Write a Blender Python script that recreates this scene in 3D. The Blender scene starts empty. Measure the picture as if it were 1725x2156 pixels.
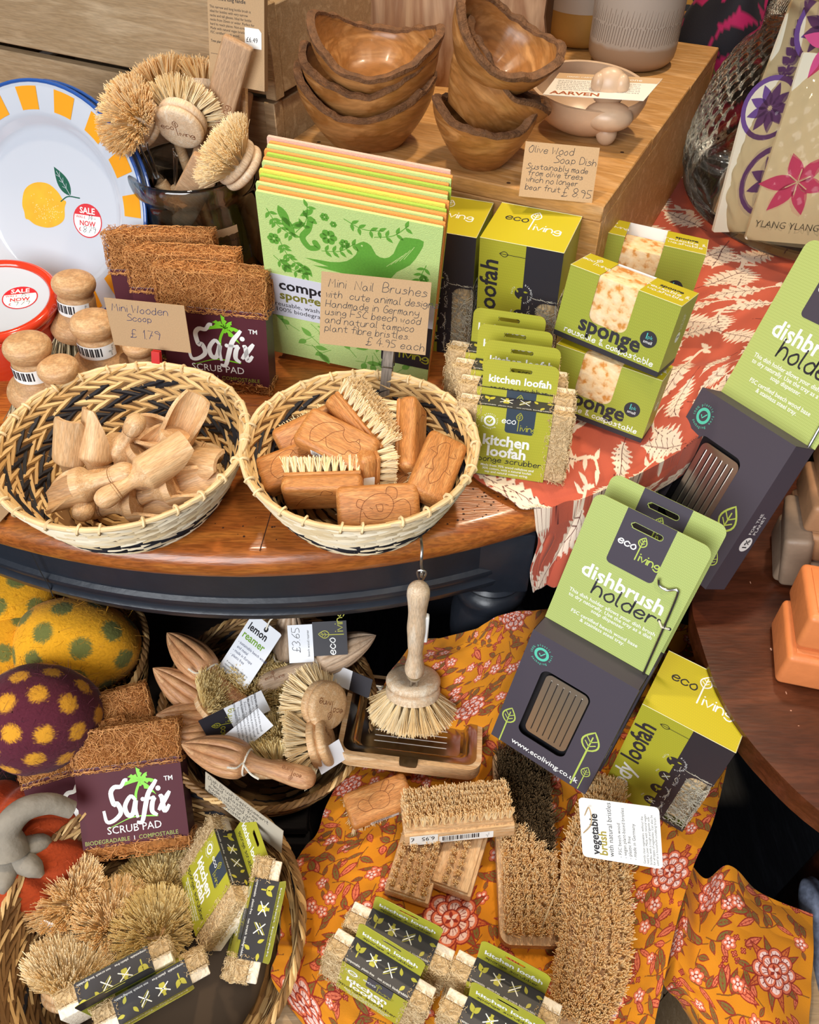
import bpy, bmesh, math, random
import numpy as np
from mathutils import Matrix, Vector, Euler
# ---------------------------------------------------------------- camera, world, lamps, exposure
SC = bpy.context.scene
COL = SC.collection
CZ, PITCH, FPX = 127.0, 46.0, 1725.0            # camera height (cm), degrees below the horizon, focal length (px of 1725 wide)
cam = bpy.data.cameras.new('camera'); camo = bpy.data.objects.new('camera', cam); COL.objects.link(camo)
camo.location = (0, 0, CZ*.01); camo.rotation_euler = (math.radians(90-PITCH), 0, 0)
cam.sensor_fit = 'HORIZONTAL'; cam.sensor_width = 36; cam.lens = 36*FPX/1725; cam.clip_start = .01
SC.camera = camo
VS = SC.view_settings
VS.view_transform = 'Standard'; VS.look = 'None'; VS.gamma = 1; VS.exposure = 0.0; VS.use_curve_mapping = False
W = bpy.data.worlds.new('world'); SC.world = W; W.use_nodes = True
W.node_tree.nodes['Background'].inputs[0].default_value = (.80, .86, 1, 1)
W.node_tree.nodes['Background'].inputs[1].default_value = .17
def lamp(name, kind, loc, target, power, color, size=.5, sizey=None, spot=60, blend=.6):
    l = bpy.data.lights.new(name, kind); o = bpy.data.objects.new(name, l); COL.objects.link(o)
    l.energy = power; l.color = color
    if kind == 'AREA':
        l.size = size
        if sizey: l.shape = 'RECTANGLE'; l.size_y = sizey
    else: l.shadow_soft_size = size
    if kind == 'SPOT': l.spot_size = math.radians(spot); l.spot_blend = blend
    o.location = loc
    o.rotation_euler = (Vector(target)-Vector(loc)).to_track_quat('-Z', 'Y').to_euler()
    return o
lamp('shop_window_daylight', 'AREA', (-1.1, -1.5, 2.0), (-.1, .55, .6), 85, (.94, .97, 1), 1.8, 1.5)
lamp('ceiling_spot_lamp', 'SPOT', (.55, 1.15, 2.75), (.2, .72, .78), 95, (1, .80, .55), .06, spot=62, blend=.9)
lamp('ceiling_spot_lamp', 'SPOT', (-.45, .95, 2.75), (-.15, .55, .72), 62, (1, .82, .60), .06, spot=60, blend=.9)
lamp('ceiling_spot_lamp', 'SPOT', (.35, -.25, 2.7), (.05, .32, .45), 45, (1, .88, .72), .10, spot=50, blend=.9)

# ---------------------------------------------------------------- helpers
_a = math.radians(PITCH)
FW = np.array([0, math.cos(_a), -math.sin(_a)]); UP = np.array([0, math.sin(_a), math.cos(_a)]); CO = np.array([0, 0, CZ])
def ray(px, py): return FW+np.array([1, 0, 0])*(px-862.5)/FPX+UP*(1078-py)/FPX
def P(px, py, z):                                # where a sight line meets the height z (cm)
    d = ray(px, py); return CO+d*(z-CZ)/d[2]
def PYY(px, py, y):                              # where it meets the upright plane at depth y
    d = ray(px, py); return CO+d*(y/d[1])
def reach(A, px, py, L, near=True):              # point on a sight line at distance L from A
    d = ray(px, py); d = d/np.linalg.norm(d); q = CO-A; b = d@q; c = q@q-L*L; D = b*b-c
    t = -b if D < 0 else (-b-math.sqrt(D) if near else -b+math.sqrt(D))
    return CO+d*t
def nrm(v): v = np.asarray(v, float); return v/(np.linalg.norm(v)+1e-12)
def lin(h):
    h = h.lstrip('#'); c = [int(h[i:i+2], 16)/255 for i in (0, 2, 4)]
    return tuple(x/12.92 if x <= .04045 else ((x+.055)/1.055)**2.4 for x in c)
def RT(loc=(0, 0, 0), rot=(0, 0, 0), s=1):       # 4x4 from cm location and degree Euler XYZ
    m = Matrix.LocRotScale(Vector(loc), Euler(tuple(math.radians(r) for r in rot)), Vector((s, s, s)))
    return np.array(m)
def axes(o, x, up=(0, 0, 1)):                    # frame at o with X along x and Z near up
    x = nrm(x); up = np.asarray(up, float); zz = nrm(up-x*(up@x)); y = np.cross(zz, x)
    m = np.eye(4); m[:3, 0] = x; m[:3, 1] = y; m[:3, 2] = zz; m[:3, 3] = o; return m
def axz(o, z, xh=(1, 0, 0)):                     # frame at o with Z along z and X near xh
    z = nrm(z); xh = np.asarray(xh, float); x = nrm(xh-z*(xh@z)); y = np.cross(z, x)
    m = np.eye(4); m[:3, 0] = x; m[:3, 1] = y; m[:3, 2] = z; m[:3, 3] = o; return m
def sm(pts, n=4, closed=False):                  # Catmull-Rom
    p = np.asarray(pts, float)
    if len(p) < 3: return p
    q = np.vstack([p[-1], p, p[0], p[1]]) if closed else np.vstack([2*p[0]-p[1], p, 2*p[-1]-p[-2]])
    out = []; m = len(p) if closed else len(p)-1
    for i in range(m):
        a, b, c, d = q[i], q[i+1], q[i+2], q[i+3]
        for k in range(n):
            t = k/n; out.append(.5*((2*b)+(c-a)*t+(2*a-5*b+4*c-d)*t*t+(3*b-a-3*c+d)*t**3))
    if not closed: out.append(p[-1])
    return np.array(out)
class Fr:                                        # a flat writing surface: origin, U, V
    def __init__(s, o, u, v): s.o = np.array(o, float); s.u = nrm(u); s.v = nrm(v); s.n = np.cross(s.u, s.v)
    def __call__(s, p, w=0):
        p = np.asarray(p, float).reshape(-1, 2); return s.o+np.outer(p[:, 0], s.u)+np.outer(p[:, 1], s.v)+s.n*w
    def rot(s, deg, x=0, y=0):
        c, q = math.cos(math.radians(deg)), math.sin(math.radians(deg))
        return Fr(s.o+s.u*x+s.v*y, s.u*c+s.v*q, s.v*c-s.u*q)
def rrect(x0, y0, x1, y1, r, n=5):
    if np.isscalar(r): r = (r, r, r, r)          # corners: lower-left, lower-right, upper-right, upper-left
    out = []
    for (cx, cy, a, q) in ((x0+r[0], y0+r[0], 180, r[0]), (x1-r[1], y0+r[1], 270, r[1]), (x1-r[2], y1-r[2], 0, r[2]), (x0+r[3], y1-r[3], 90, r[3])):
        if q <= 0: out.append((cx, cy)); continue
        for k in range(n+1):
            t = math.radians(a+90*k/n); out.append((cx+q*math.cos(t), cy+q*math.sin(t)))
    return np.array(out)
def circ(x, y, r, n=20, ry=None):
    t = np.arange(n)/n*2*math.pi; return np.stack([x+r*np.cos(t), y+(ry or r)*np.sin(t)], 1)
def leafp(x, y, L, wd, deg, n=7):                # pointed leaf outline from (x,y) along deg
    t = np.linspace(0, 1, n); h = wd*np.sin(math.pi*t**.8)*.5
    p = np.vstack([np.stack([t*L, h], 1), np.stack([t[-2:0:-1]*L, -h[-2:0:-1]], 1)])
    c, s = math.cos(math.radians(deg)), math.sin(math.radians(deg))
    return np.stack([x+p[:, 0]*c-p[:, 1]*s, y+p[:, 0]*s+p[:, 1]*c], 1)
_fc = {}; PEND = []
def glyphs(s, bold, sp):
    k = (s, bold, sp)
    if k not in _fc:
        c = bpy.data.curves.new('t', 'FONT'); c.body = s; c.size = 1; c.offset = bold; c.space_character = sp; c.resolution_u = 2
        o = bpy.data.objects.new('t', c); COL.objects.link(o)
        me = o.evaluated_get(bpy.context.evaluated_depsgraph_get()).to_mesh()
        v = np.empty(len(me.vertices)*3); me.vertices.foreach_get('co', v); v = v.reshape(-1, 3)
        f = [tuple(p.vertices) for p in me.polygons]
        _fc[k] = (v[:, :2].copy(), f)
        o.to_mesh_clear(); bpy.data.objects.remove(o); bpy.data.curves.remove(c)
    return _fc[k]
HG = {'a':'55 36 14 22 42 55 53 62','b':'19 12 12 26 46 54 42 22 13','c':'55 36 14 22 42 53','d':'55 36 14 22 42 54 59 52','e':'14 44 55 36 14 22 42 53',
'f':'58 49 38 32,16 56','g':'55 36 14 23 43 55 51 30 11','h':'19 12,13 26 46 54 52','i':'16 12,18 18','j':'36 31 20 10,38 38','k':'19 12,!55 24 52','l':'19 13 22',
'm':'16 12,14 26 36 34 32,34 46 56 54 52','n':'16 12,14 26 46 54 52','o':'36 14 22 42 54 46 36','p':'16 10,15 36 54 42 22 13','q':'55 36 14 22 42 55 50 61','r':'16 12,14 26 46',
's':'55 36 25 44 53 32 12','t':'38 33 42 52,16 56','u':'16 13 22 42 54,56 52','v':'!16 32 56','w':'!16 22 35 42 56','x':'!16 52,!56 12','y':'16 14 33 54,56 51 30 10','z':'!16 56 12 52',
'A':'!12 49 72,25 65','B':'12 19 49 57 46 15,46 64 42 12','C':'68 49 26 14 32 62','D':'12 19 49 66 53 12','F':'!69 19 12,15 55','G':'68 49 25 32 62 65 45','H':'19 12,69 62,15 65',
'M':'!12 29 45 69 72','N':'!12 19 62 69','O':'49 16 22 52 66 59 39','P':'12 19 49 57 35 15','R':'12 19 49 57 35 15 62','S':'68 49 27 55 63 32 12','W':'!19 22 46 62 79',
'0':'39 15 32 55 39','1':'!27 39 32','2':'18 39 57 12 52','3':'18 39 57 35 54 32 12','4':'!49 14 64,47 42','5':'!59 19 16,16 45 53 32 12','6':'59 26 13 32 53 45 14','7':'!19 59 22,35 55',
'8':'35 17 39 57 35 13 32 54 35','9':'56 37 27 18 39 57 56 42','£':'68 59 38 33 12 52 63,25 55','.':'12 12','-':'14 44','!':'19 14,12 12','&':'62 27 39 48 24 32 54',"'":'19 17','/':'12 59',':':'13 13,16 16'}
class MB:                                        # collects shapes, then links them as ONE mesh object
    def __init__(s, M=None): s.V = []; s.F = []; s.n = 0; s.mats = []; s.hairy = False; s.M = np.eye(4) if M is None else M
    def add(s, V, F, mat, smooth=False):
        V = np.asarray(V, float).reshape(-1, 3); V = V@s.M[:3, :3].T+s.M[:3, 3]
        if mat not in s.mats: s.mats.append(mat)
        mi = s.mats.index(mat)
        if isinstance(F, np.ndarray): s.F.append((F+s.n, mi, smooth))
        else:
            g = {}
            for f in F: g.setdefault(len(f), []).append(f)
            for k in g: s.F.append((np.array(g[k])+s.n, mi, smooth))
        s.V.append(V); s.n += len(V); return s
    def build(s, name, parent=None, loc=None, keep=True):
        me = bpy.data.meshes.new(name)
        V = np.vstack(s.V)*.01
        me.vertices.add(len(V)); me.vertices.foreach_set('co', V.ravel())
        lv = np.concatenate([f.ravel() for f, _, _ in s.F]); lt = np.concatenate([np.full(len(f), f.shape[1]) for f, _, _ in s.F])
        me.loops.add(len(lv)); me.loops.foreach_set('vertex_index', lv.astype(np.int32))
        me.polygons.add(len(lt)); ls = np.concatenate([[0], np.cumsum(lt)[:-1]])
        me.polygons.foreach_set('loop_start', ls.astype(np.int32)); me.polygons.foreach_set('loop_total', lt.astype(np.int32))
        me.polygons.foreach_set('material_index', np.concatenate([np.full(len(f), m) for f, m, _ in s.F]).astype(np.int32))
        me.polygons.foreach_set('use_smooth', np.concatenate([np.full(len(f), q) for f, _, q in s.F]).astype(bool))
        for i, m in enumerate(s.mats): me.materials.append(None); PEND.append((me, i, m))
        me.update(calc_edges=True); me.validate()
        if not s.hairy: me.set_sharp_from_angle(angle=.75)
        o = bpy.data.objects.new(name, me); COL.objects.link(o)
        if parent is not None: o.parent = parent
        return o
    # ---- shapes
    def box(s, x0, y0, z0, x1, y1, z1, mat, skip=''):
        V = [(x0, y0, z0), (x1, y0, z0), (x1, y1, z0), (x0, y1, z0), (x0, y0, z1), (x1, y0, z1), (x1, y1, z1), (x0, y1, z1)]
        F = dict(b=(0, 3, 2, 1), t=(4, 5, 6, 7), f=(0, 1, 5, 4), k=(2, 3, 7, 6), l=(3, 0, 4, 7), r=(1, 2, 6, 5))
        return s.add(V, [F[k] for k in F if k not in skip], mat)
    def rbox(s, x0, y0, z0, x1, y1, z1, r, mat, seg=2, only=None):
        bm = bmesh.new(); bmesh.ops.create_cube(bm, size=1)
        for v in bm.verts: v.co = ((x0+x1)/2+v.co.x*(x1-x0), (y0+y1)/2+v.co.y*(y1-y0), (z0+z1)/2+v.co.z*(z1-z0))
        ed = [e for e in bm.edges if only is None or abs((e.verts[0].co-e.verts[1].co).normalized()[only]) > .9]
        bmesh.ops.bevel(bm, geom=ed, offset=r, segments=seg, affect='EDGES', profile=.5)
        s.bm(bm, mat, True); return s
    def bm(s, bm, mat, smooth=False):
        bm.verts.index_update(); s.add([v.co[:] for v in bm.verts], [tuple(v.index for v in f.verts) for f in bm.faces], mat, smooth); bm.free(); return s
    def flat(s, fr, pts, mat, w=.01): p = fr(pts, w); return s.add(p, [tuple(range(len(p)))], mat)
    def slab(s, fr, pts, w0, w1, mat, side=None):  # extruded outline
        n = len(pts); s.add(np.vstack([fr(pts, w0), fr(pts, w1)]), [tuple(range(n-1, -1, -1)), tuple(range(n, 2*n))], mat)
        s.add(np.vstack([fr(pts, w0), fr(pts, w1)]), [(i, (i+1) % n, n+(i+1) % n, n+i) for i in range(n)], side or mat); return s
    def holed(s, fr, outer, hole, w0, w1, mat):   # slab with one rounded hole: bands around the hole, then its corners
        def clip(p, ax, v, sg):
            out = []; n = len(p)
            for i in range(n):
                a, b = p[i], p[(i+1) % n]; da, db = (a[ax]-v)*sg, (b[ax]-v)*sg
                if da >= 0: out.append(a)
                if da*db < 0: out.append(a+(b-a)*da/(da-db))
            return out
        o = [np.array(q, float) for q in outer]; h = np.asarray(hole, float); (x0, y0), (x1, y1) = h.min(0), h.max(0)
        mid = clip(clip(o, 1, y0, 1), 1, y1, -1)
        for p in (clip(o, 1, y0, -1), clip(o, 1, y1, 1), clip(mid, 0, x0, -1), clip(mid, 0, x1, 1)):
            if len(p) > 2: s.slab(fr, np.array(p), w0, w1, mat)
        cx, cy = (x0+x1)/2, (y0+y1)/2
        for gx, gy in ((x0, y0), (x1, y0), (x1, y1), (x0, y1)):
            q = [p for p in h if (p[0]-cx)*(gx-cx) >= 0 and (p[1]-cy)*(gy-cy) >= 0]
            if len(q) > 2: s.slab(fr, np.array([(gx, gy)]+q), w0, w1, mat)
        return s
    def stroke(s, fr, pts, wd, mat, w=.012, closed=False, caps=True, taper=None):
        p = np.asarray(pts, float)
        if len(p) < 2 or np.abs(p-p[0]).max() < 1e-6: return s.flat(fr, circ(p[0][0], p[0][1], wd*.6, 8), mat, w)
        if closed: t = np.roll(p, -1, 0)-np.roll(p, 1, 0)
        else: t = np.gradient(p, axis=0)
        t /= (np.linalg.norm(t, axis=1)[:, None]+1e-9); nn = np.stack([-t[:, 1], t[:, 0]], 1)*wd/2
        if taper is not None: nn = nn*np.asarray(taper)[:, None]
        k = len(p); V = fr(np.vstack([p+nn, p-nn]), w); m = k if closed else k-1
        s.add(V, [(i, k+i, k+(i+1) % k, (i+1) % k) for i in range(m)], mat)
        if caps and not closed:
            for q in (p[0], p[-1]): s.flat(fr, circ(q[0], q[1], wd/2, 8), mat, w+.001)
        return s
    def text(s, fr, txt, x, y, size, mat, bold=0, al='l', slant=0, sp=1, w=.012, sx=1):
        v, f = glyphs(txt, bold, sp)
        if not len(v): return s
        q = v.copy()*size; q[:, 0] *= sx
        wd = q[:, 0].max(); q[:, 0] += q[:, 1]*slant
        q[:, 0] += x-(wd/2 if al == 'c' else wd if al == 'r' else 0); q[:, 1] += y
        return s.add(fr(q, w), f, mat)
    def arc(s, fr, txt, cx, cy, r, size, mat, mid=90, inside=False, bold=0):
        sg = 1 if inside else -1; step = size*.62/r*180/math.pi
        for i, ch in enumerate(txt):
            a = mid+sg*(i-(len(txt)-1)/2)*step
            f2 = fr.rot(a+90 if inside else a-90, cx+r*math.cos(math.radians(a)), cy+r*math.sin(math.radians(a)))
            if ch != ' ': s.text(f2, ch, 0, 0, size, mat, bold, 'c')
        return s
    def hand(s, fr, txt, x, y, size, mat, wd=.05, slant=.1, jit=0, al='l', seed=1, sp=1.5, w=.012):
        rg = random.Random(seed); k = size/7; cur = 0; out = []
        for ch in txt:
            if ch == ' ': cur += 3.2; continue
            mx = 1
            dy = rg.uniform(-jit, jit); sc = 1+rg.uniform(-jit, jit)*.25
            for st in HG.get(ch, '12 52').split(','):
                hard = st[0] == '!'; pr = np.array([(int(a[0]), int(a[1])) for a in st.lstrip('!').split()], float)
                mx = max(mx, pr[:, 0].max())
                if not hard: pr = sm(pr, 3)
                pr = (pr-[1, 2])*sc+[1, 2+dy]
                q = np.stack([(cur+pr[:, 0]-1)*k, (pr[:, 1]-2)*k], 1); q[:, 0] += q[:, 1]*slant; out.append(q)
            cur += mx+sp-1
        wt = cur*k; ox = x-(wt/2 if al == 'c' else wt if al == 'r' else 0)
        for q in out: s.stroke(fr, q+[ox, y], wd, mat, w)
        return s
    def tube(s, pts, r, mat, n=8, closed=False, smooth=True, up=None):
        p = np.asarray(pts, float); k = len(p); r = np.broadcast_to(np.asarray(r, float), (k,))
        t = (np.roll(p, -1, 0)-np.roll(p, 1, 0)) if closed else np.gradient(p, axis=0)
        t /= np.linalg.norm(t, axis=1)[:, None]+1e-12
        u = np.cross(t[0], (0, 0, 1) if abs(t[0][2]) < .9 else (1, 0, 0)); u = nrm(u); U = []
        for i in range(k):
            u = nrm(u-t[i]*(u@t[i])); U.append(u)
        U = np.array(U); B = np.cross(t, U); an = np.arange(n)/n*2*math.pi
        V = p[:, None]+r[:, None, None]*(U[:, None]*np.cos(an)[None, :, None]+B[:, None]*np.sin(an)[None, :, None])
        F = []
        for i in range(k if closed else k-1):
            j = (i+1) % k
            for a in range(n): b = (a+1) % n; F.append((i*n+a, i*n+b, j*n+b, j*n+a))
        if not closed: F += [tuple(range(n-1, -1, -1)), tuple((k-1)*n+a for a in range(n))]
        return s.add(V, F, mat, smooth)
    def lathe(s, prof, mat, n=32, fn=None, cap=True, smooth=True):  # profile (r,z), about Z
        pr = np.asarray(prof, float); k = len(pr); an = np.arange(n)/n*2*math.pi
        R = np.repeat(pr[:, :1], n, 1); Zz = np.repeat(pr[:, 1:2], n, 1)
        if fn is not None: R, Zz = fn(R, Zz, np.repeat(an[None], k, 0))
        V = np.stack([R*np.cos(an), R*np.sin(an), Zz], -1)
        F = [(i*n+a, i*n+(a+1) % n, (i+1)*n+(a+1) % n, (i+1)*n+a) for i in range(k-1) for a in range(n)]
        if cap: F += [tuple(range(n-1, -1, -1)), tuple((k-1)*n+a for a in range(n))]
        return s.add(V, F, mat, smooth)
    def fibres(s, Pn, r, mat, taper=1.0):         # many thin three-sided strands, Pn (m,k,3)
        Pn = np.asarray(Pn, float); m, k, _ = Pn.shape; s.hairy = True
        t = Pn[:, -1]-Pn[:, 0]; t /= np.linalg.norm(t, axis=1)[:, None]+1e-9
        h = np.where(np.abs(t[:, 2:3]) < .9, [[0, 0, 1.]], [[1., 0, 0]]); u = np.cross(t, h); u /= np.linalg.norm(u, axis=1)[:, None]; b = np.cross(t, u)
        rr = np.asarray(r, float)*np.linspace(1, taper, k)[None, :, None, None]*np.ones((m, 1, 1, 1))
        an = np.arange(3)*2*math.pi/3
        V = Pn[:, :, None]+rr*(u[:, None, None]*np.cos(an)[None, None, :, None]+b[:, None, None]*np.sin(an)[None, None, :, None])
        base = np.arange(m)[:, None]*(k*3); F = []
        for i in range(k-1):
            for a in range(3):
                c = (a+1) % 3; F.append(np.stack([base[:, 0]+i*3+a, base[:, 0]+i*3+c, base[:, 0]+(i+1)*3+c, base[:, 0]+(i+1)*3+a], 1))
        s.add(V.reshape(-1, 3), np.vstack(F), mat, False)
        tip = V[:, -1]; q = np.arange(m)[:, None]*3+np.arange(3)[None]; return s.add(tip.reshape(-1, 3), q, mat, False)
    def grid(s, G, mat, smooth=True, wrapu=False):  # G (a,b,3)
        G = np.asarray(G, float); a, b, _ = G.shape; i, j = np.meshgrid(np.arange(a-1), np.arange(b if wrapu else b-1), indexing='ij')
        j2 = (j+1) % b
        F = np.stack([i*b+j, i*b+j2, (i+1)*b+j2, (i+1)*b+j], -1).reshape(-1, 4)
        return s.add(G.reshape(-1, 3), F, mat, smooth)
def thing(name, label, cat, M=None, group=None):
    o = bpy.data.objects.new(name, None); COL.objects.link(o); o.empty_display_size = .02
    if M is not None: setM(o, M)
    return tag(o, label, cat, group)
def setM(o, M):
    m = np.array(M, float).copy(); m[:3, 3] *= .01; o.matrix_world = Matrix(m.tolist())
def tag(o, label, cat=None, group=None, kind=None):
    if label: o['label'] = label
    if cat: o['category'] = cat
    if group: o['group'] = group
    if kind: o['kind'] = kind
    return o
def structure(o): o['kind'] = 'structure'; return o
def dup(root, M, label, group=None, skip=()):    # a copy of a thing with copies of its parts and sub-parts
    r = root.copy(); COL.objects.link(r); setM(r, M); r['label'] = label
    if group: r['group'] = group
    def rec(src, dst):
        for ch in [c for c in bpy.data.objects if c.parent == src]:
            if ch.name.split('.')[0] in skip: continue
            c = ch.copy(); COL.objects.link(c); c.parent = dst; rec(ch, c)
    rec(root, r); return r
def sm1(x): return x*x*(3-2*x)
# ---------------------------------------------------------------- materials (made when first used)
_mats = {}; RECIPE = {}
def MAT(n):
    if n not in _mats: _mats[n] = RECIPE[n](n) if n in RECIPE else plain(n, n)
    return _mats[n]
def _new(n):
    m = bpy.data.materials.new(n); m.use_nodes = True; nt = m.node_tree; b = nt.nodes['Principled BSDF']
    def N(t, **k):
        x = nt.nodes.new('ShaderNode'+t)
        for a, v in k.items():
            if hasattr(x, a): setattr(x, a, v)
            else: x.inputs[a.replace('_', ' ')].default_value = v
        return x
    def Lk(a, b2): nt.links.new(a, b2)
    return m, b, N, Lk
def _ramp(N, stops):
    r = N('ValToRGB'); e = r.color_ramp.elements
    for i, (p, c) in enumerate(stops):
        q = e[i] if i < 2 else e.new(p)
        q.position = p; q.color = (*(lin(c) if isinstance(c, str) else c), 1)
    return r
def plain(n, col, rough=.5, metal=0, spec=.5, var=0, scale=20, bump=0, sheen=0, bscale=None, coat=0):
    m, b, N, L = _new(n); c = lin(col) if isinstance(col, str) else col
    b.inputs['Base Color'].default_value = (*c, 1); b.inputs['Roughness'].default_value = rough; b.inputs['Metallic'].default_value = metal
    b.inputs['Specular IOR Level'].default_value = spec; b.inputs['Sheen Weight'].default_value = sheen; b.inputs['Coat Weight'].default_value = coat
    if var or bump:
        tc = N('TexCoord'); nz = N('TexNoise'); nz.inputs['Scale'].default_value = scale; nz.inputs['Detail'].default_value = 4; L(tc.outputs['Object'], nz.inputs['Vector'])
        if var:
            r = _ramp(N, [(.25, tuple(max(0, x*(1-var)) for x in c)), (.75, tuple(min(1, x*(1+var)) for x in c))]); L(nz.outputs[0], r.inputs[0]); L(r.outputs[0], b.inputs['Base Color'])
        if bump:
            if bscale: nz = N('TexNoise'); nz.inputs['Scale'].default_value = bscale; nz.inputs['Detail'].default_value = 3; L(tc.outputs['Object'], nz.inputs['Vector'])
            bp = N('Bump'); bp.inputs['Strength'].default_value = bump; bp.inputs['Distance'].default_value = .002; L(nz.outputs[0], bp.inputs['Height']); L(bp.outputs[0], b.inputs['Normal'])
    return m
def wood(n, c1, c2, c3=None, scale=60, st=(1, 8, 8), rough=.5, bump=.25, dist=1.5, pores=.25, spec=.4, coat=0):
    m, b, N, L = _new(n); tc = N('TexCoord'); mp = N('Mapping'); mp.inputs['Scale'].default_value = st; L(tc.outputs['Object'], mp.inputs['Vector'])
    nz = N('TexNoise'); nz.inputs['Scale'].default_value = scale*.12; nz.inputs['Detail'].default_value = 5; nz.inputs['Distortion'].default_value = dist; L(mp.outputs[0], nz.inputs['Vector'])
    r = _ramp(N, [(.3, c1), (.5, c2), (.7, c3 or c1)]); L(nz.outputs[0], r.inputs[0])
    n2 = N('TexNoise'); n2.inputs['Scale'].default_value = scale; n2.inputs['Detail'].default_value = 2; L(mp.outputs[0], n2.inputs['Vector'])
    r2 = _ramp(N, [(.42, (1-pores,)*3), (.56, (1, 1, 1))]); L(n2.outputs[0], r2.inputs[0])
    mx = N('Mix'); mx.data_type = 'RGBA'; mx.blend_type = 'MULTIPLY'; mx.inputs[0].default_value = 1; L(r.outputs[0], mx.inputs[6]); L(r2.outputs[0], mx.inputs[7])
    L(mx.outputs[2], b.inputs['Base Color']); b.inputs['Roughness'].default_value = rough; b.inputs['Specular IOR Level'].default_value = spec; b.inputs['Coat Weight'].default_value = coat
    b.inputs['Coat Roughness'].default_value = .12
    if bump:
        bp = N('Bump'); bp.inputs['Strength'].default_value = bump; bp.inputs['Distance'].default_value = .001; L(n2.outputs[0], bp.inputs['Height']); L(bp.outputs[0], b.inputs['Normal'])
    return m
def vcol(n, rough=.8, bump=.3, scale=900, sheen=.1):
    m, b, N, L = _new(n); a = N('VertexColor'); a.layer_name = 'pattern'; L(a.outputs[0], b.inputs['Base Color']); b.inputs['Roughness'].default_value = rough
    b.inputs['Sheen Weight'].default_value = sheen; b.inputs['Specular IOR Level'].default_value = .25
    tc = N('TexCoord'); nz = N('TexNoise'); nz.inputs['Scale'].default_value = scale; L(tc.outputs['Object'], nz.inputs['Vector'])
    bp = N('Bump'); bp.inputs['Strength'].default_value = bump; bp.inputs['Distance'].default_value = .0008; L(nz.outputs[0], bp.inputs['Height']); L(bp.outputs[0], b.inputs['Normal'])
    return m
def strand(n, c1, c2, rough=.6, scale=120):      # colour that differs from strand to strand
    m, b, N, L = _new(n); g = N('NewGeometry'); r = _ramp(N, [(0, c1), (1, c2)]); L(g.outputs['Random Per Island'], r.inputs[0]); L(r.outputs[0], b.inputs['Base Color'])
    b.inputs['Roughness'].default_value = rough; b.inputs['Specular IOR Level'].default_value = .3; return m
def hair(n, c1, c2):                             # bristle fibre: part of the light passes through
    m, b, N, L = _new(n); nt = m.node_tree; nt.nodes.remove(b); g = N('NewGeometry'); r = _ramp(N, [(0, c1), (1, c2)]); L(g.outputs['Random Per Island'], r.inputs[0])
    d = N('BsdfDiffuse'); t = N('BsdfTranslucent'); x = N('MixShader'); x.inputs[0].default_value = .25; L(r.outputs[0], d.inputs[0]); L(r.outputs[0], t.inputs[0]); L(d.outputs[0], x.inputs[1]); L(t.outputs[0], x.inputs[2]); L(x.outputs[0], nt.nodes['Material Output'].inputs[0]); return m
def card(n, col, col2, rough=.42):               # printed card with a small woven dash pattern
    m, b, N, L = _new(n); tc = N('TexCoord'); mp = N('Mapping'); mp.inputs['Scale'].default_value = (330, 330, 330); L(tc.outputs['Object'], mp.inputs['Vector'])
    br = N('TexBrick'); br.inputs['Color1'].default_value = (*lin(col), 1); br.inputs['Color2'].default_value = (*lin(col), 1); br.inputs['Mortar'].default_value = (*lin(col2), 1)
    br.inputs['Scale'].default_value = 1; br.inputs['Brick Width'].default_value = .55; br.inputs['Row Height'].default_value = .9; br.inputs['Mortar Size'].default_value = .09
    sx = N('SeparateXYZ'); L(mp.outputs[0], sx.inputs[0]); cb = N('CombineXYZ'); ad = N('Math'); ad.operation = 'ADD'; L(sx.outputs[1], ad.inputs[0]); L(sx.outputs[2], ad.inputs[1])
    L(sx.outputs[0], cb.inputs[0]); L(ad.outputs[0], cb.inputs[1]); L(cb.outputs[0], br.inputs['Vector'])
    L(br.outputs[0], b.inputs['Base Color']); b.inputs['Roughness'].default_value = rough; b.inputs['Specular IOR Level'].default_value = .5; return m
def glass(n, tint, mixg=.5, rough=0.0, ior=1.45, fr=1.5):  # thin glass: part straight-through, part refracting
    m, b, N, L = _new(n); nt = m.node_tree; nt.nodes.remove(b); out = nt.nodes['Material Output']
    t = N('BsdfTransparent'); t.inputs[0].default_value = (*lin(tint), 1)
    g = N('BsdfGlass'); g.inputs['Color'].default_value = (*lin(tint), 1); g.inputs['Roughness'].default_value = rough; g.inputs['IOR'].default_value = ior
    s = N('BsdfGlossy'); s.inputs['Roughness'].default_value = .03
    m1 = N('MixShader'); m1.inputs[0].default_value = mixg; L(t.outputs[0], m1.inputs[1]); L(g.outputs[0], m1.inputs[2])
    lw = N('Fresnel'); lw.inputs[0].default_value = fr; m2 = N('MixShader'); L(lw.outputs[0], m2.inputs[0]); L(m1.outputs[0], m2.inputs[1]); L(s.outputs[0], m2.inputs[2])
    L(m2.outputs[0], out.inputs[0]); return m
def R(n, fn, *a, **k): RECIPE[n] = lambda nm: fn(nm, *a, **k)
R('beech', wood, '#e3bd8e', '#d3a675', '#ebcca3', 140, (1, 9, 9), .5, .2, .8, .22)
R('beech_z', wood, '#e3bd8e', '#d3a675', '#ebcca3', 140, (9, 9, 1), .5, .2, .8, .22)
R('beech_oiled', wood, '#cf8f50', '#bd7a3e', '#d89c5e', 160, (1.2, 9, 9), .45, .2, .6, .28)
R('beech_pale', wood, '#ecd5b6', '#dfc09c', '#f0dfc6', 140, (9, 9, 1), .5, .2, .8, .2)
R('reamer_wood', wood, '#cf9c6c', '#b9845a', '#d9ab7e', 120, (1, 8, 8), .5, .2, .8, .2)
R('reamer_grey', wood, '#cdb296', '#b99c80', '#d8c0a6', 120, (1, 8, 8), .5, .2, .8, .2)
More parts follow.
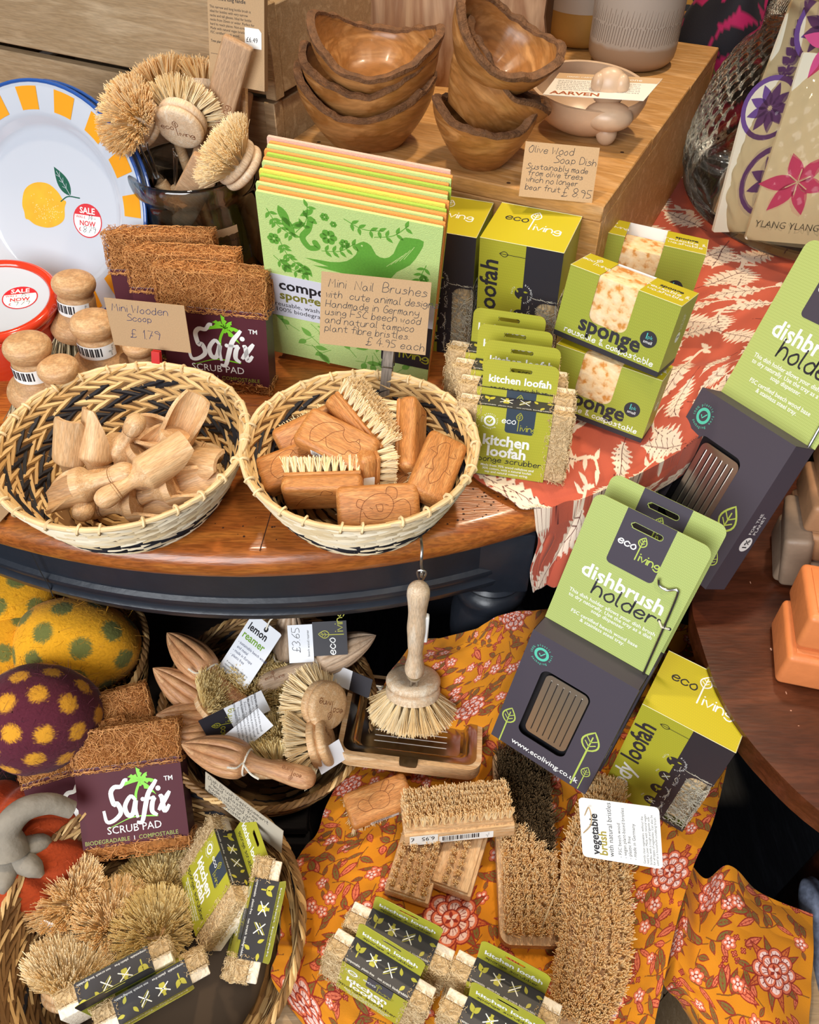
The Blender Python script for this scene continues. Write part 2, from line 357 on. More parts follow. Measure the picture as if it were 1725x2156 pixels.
R('kraft', plain, '#b89873', .85, var=.08, scale=900, spec=.2)
R('ink', plain, '#1d1b20', .6)
R('ink_blue', plain, '#27305c', .6)
R('white', plain, '#f2f2ee', .5)
R('paper', plain, '#e9ebf0', .55)
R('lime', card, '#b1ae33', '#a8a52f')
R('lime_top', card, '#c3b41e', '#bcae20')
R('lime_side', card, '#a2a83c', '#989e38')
R('leaf_pale', card, '#b3c172', '#a6b466')
R('slate', plain, '#48424c', .55, 0, .3)
R('slate_dark', plain, '#2c2a30', .5)
R('slate_blue', plain, '#33404e', .45)
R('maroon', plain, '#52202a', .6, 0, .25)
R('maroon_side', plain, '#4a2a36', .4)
R('steel', plain, '#d6d3cd', .33, 1)
R('steel_dark', plain, '#8d8a86', .14, 1)
R('wire', plain, '#a9a8a6', .25, 1)
R('bristle_white', hair, '#fff2d0', '#ffe2a8')
R('bristle_tan', hair, '#ffeec4', '#fbd08a')
R('bristle_olive', hair, '#fbeab4', '#e8ca82')
R('bristle_dark', hair, '#7d6548', '#4a3a28')
R('bristle_grey', hair, '#a89a7c', '#57503f')
R('coir', strand, '#dba060', '#b0703a')
R('coir_core', plain, '#a0662f', .9, var=.35, scale=300, bump=.8)
R('sisal', strand, '#c9a06a', '#8e6a3e')
R('loofah_fibre', strand, '#e6cfa4', '#b99a6c')
R('loofah_core', plain, '#cdb084', .9, var=.3, scale=350, bump=.8)
R('cellulose', plain, '#efe2cc', .9, var=.06, scale=150, bump=.7, bscale=260)
R('string', plain, '#e6ddcb', .9, bump=.4, scale=700)
# ---------------------------------------------------------------- room
R('floor_boards', wood, '#2b2c30', '#1f2024', '#34353a', 40, (8, 1, 1), .6, .3)
R('wall_paint', plain, '#3a3029', .8)
R('table_wood', wood, '#b4672a', '#9a5220', '#c07530', 60, (1.2, 9, 9), .3, .25, .6, .3, .5, .25)
R('table_edge', wood, '#a4683c', '#8f5730', '#b0744a', 60, (1.2, 7, 7), .4, .3, .8, .3)
R('navy_paint', plain, '#23272f', .32, var=.1, scale=60, bump=.12, bscale=120)
R('dark_varnish', wood, '#5a2c1a', '#48210f', '#673620', 50, (1.2, 7, 7), .3, .15, .8, .2, .5, .2)
R('crate_pine', wood, '#bda07c', '#aa8c67', '#c8ac88', 60, (1, 10, 10), .6, .2, .9, .14)
R('plank_pine', wood, '#cf9d64', '#bb8749', '#dbac76', 55, (1.2, 9, 9), .5, .2, 1.2, .16)
R('grey_plank', wood, '#8d8378', '#776d63', '#9a9186', 60, (9, 1, 9), .8, .4, .8, .3)
R('black_gap', plain, '#0f0d0c', .9)
R('scuff', plain, '#b98a72', .8)
R('knot', plain, '#4a2c14', .8)
R('dark_bench', wood, '#2a201b', '#1f1714', '#332822', 50, (1, 8, 8), .6, .2)
m = MB(); m.box(-380, -260, -2, 380, 190, 0, 'floor_boards'); structure(m.build('floor'))
m = MB(); m.box(-380, 186, 0, 380, 190, 290, 'wall_paint'); structure(m.build('wall_back'))
# ---------------------------------------------------------------- round table
TC = np.array([-14.6, 111.0]); TR = 66.3; TZ = 75.0
R('seam', plain, '#3a1a0a', .8)
t = thing('round_table', 'round table with an orange brown wooden top and navy painted apron', 'table', RT((TC[0], TC[1], 0)))
m = MB(); m.lathe([(0.01, TZ-3.2), (TR-1.6, TZ-3.2), (TR-.5, TZ-2.9), (TR-.05, TZ-2.1), (TR, TZ-1.4), (TR-.2, TZ-.8), (TR-.7, TZ-.25), (TR-1.5, TZ), (.01, TZ)], 'table_wood', 160, cap=False)
_ft = Fr((0, 0, TZ), (1, 0, 0), (0, 1, 0))
for q, e in (((547, 1160), (620, 900)), ((-60, 1130), (60, 900))):   # board joints in the top
    a, b = P(*q, TZ)[:2]-TC, P(*e, TZ)[:2]-TC; m.stroke(_ft, [a, a*.5+b*.5+[.1, 0], b], .09, 'seam', .004, caps=False)
rg = random.Random(5)
for k in range(260):                             # worm holes and nicks near the edge
    th = rg.gauss(-62, 7) if k < 190 else rg.uniform(-115, -50); rr = TR-1.2-abs(rg.gauss(0, 2.2))
    p = np.array([math.cos(math.radians(th)), math.sin(math.radians(th))])*rr; m.flat(_ft, circ(p[0], p[1], rg.uniform(.04, .13), 6), 'seam', .006)
m.build('tabletop', t)
m = MB(); AR = TR-1.9
m.lathe([(AR-2, 64.4), (AR+.1, 64.4), (AR+.5, 64.8), (AR+.6, 65.5), (AR+.3, 65.9), (AR+.3, 66.2), (AR+.45, 66.5), (AR+.4, 67), (AR, 67.3), (AR, TZ-3.1), (AR-2, TZ-3.1)], 'navy_paint', 160, cap=False)
_p = P(80, 1215, 68)[:2]-TC; _p = nrm(_p)*(AR+.02); _t = np.array([-_p[1], _p[0]])/AR
m.stroke(Fr((_p[0], _p[1], 0), (_t[0], _t[1], 0), (0, 0, 1)), [(0, 64.5), (.15, 66), (0, 68), (.05, 71.8)], .16, 'black_gap', .62, caps=False)
m.build('apron', t)
for q in ((8.4, 53.4), (-60, 66), (-62, 150), (36, 148)):
    m = MB(RT((q[0]-TC[0], q[1]-TC[1], 0)))
    m.rbox(-3.2, -3.2, 63.6, 3.2, 3.2, 71.9, .25, 'navy_paint')
    m.lathe([(2, 63.7), (3.2, 63.6), (3.5, 63.2), (3.3, 62.7), (2.8, 62.4), (3.2, 62.1), (3.7, 61.6), (3.75, 60.8), (3.3, 59.8), (3.5, 59), (3.95, 57), (4.0, 54), (3.7, 50), (3.1, 45), (2.9, 40), (3.3, 36), (2.6, 33), (2.2, 8), (2.9, 4), (2.4, 0)][::-1], 'navy_paint', 40)
    m.build('leg', t)
# ---------------------------------------------------------------- dark side table at the right with the soaps
DZ = 62.0
t = thing('side_table', 'dark reddish varnished side table carrying the stacked soap bars', 'table', RT((55, 45, 0)))
o0 = np.array([55, 45])
out = [P(x, y, DZ)[:2]-o0 for x, y in ((1462, 1215), (1458, 1278), (1469, 1328), (1511, 1451), (1564, 1539), (1625, 1612), (1725, 1707), (1900, 1830))]
out = np.vstack([sm(out, 4), [(35, -20), (35, 26), (-18, 26)]])
m = MB(); fz = Fr((0, 0, 0), (1, 0, 0), (0, 1, 0))
m.slab(fz, out, DZ-.9, DZ, 'dark_varnish'); c = out.mean(0); m.slab(fz, c+(out-c)*.985, DZ-2, DZ-.9, 'dark_varnish'); m.slab(fz, c+(out-c)*.955, DZ-3.2, DZ-2, 'dark_varnish')
_sc = random.Random(11)
for k in range(46):                              # pale scuffs and soap crumbs
    q = P(_sc.gauss(1590, 60), _sc.gauss(1440, 90), DZ)[:2]-o0
    if q[0] > out[:, 0].min()+6: m.flat(fz, circ(q[0], q[1], _sc.uniform(.03, .1), 6, _sc.uniform(.03, .2)), 'scuff', DZ+.01)
m.build('tabletop', t)
for q in ((-16, 12), (-8, -10), (28, 20), (28, -14)):
    m = MB(); m.tube([(q[0], q[1], DZ-3), (q[0], q[1], 40), (q[0]-1, q[1], 0)], [2.4, 2, 1.5], 'dark_varnish', 12); m.build('leg', t)
# ---------------------------------------------------------------- wooden crates on the table
CY = math.radians(-27)
def crate(name, label, M, L, D, slats, mat, H):   # open crate: front/back slats, end boards, corner posts; origin front right bottom corner, X to the left
    t = thing(name, label, 'crate', M)
    for z0, z1 in slats:
        for y0 in (0, D-1.4):
            m = MB(); m.rbox(-L, y0, z0, -.9, y0+1.4, z1, .12, mat, 1); m.build('slat', t)
        for x0 in (-1.3, -L):
            m = MB(); m.rbox(x0, 1.4, z0, x0+1.3, D-1.4, z1, .12, mat, 1); m.build('end_board', t)
    for x in (-1.2, -L-.2):
        for y in (-.25, D-1.3): m = MB(); m.rbox(x, y, 0, x+1.35, y+1.6, H, .1, mat, 1); m.build('post', t)
    m = MB(); m.box(-L+1, 1.5, .3, -1.4, D-1.5, 1, 'black_gap'); m.build('base_board', t)
    return t
Mc = RT((-14.4, 91.6, TZ), (0, 0, -27))
crate('wooden_crate', 'lower pale pine crate standing on the round table behind the plates', Mc, 60, 30, [(.2, 9.4), (10.6, 19.4)], 'crate_pine', 19.6)
crate('wooden_crate', 'pale pine crate stacked on top of another behind the glass jar of brushes', RT((-14.0, 91.2, TZ+20), (0, 0, -27)), 60, 30, [(.3, 8.6)], 'crate_pine', 8.9)
t = crate('wooden_crate', 'pine crate topmost of the stack, only its lower rail in view', RT((-20.5, 94.6, TZ+29), (0, 0, -27)), 52, 26, [(.1, 8)], 'crate_pine', 8.2)
M2 = RT((-12.9, 90.4, TZ+.6), (0, 0, -26.5))
t = thing('display_box', 'upturned pine box carrying the olive wood bowls and cups', 'box', M2)
m = MB()
for y0, y1 in ((0, 17.8), (17.95, 35.6), (35.75, 52)): m.rbox(0, y0, 14, 35, y1, 15.6, .12, 'plank_pine', 1)
ft = Fr((0, 0, 15.6), (1, 0, 0), (0, 1, 0))
for x, y in ((3, 1), (5.5, .9), (18, .9), (28, 1.6), (25, .8), (30, 20), (33, 13)): m.flat(ft, circ(x, y, .22, 10), 'knot', .006)
m.build('top_boards', t)
for nm, a in (('front_board', (0, 0, 0, 35, 1.5, 14)), ('back_board', (0, 50.5, 0, 35, 52, 14)), ('end_board', (0, 1.5, 0, 1.5, 50.5, 14)), ('end_board', (33.5, 1.5, 0, 35, 50.5, 14))):
    m = MB(); m.rbox(*a, .1, 'plank_pine', 1); m.build(nm, t)
BZ = TZ+16.2                                     # height of the display box top
# ---------------------------------------------------------------- printed cloths
def paint(img, X, Y, pts, col):                  # fill a polygon given in cloth cm
    pts = np.asarray(pts, float); du, dv = X[1]-X[0], Y[1]-Y[0]
    i0, i1 = int((pts[:, 0].min()-X[0])/du), int((pts[:, 0].max()-X[0])/du)+2; j0, j1 = int((pts[:, 1].min()-Y[0])/dv), int((pts[:, 1].max()-Y[0])/dv)+2
    i0, j0, i1, j1 = max(i0, 0), max(j0, 0), min(i1, len(X)), min(j1, len(Y))
    if i1 <= i0 or j1 <= j0: return
    gx, gy = np.meshgrid(X[i0:i1], Y[j0:j1]); ins = np.zeros(gx.shape, bool); n = len(pts)
    for a in range(n):
        (xa, ya), (xb, yb) = pts[a], pts[(a+1) % n]
        if ya == yb: continue
        c = (ya > gy) != (yb > gy); ins ^= c & (gx < (xb-xa)*(gy-ya)/(yb-ya)+xa)
    img[j0:j1, i0:i1][ins] = col
def line(img, X, Y, pts, wd, col):
    p = np.asarray(pts, float)
    for a, b in zip(p[:-1], p[1:]):
        d = nrm(b-a); q = np.array([-d[1], d[0]])*wd/2; paint(img, X, Y, [a+q-d*wd*.2, b+q+d*wd*.2, b-q+d*wd*.2, a-q-d*wd*.2], col)
def net(rows, nu, nv):                           # smooth surface through a net of points (rows, cols, 3)
    g = np.asarray(rows, float)
    def interp(a, n):
        k = len(a); t = np.linspace(0, k-1, n); i = np.clip(t.astype(int), 0, k-2); f = (t-i).reshape(-1, *([1]*(a.ndim-1)))
        e = np.concatenate([2*a[:1]-a[1:2], a, 2*a[-1:]-a[-2:-1]]); p0, p1, p2, p3 = e[i], e[i+1], e[i+2], e[i+3]
        return .5*(2*p1+(p2-p0)*f+(2*p0-5*p1+4*p2-p3)*f*f+(3*p1-p0-3*p2+p3)*f**3)
    def even(a, n):                              # equal steps of cloth length along the first axis
        L = np.concatenate([[0], np.cumsum(np.linalg.norm(np.diff(a, axis=0), axis=-1).reshape(len(a)-1, -1).mean(1))]); t = np.linspace(0, L[-1], n); i = np.clip(np.searchsorted(L, t)-1, 0, len(L)-2); f = ((t-L[i])/(L[i+1]-L[i])).reshape(-1, *([1]*(a.ndim-1)))
        return a[i]*(1-f)+a[i+1]*f
    ev = g.shape[2] == 3 and abs(g[..., 0]-g[..., 1]).max() > 1e-9
    g = interp(g, nv*(2 if ev else 1)); g = even(g, nv) if ev else g; g = np.swapaxes(interp(np.swapaxes(g, 0, 1), nu*(2 if ev else 1)), 0, 1)
    return np.swapaxes(even(np.swapaxes(g, 0, 1), nu), 0, 1) if ev else g
def noise2(nv, nu, cv, cu, seed):                # smooth random field
    r = np.random.RandomState(seed).randn(cv+3, cu+3, 1); return net(np.repeat(r, 3, 2), nu, nv)[:, :, 0]
def pix(G):
    q = G-CO; d = q@FW; return 862.5+FPX*q[..., 0]/d, 1078-FPX*(q@UP)/d
def cloth(name, label, G, img, mat, th=.12, group=None):
    nv, nu, _ = G.shape; m = MB(); m.grid(G[::-1], mat); o = m.build(name)
    c = np.ones((nv*nu, 4), np.float32); c[:, :3] = img[::-1].reshape(-1, 3)
    a = o.data.color_attributes.new('pattern', 'FLOAT_COLOR', 'POINT'); a.data.foreach_set('color', c.ravel())
    s = o.modifiers.new('thickness', 'SOLIDIFY'); s.thickness = th*.01; s.offset = -1
    return tag(o, label, 'cloth', group)
R('block_print', vcol, .85); R('floral_print', vcol, .8)
def ulen(G): return np.linalg.norm(np.diff(G, axis=1), axis=2).sum(1).mean(), np.linalg.norm(np.diff(G, axis=0), axis=2).sum(0).mean()
# coral block printed cloth
z = 75.5
def rim_(x, zz, e): return np.array([x, TC[1]-math.sqrt((TR+e)**2-(x-TC[0])**2), zz])
rows = [[P(1265, 255, z), P(1420, 262, z), P(1600, 275, z), P(1850, 300, z)],
        [P(1215, 400, z), P(1390, 400, z), P(1620, 410, z), P(1900, 440, z)],
        [P(1140, 560, z), P(1350, 560, z), P(1620, 570, z), P(1930, 600, z)],
        [P(1050, 760, z), P(1260, 720, z), P(1490, 680, z), P(1800, 690, z)],
        [P(1010, 880, z), P(1230, 840, z), P(1430, 790, z), P(1640, 740, z)],
        [P(985, 985, z), P(1190, 935, z), P(1370, 885, z), P(1570, 770, z)],
        [P(1085, 1060, z), P(1215, 1025, z), P(1385, 945, z), P(1600, 765, z)],
        [P(1124, 1125, 72), rim_(16, 72.3, .5), rim_(23.5, 73.6, .4), rim_(37, 73.8, .4)],
        [P(1104, 1190, 67.5), rim_(15, 68.5, .7), rim_(22, 72, .6), rim_(36, 72.5, .6)],
        [P(1108, 1234, 63.8), rim_(14.3, 65, .9), rim_(20, 70.4, .7), rim_(35, 71.4, .7)]]
nu, nv = 620, 720
G = net(rows, nu, nv); wr = noise2(nv, nu, 9, 9, 3)*.13+noise2(nv, nu, 22, 18, 4)*.05; G[:, :, 2] += np.abs(wr)*np.linspace(1, 1, nv)[:, None]
hang = np.clip((75-G[:, :, 2])/4, 0, 1); G[:, :, 1] += hang*np.sin(np.linspace(0, 1, nu)*34+2)[None]*.5
rr_ = np.hypot(G[:, :, 0]-TC[0], G[:, :, 1]-TC[1]); G[:, :, 2] = np.where((rr_ < TR+.3) & (G[:, :, 2] > 73.2), np.maximum(G[:, :, 2], 75.3), G[:, :, 2]); k_ = np.where((rr_ < TR+.3) & (G[:, :, 2] <= 73.2), (TR+.35)/rr_, 1)[..., None]; G[:, :, :2] = TC+(G[:, :, :2]-TC)*k_
px, py = pix(G); ridge = np.exp(-((py-(800-.1*(px-1400)))/22)**2)*np.clip((px-1330)/60, 0, 1); G[:, :, 2] += 1.1*ridge
U, V = ulen(G); X = np.linspace(0, U, nu); Y = np.linspace(0, V, nv)
img = np.empty((nv, nu, 3)); img[:] = lin('#b9563f'); img *= (1+.08*noise2(nv, nu, 30, 30, 8))[:, :, None]
CR, DK = lin('#e9d3bd'), lin('#5e2320')
rg = random.Random(21)
def spray(x, y, L, ang):                         # block printed leaf spray: lobed cream blade with dark veins
    c, s = math.cos(ang), math.sin(ang); T = lambda a, b: (x+a*c-b*s, y+a*s+b*c)
    n = 9; up = []; dn = []
    for k in range(n):
        t = k/(n-1); h = L*.30*math.sin(math.pi*min(1, t*.9+.08)); up += [T(t*L, h*(1.15+.2*rg.random())), T((t+.06)*L, h*.62)]; dn += [T(t*L, -h*(1.15+.2*rg.random())), T((t+.06)*L, -h*.62)]
    paint(img, X, Y, [T(0, 0)]+up+[T(L*1.1, 0)]+dn[::-1], CR)
    line(img, X, Y, [T(-.25*L, -.06*L), T(.2*L, .01*L), T(.6*L, 0), T(.95*L, .02*L)], .11, DK)
    for k in range(1, 6):
        t = k/6.5
        for sg in (1, -1): line(img, X, Y, [T(t*L, 0), T((t+.08)*L, sg*L*.12), T((t+.1)*L, sg*L*.22)], .07, DK)
k = 0
for gy in np.arange(-1, V+3, 5.2):
    for gx in np.arange(-2, U+3, 6.0):
        k += 1; x, y = gx+rg.uniform(-1, 1)+(3 if int(gy/5.2) % 2 else 0), gy+rg.uniform(-.8, .8); a = rg.choice((.5, 2.3, -.7, 3.6, 1.5))+rg.uniform(-.4, .4)
        spray(x, y, rg.uniform(4.4, 6.6), a)
        if k % 2:
            st = sm([(x, y), (x-2*math.cos(a)+.6, y-2*math.sin(a)), (x-3.4*math.cos(a+.5), y-3.4*math.sin(a+.5))], 4); line(img, X, Y, st, .42, CR)
            for q in (2, 5, 7): p = st[q]; paint(img, X, Y, leafp(p[0], p[1], 1.7, .7, math.degrees(a)+rg.choice((60, -70, 120))), CR)
cloth('block_printed_cloth', 'coral block printed cloth with cream leaves draped over the table edge', G, img, 'block_print')
# ochre floral cloth
rows = [[PYY(868, 1352, 53), PYY(985, 1338, 48.4), PYY(1105, 1292, 48.4), P(1300, 1290, 47), P(1560, 1340, 46)],
        [PYY(805, 1450, 48.5), PYY(965, 1420, 46.2), PYY(1120, 1385, 47.4), P(1330, 1420, 46), P(1555, 1480, 45.5)],
        [P(735, 1600, 45.5), P(880, 1570, 45.5), P(1080, 1540, 49), P(1320, 1560, 49.5), P(1525, 1640, 45.5)],
        [P(688, 1695, 45.2), P(850, 1680, 45.5), P(1060, 1680, 46), P(1290, 1690, 46.6), P(1500, 1735, 45.3)],
        [P(664, 1762, 44), P(810, 1770, 45.3), P(1040, 1790, 45.5), P(1260, 1800, 45.5), P(1462, 1820, 45)],
        [P(598, 1850, 42.6), P(770, 1850, 45), P(1010, 1880, 45.5), P(1240, 1900, 45.5), P(1434, 1910, 44.5)],
        [P(592, 1935, 42.2), P(760, 1935, 44.8), P(990, 1970, 45.3), P(1220, 1990, 45.3), P(1412, 2000, 44)],
        [P(588, 2000, 42.2), P(730, 2010, 44.4), P(970, 2060, 45.2), P(1200, 2080, 45.2), P(1394, 2085, 43.5)],
        [P(574, 2066, 42.3), P(710, 2080, 44.4), P(960, 2130, 45), P(1190, 2150, 45), P(1380, 2150, 43)],
        [P(672, 2200, 43), P(740, 2200, 44), P(960, 2220, 45), P(1190, 2230, 45), P(1370, 2220, 43)]]
nu, nv = 860, 820
G = net(rows, nu, nv); G[:, :, 2] += np.abs(noise2(nv, nu, 10, 10, 5))*.14+noise2(nv, nu, 26, 22, 6)*.035
px, py = pix(G)
G[:, :, 2] += .8*np.exp(-((py-1785-.25*(px-650))/22)**2)*np.clip((760-px)/120, 0, 1)+1.0*np.exp(-((py-2000-.08*(px-600))/15)**2)*np.clip((860-px)/200, 0, 1)
G[:, :, 2] += .9*np.exp(-((py-1330+.1*(px-900))/18)**2)+.6*np.exp(-((py-1400+.25*(px-900))/16)**2)*np.clip((1250-px)/200, 0, 1)
px, py = pix(G)
OCH, OL, RD, PK, PW = lin('#cc8113'), lin('#74662e'), lin('#8e2a1e'), lin('#d9714f'), lin('#ecc9c0')
def floral(G, img, X, Y, big, seed, dens=1.0):
    px, py = pix(G); rg = random.Random(seed); U, V = X[-1], Y[-1]
    def lf(x, y, L, wd, a, col=OL):
        paint(img, X, Y, leafp(x, y, L, wd, a), RD); paint(img, X, Y, leafp(x+.06*L*math.cos(math.radians(a)), y+.06*L*math.sin(math.radians(a)), L*.86, wd*.68, a), col)
        line(img, X, Y, [(x, y), (x+L*.9*math.cos(math.radians(a)), y+L*.9*math.sin(math.radians(a)))], .05, RD)
        for k in (.3, .5, .7):
            for s in (35, -35): line(img, X, Y, [(x+k*L*math.cos(math.radians(a)), y+k*L*math.sin(math.radians(a))), (x+k*L*math.cos(math.radians(a))+.3*wd*math.cos(math.radians(a+s)), y+k*L*math.sin(math.radians(a))+.3*wd*math.sin(math.radians(a+s)))], .04, RD)
    def fl(x, y, r, n=5, c1=PK, c2=PW):
        a0 = rg.random()*72
        for k in range(n):
            a = math.radians(a0+k*360/n); cx, cy = x+.62*r*math.cos(a), y+.62*r*math.sin(a); paint(img, X, Y, circ(cx, cy, .46*r, 12), RD)
        for k in range(n):
            a = math.radians(a0+k*360/n); cx, cy = x+.62*r*math.cos(a), y+.62*r*math.sin(a); paint(img, X, Y, circ(cx, cy, .38*r, 12), c1); paint(img, X, Y, circ(x+.5*r*math.cos(a), y+.5*r*math.sin(a), .2*r, 10), c2)
        paint(img, X, Y, circ(x, y, .27*r, 12), RD); paint(img, X, Y, circ(x, y, .19*r, 12), c2)
    def peony(x, y, r):
        for k in range(10): lf(x, y, r*1.75, r*.5, k*36+rg.uniform(-8, 8), OL if k % 2 else lin('#c4662f'))
        for ring, (n, rr, pr) in enumerate(((8, .78, .40), (7, .5, .34))):
            for k in range(n):
                a = math.radians(k*360/n+ring*20); cx, cy = x+rr*r*math.cos(a), y+rr*r*math.sin(a)
                paint(img, X, Y, circ(cx, cy, pr*r, 14), RD); paint(img, X, Y, circ(cx, cy, pr*r*.84, 14), PK); paint(img, X, Y, circ(x+(rr-.02)*r*math.cos(a), y+(rr-.02)*r*math.sin(a), pr*r*.62, 14), PW)
                for q in (-.25, 0, .25): line(img, X, Y, [(x+(rr-.25)*r*math.cos(a+q*.4), y+(rr-.25)*r*math.sin(a+q*.4)), (x+(rr+.15)*r*math.cos(a+q), y+(rr+.15)*r*math.sin(a+q))], .06, RD)
        paint(img, X, Y, circ(x, y, r*.4, 18), RD); paint(img, X, Y, circ(x, y, r*.34, 18), PK)
        for k in range(6): paint(img, X, Y, leafp(x, y, r*.34, r*.16, k*60+15), PW if k % 2 else RD)
    pts = []
    for bx, by, r in big:
        j, i = np.unravel_index(np.argmin((px-bx)**2+(py-by)**2), px.shape); pts.append((X[i], Y[j], r))
    step = 1.62/dens
    for gy in np.arange(0, V, step*1.25):
        for gx in np.arange(0, U, step*1.4):
            x, y = gx+rg.uniform(-.6, .6), gy+rg.uniform(-.6, .6)
            if any((x-a)**2+(y-b)**2 < (1.35*r)**2 for a, b, r in pts): continue
            k = rg.random(); a = rg.uniform(0, 360); ca, sa = math.cos(math.radians(a)), math.sin(math.radians(a))
            if k < .74:
                st = sm([(x-1.3*ca, y-1.3*sa), (x-.2*sa, y+.3*ca), (x+1.2*ca, y+1.2*sa)], 4); line(img, X, Y, st, .1, lin('#7a4a18'))
                for q in (2, 4, 6): lf(st[q][0], st[q][1], rg.uniform(1.2, 2.3), rg.uniform(.5, .85), a+rg.choice((50, -50, 35, -70)), rg.choice((OL, OL, OL, PK)))
                if k < .3: fl(st[-1][0], st[-1][1], rg.uniform(.45, .75))
            elif k < .88: fl(x, y, rg.uniform(.55, .85)); lf(x+.7*ca, y+.7*sa, 1.2, .5, a); lf(x-.7*ca, y-.7*sa, 1.1, .45, a+180)
            else:
                for q in range(5): fl(x+rg.uniform(-.8, .8), y+rg.uniform(-.8, .8), .3, 4, RD, PK)
                lf(x, y, 2.2, .8, a, PK)
    for x, y, r in pts: peony(x, y, r)
U, V = ulen(G); X = np.linspace(0, U, nu); Y = np.linspace(0, V, nv); img = np.empty((nv, nu, 3)); img[:] = OCH; img *= (1+.07*noise2(nv, nu, 40, 40, 8))[:, :, None]
floral(G, img, X, Y, ((950, 1935, 2.2), (640, 2115, 2.2), (770, 1935, 1.5), (1410, 1835, 1.9), (1280, 2110, 1.7), (990, 1490, 1.5), (735, 1655, 1.3), (1080, 1300, 1.5), (905, 1745, 1.0)), 4)
cloth('floral_cloth', 'ochre cotton cloth with pink flowers and olive leaves spread under the tray and brushes', G, img, 'floral_print')
rows = [[P(1428, 1850, 41.5), P(1448, 1815, 43), P(1487, 1850, 41.5), P(1536, 1822, 44), P(1600, 1880, 41.5), P(1712, 1925, 40.5)],
        [P(1412, 1940, 41), P(1440, 1915, 42.5), P(1470, 1950, 41), P(1530, 1925, 43), P(1620, 1960, 41.8), P(1712, 2000, 40.5)],
        [P(1395, 2060, 40), P(1425, 2040, 41.5), P(1465, 2060, 41), P(1530, 2055, 41.5), P(1620, 2070, 41.5), P(1707, 2090, 40)],
        [P(1430, 2110, 39), P(1455, 2125, 40), P(1490, 2150, 40.5), P(1560, 2180, 41), P(1640, 2180, 41), P(1703, 2180, 39.5)],
        [P(1460, 2160, 36), P(1480, 2200, 37), P(1520, 2240, 39), P(1570, 2240, 40), P(1650, 2240, 40.5), P(1700, 2240, 39)]]
nu, nv = 420, 480
G = net(rows, nu, nv); G[:, :, 2] += np.abs(noise2(nv, nu, 8, 7, 15))*.12
U, V = ulen(G); X = np.linspace(0, U, nu); Y = np.linspace(0, V, nv); img = np.empty((nv, nu, 3)); img[:] = OCH
floral(G, img, X, Y, ((1632, 2045, 1.9), (1500, 1880, 1.4), (1420, 1985, 1.0)), 14)
cloth('floral_cloth', 'folded ochre floral cloth heaped over a crate beneath the dark table', G, img, 'floral_print')
# low stands under the cloths and baskets
def stand(name, label, cat, x0, y0, x1, y1, h, mat):
    t = thing(name, label, cat, RT(((x0+x1)/2, (y0+y1)/2, 0))); a, b = (x1-x0)/2, (y1-y0)/2
    m = MB(); m.rbox(-a, -b, h-1.6, a, b, h, .15, mat, 1); m.build('top_board', t)
    for sx in (-1, 1):
        m = MB(); m.rbox(sx*(a-.8)-.8, -b+1.6, 0, sx*(a-.8)+.8, b-1.6, h-1.7, .15, mat, 1); m.build('end_board', t)
    for sy in (-1, 1):
        for k in range(3):
            z0 = 1+k*(h-4)/3; m = MB(); m.rbox(-a, sy*(b-.8)-.8, z0, a, sy*(b-.8)+.8, z0+(h-4)/3-1.2, .15, mat, 1); m.build('slat', t)
    return t
stand('wooden_crate', 'pale wooden crate whose corner shows below the ochre floral cloth', 'crate', -12.2, 12, 21.5, 24, 41.6, 'crate_pine')
stand('wooden_crate', 'low wooden crate hidden beneath the folded ochre cloth', 'crate', 31.5, 10, 46, 29, 38.6, 'crate_pine')
stand('wooden_bench', 'low dark bench carrying the baskets beneath the round table', 'bench', -62, 36.5, -11, 70, 40.5, 'dark_bench')
t = thing('wooden_pallet', 'weathered grey plank pallet under the basket of scrubbers', 'pallet', RT((-38, 20, 0)))
for k in range(5):
    m = MB(RT((-20+k*8.3, 0, 0), (0, 0, 0))); m.rbox(0, -16, 34.4, 7.6, 16, 36.4, .2, 'grey_plank', 1); m.build('plank', t)
for y in (-13, 13): m = MB(); m.rbox(-20, y-2, 0, 21, y+2, 34.3, .2, 'grey_plank', 1); m.build('bearer', t)
# ---------------------------------------------------------------- shared printing
def logo(m, fr, x, y, h, c1, c2, c3, w=.014, wd=None):   # small printed wordmark with a leaf on a stem; h = x-height
    wd = wd or h*.2; S = h/4*7
    m.hand(fr, 'eco', x-.35*h, y, S, c1, wd, 0, 0, 'r', sp=1.2, w=w)
    lx = x; m.stroke(fr, [(lx+.05*h, y-1.9*h), (lx+.1*h, y+1.2*h)], wd, c2, w)
    m.stroke(fr, leafp(lx+.1*h, y+1.1*h, 2.3*h, 1.6*h, 84, 9), wd*.9, c2, w, closed=True)
    m.stroke(fr, [(lx+.1*h, y+1.1*h), (lx+.27*h, y+2.9*h)], wd*.7, c2, w)
    for k in (1.7, 2.3):
        for s in (-1, 1): m.stroke(fr, [(lx+.1*h+k*.04*h, y+k*h), (lx+.12*h+s*.5*h, y+(k+.5)*h)], wd*.6, c2, w, caps=False)
    m.hand(fr, 'iving', x+.75*h, y-1.75*h, S, c3, wd, 0, 0, 'l', sp=1.2, w=w)
def badge(m, fr, x, y, r, ring, bg, w=.014):      # round seal with a tick and lettering around it
    m.flat(fr, circ(x, y, r*.66, 24), ring, w); m.flat(fr, circ(x, y, r*.42, 20), bg, w+.004)
    m.stroke(fr, [(x-.2*r, y), (x-.03*r, y-.18*r), (x+.25*r, y+.22*r)], r*.1, ring, w+.008)
    m.arc(fr, '100% plastic free', x, y, r*.8, r*.3, ring, 90); m.arc(fr, 'packaging', x, y, r*1.0, r*.3, ring, 270, True)
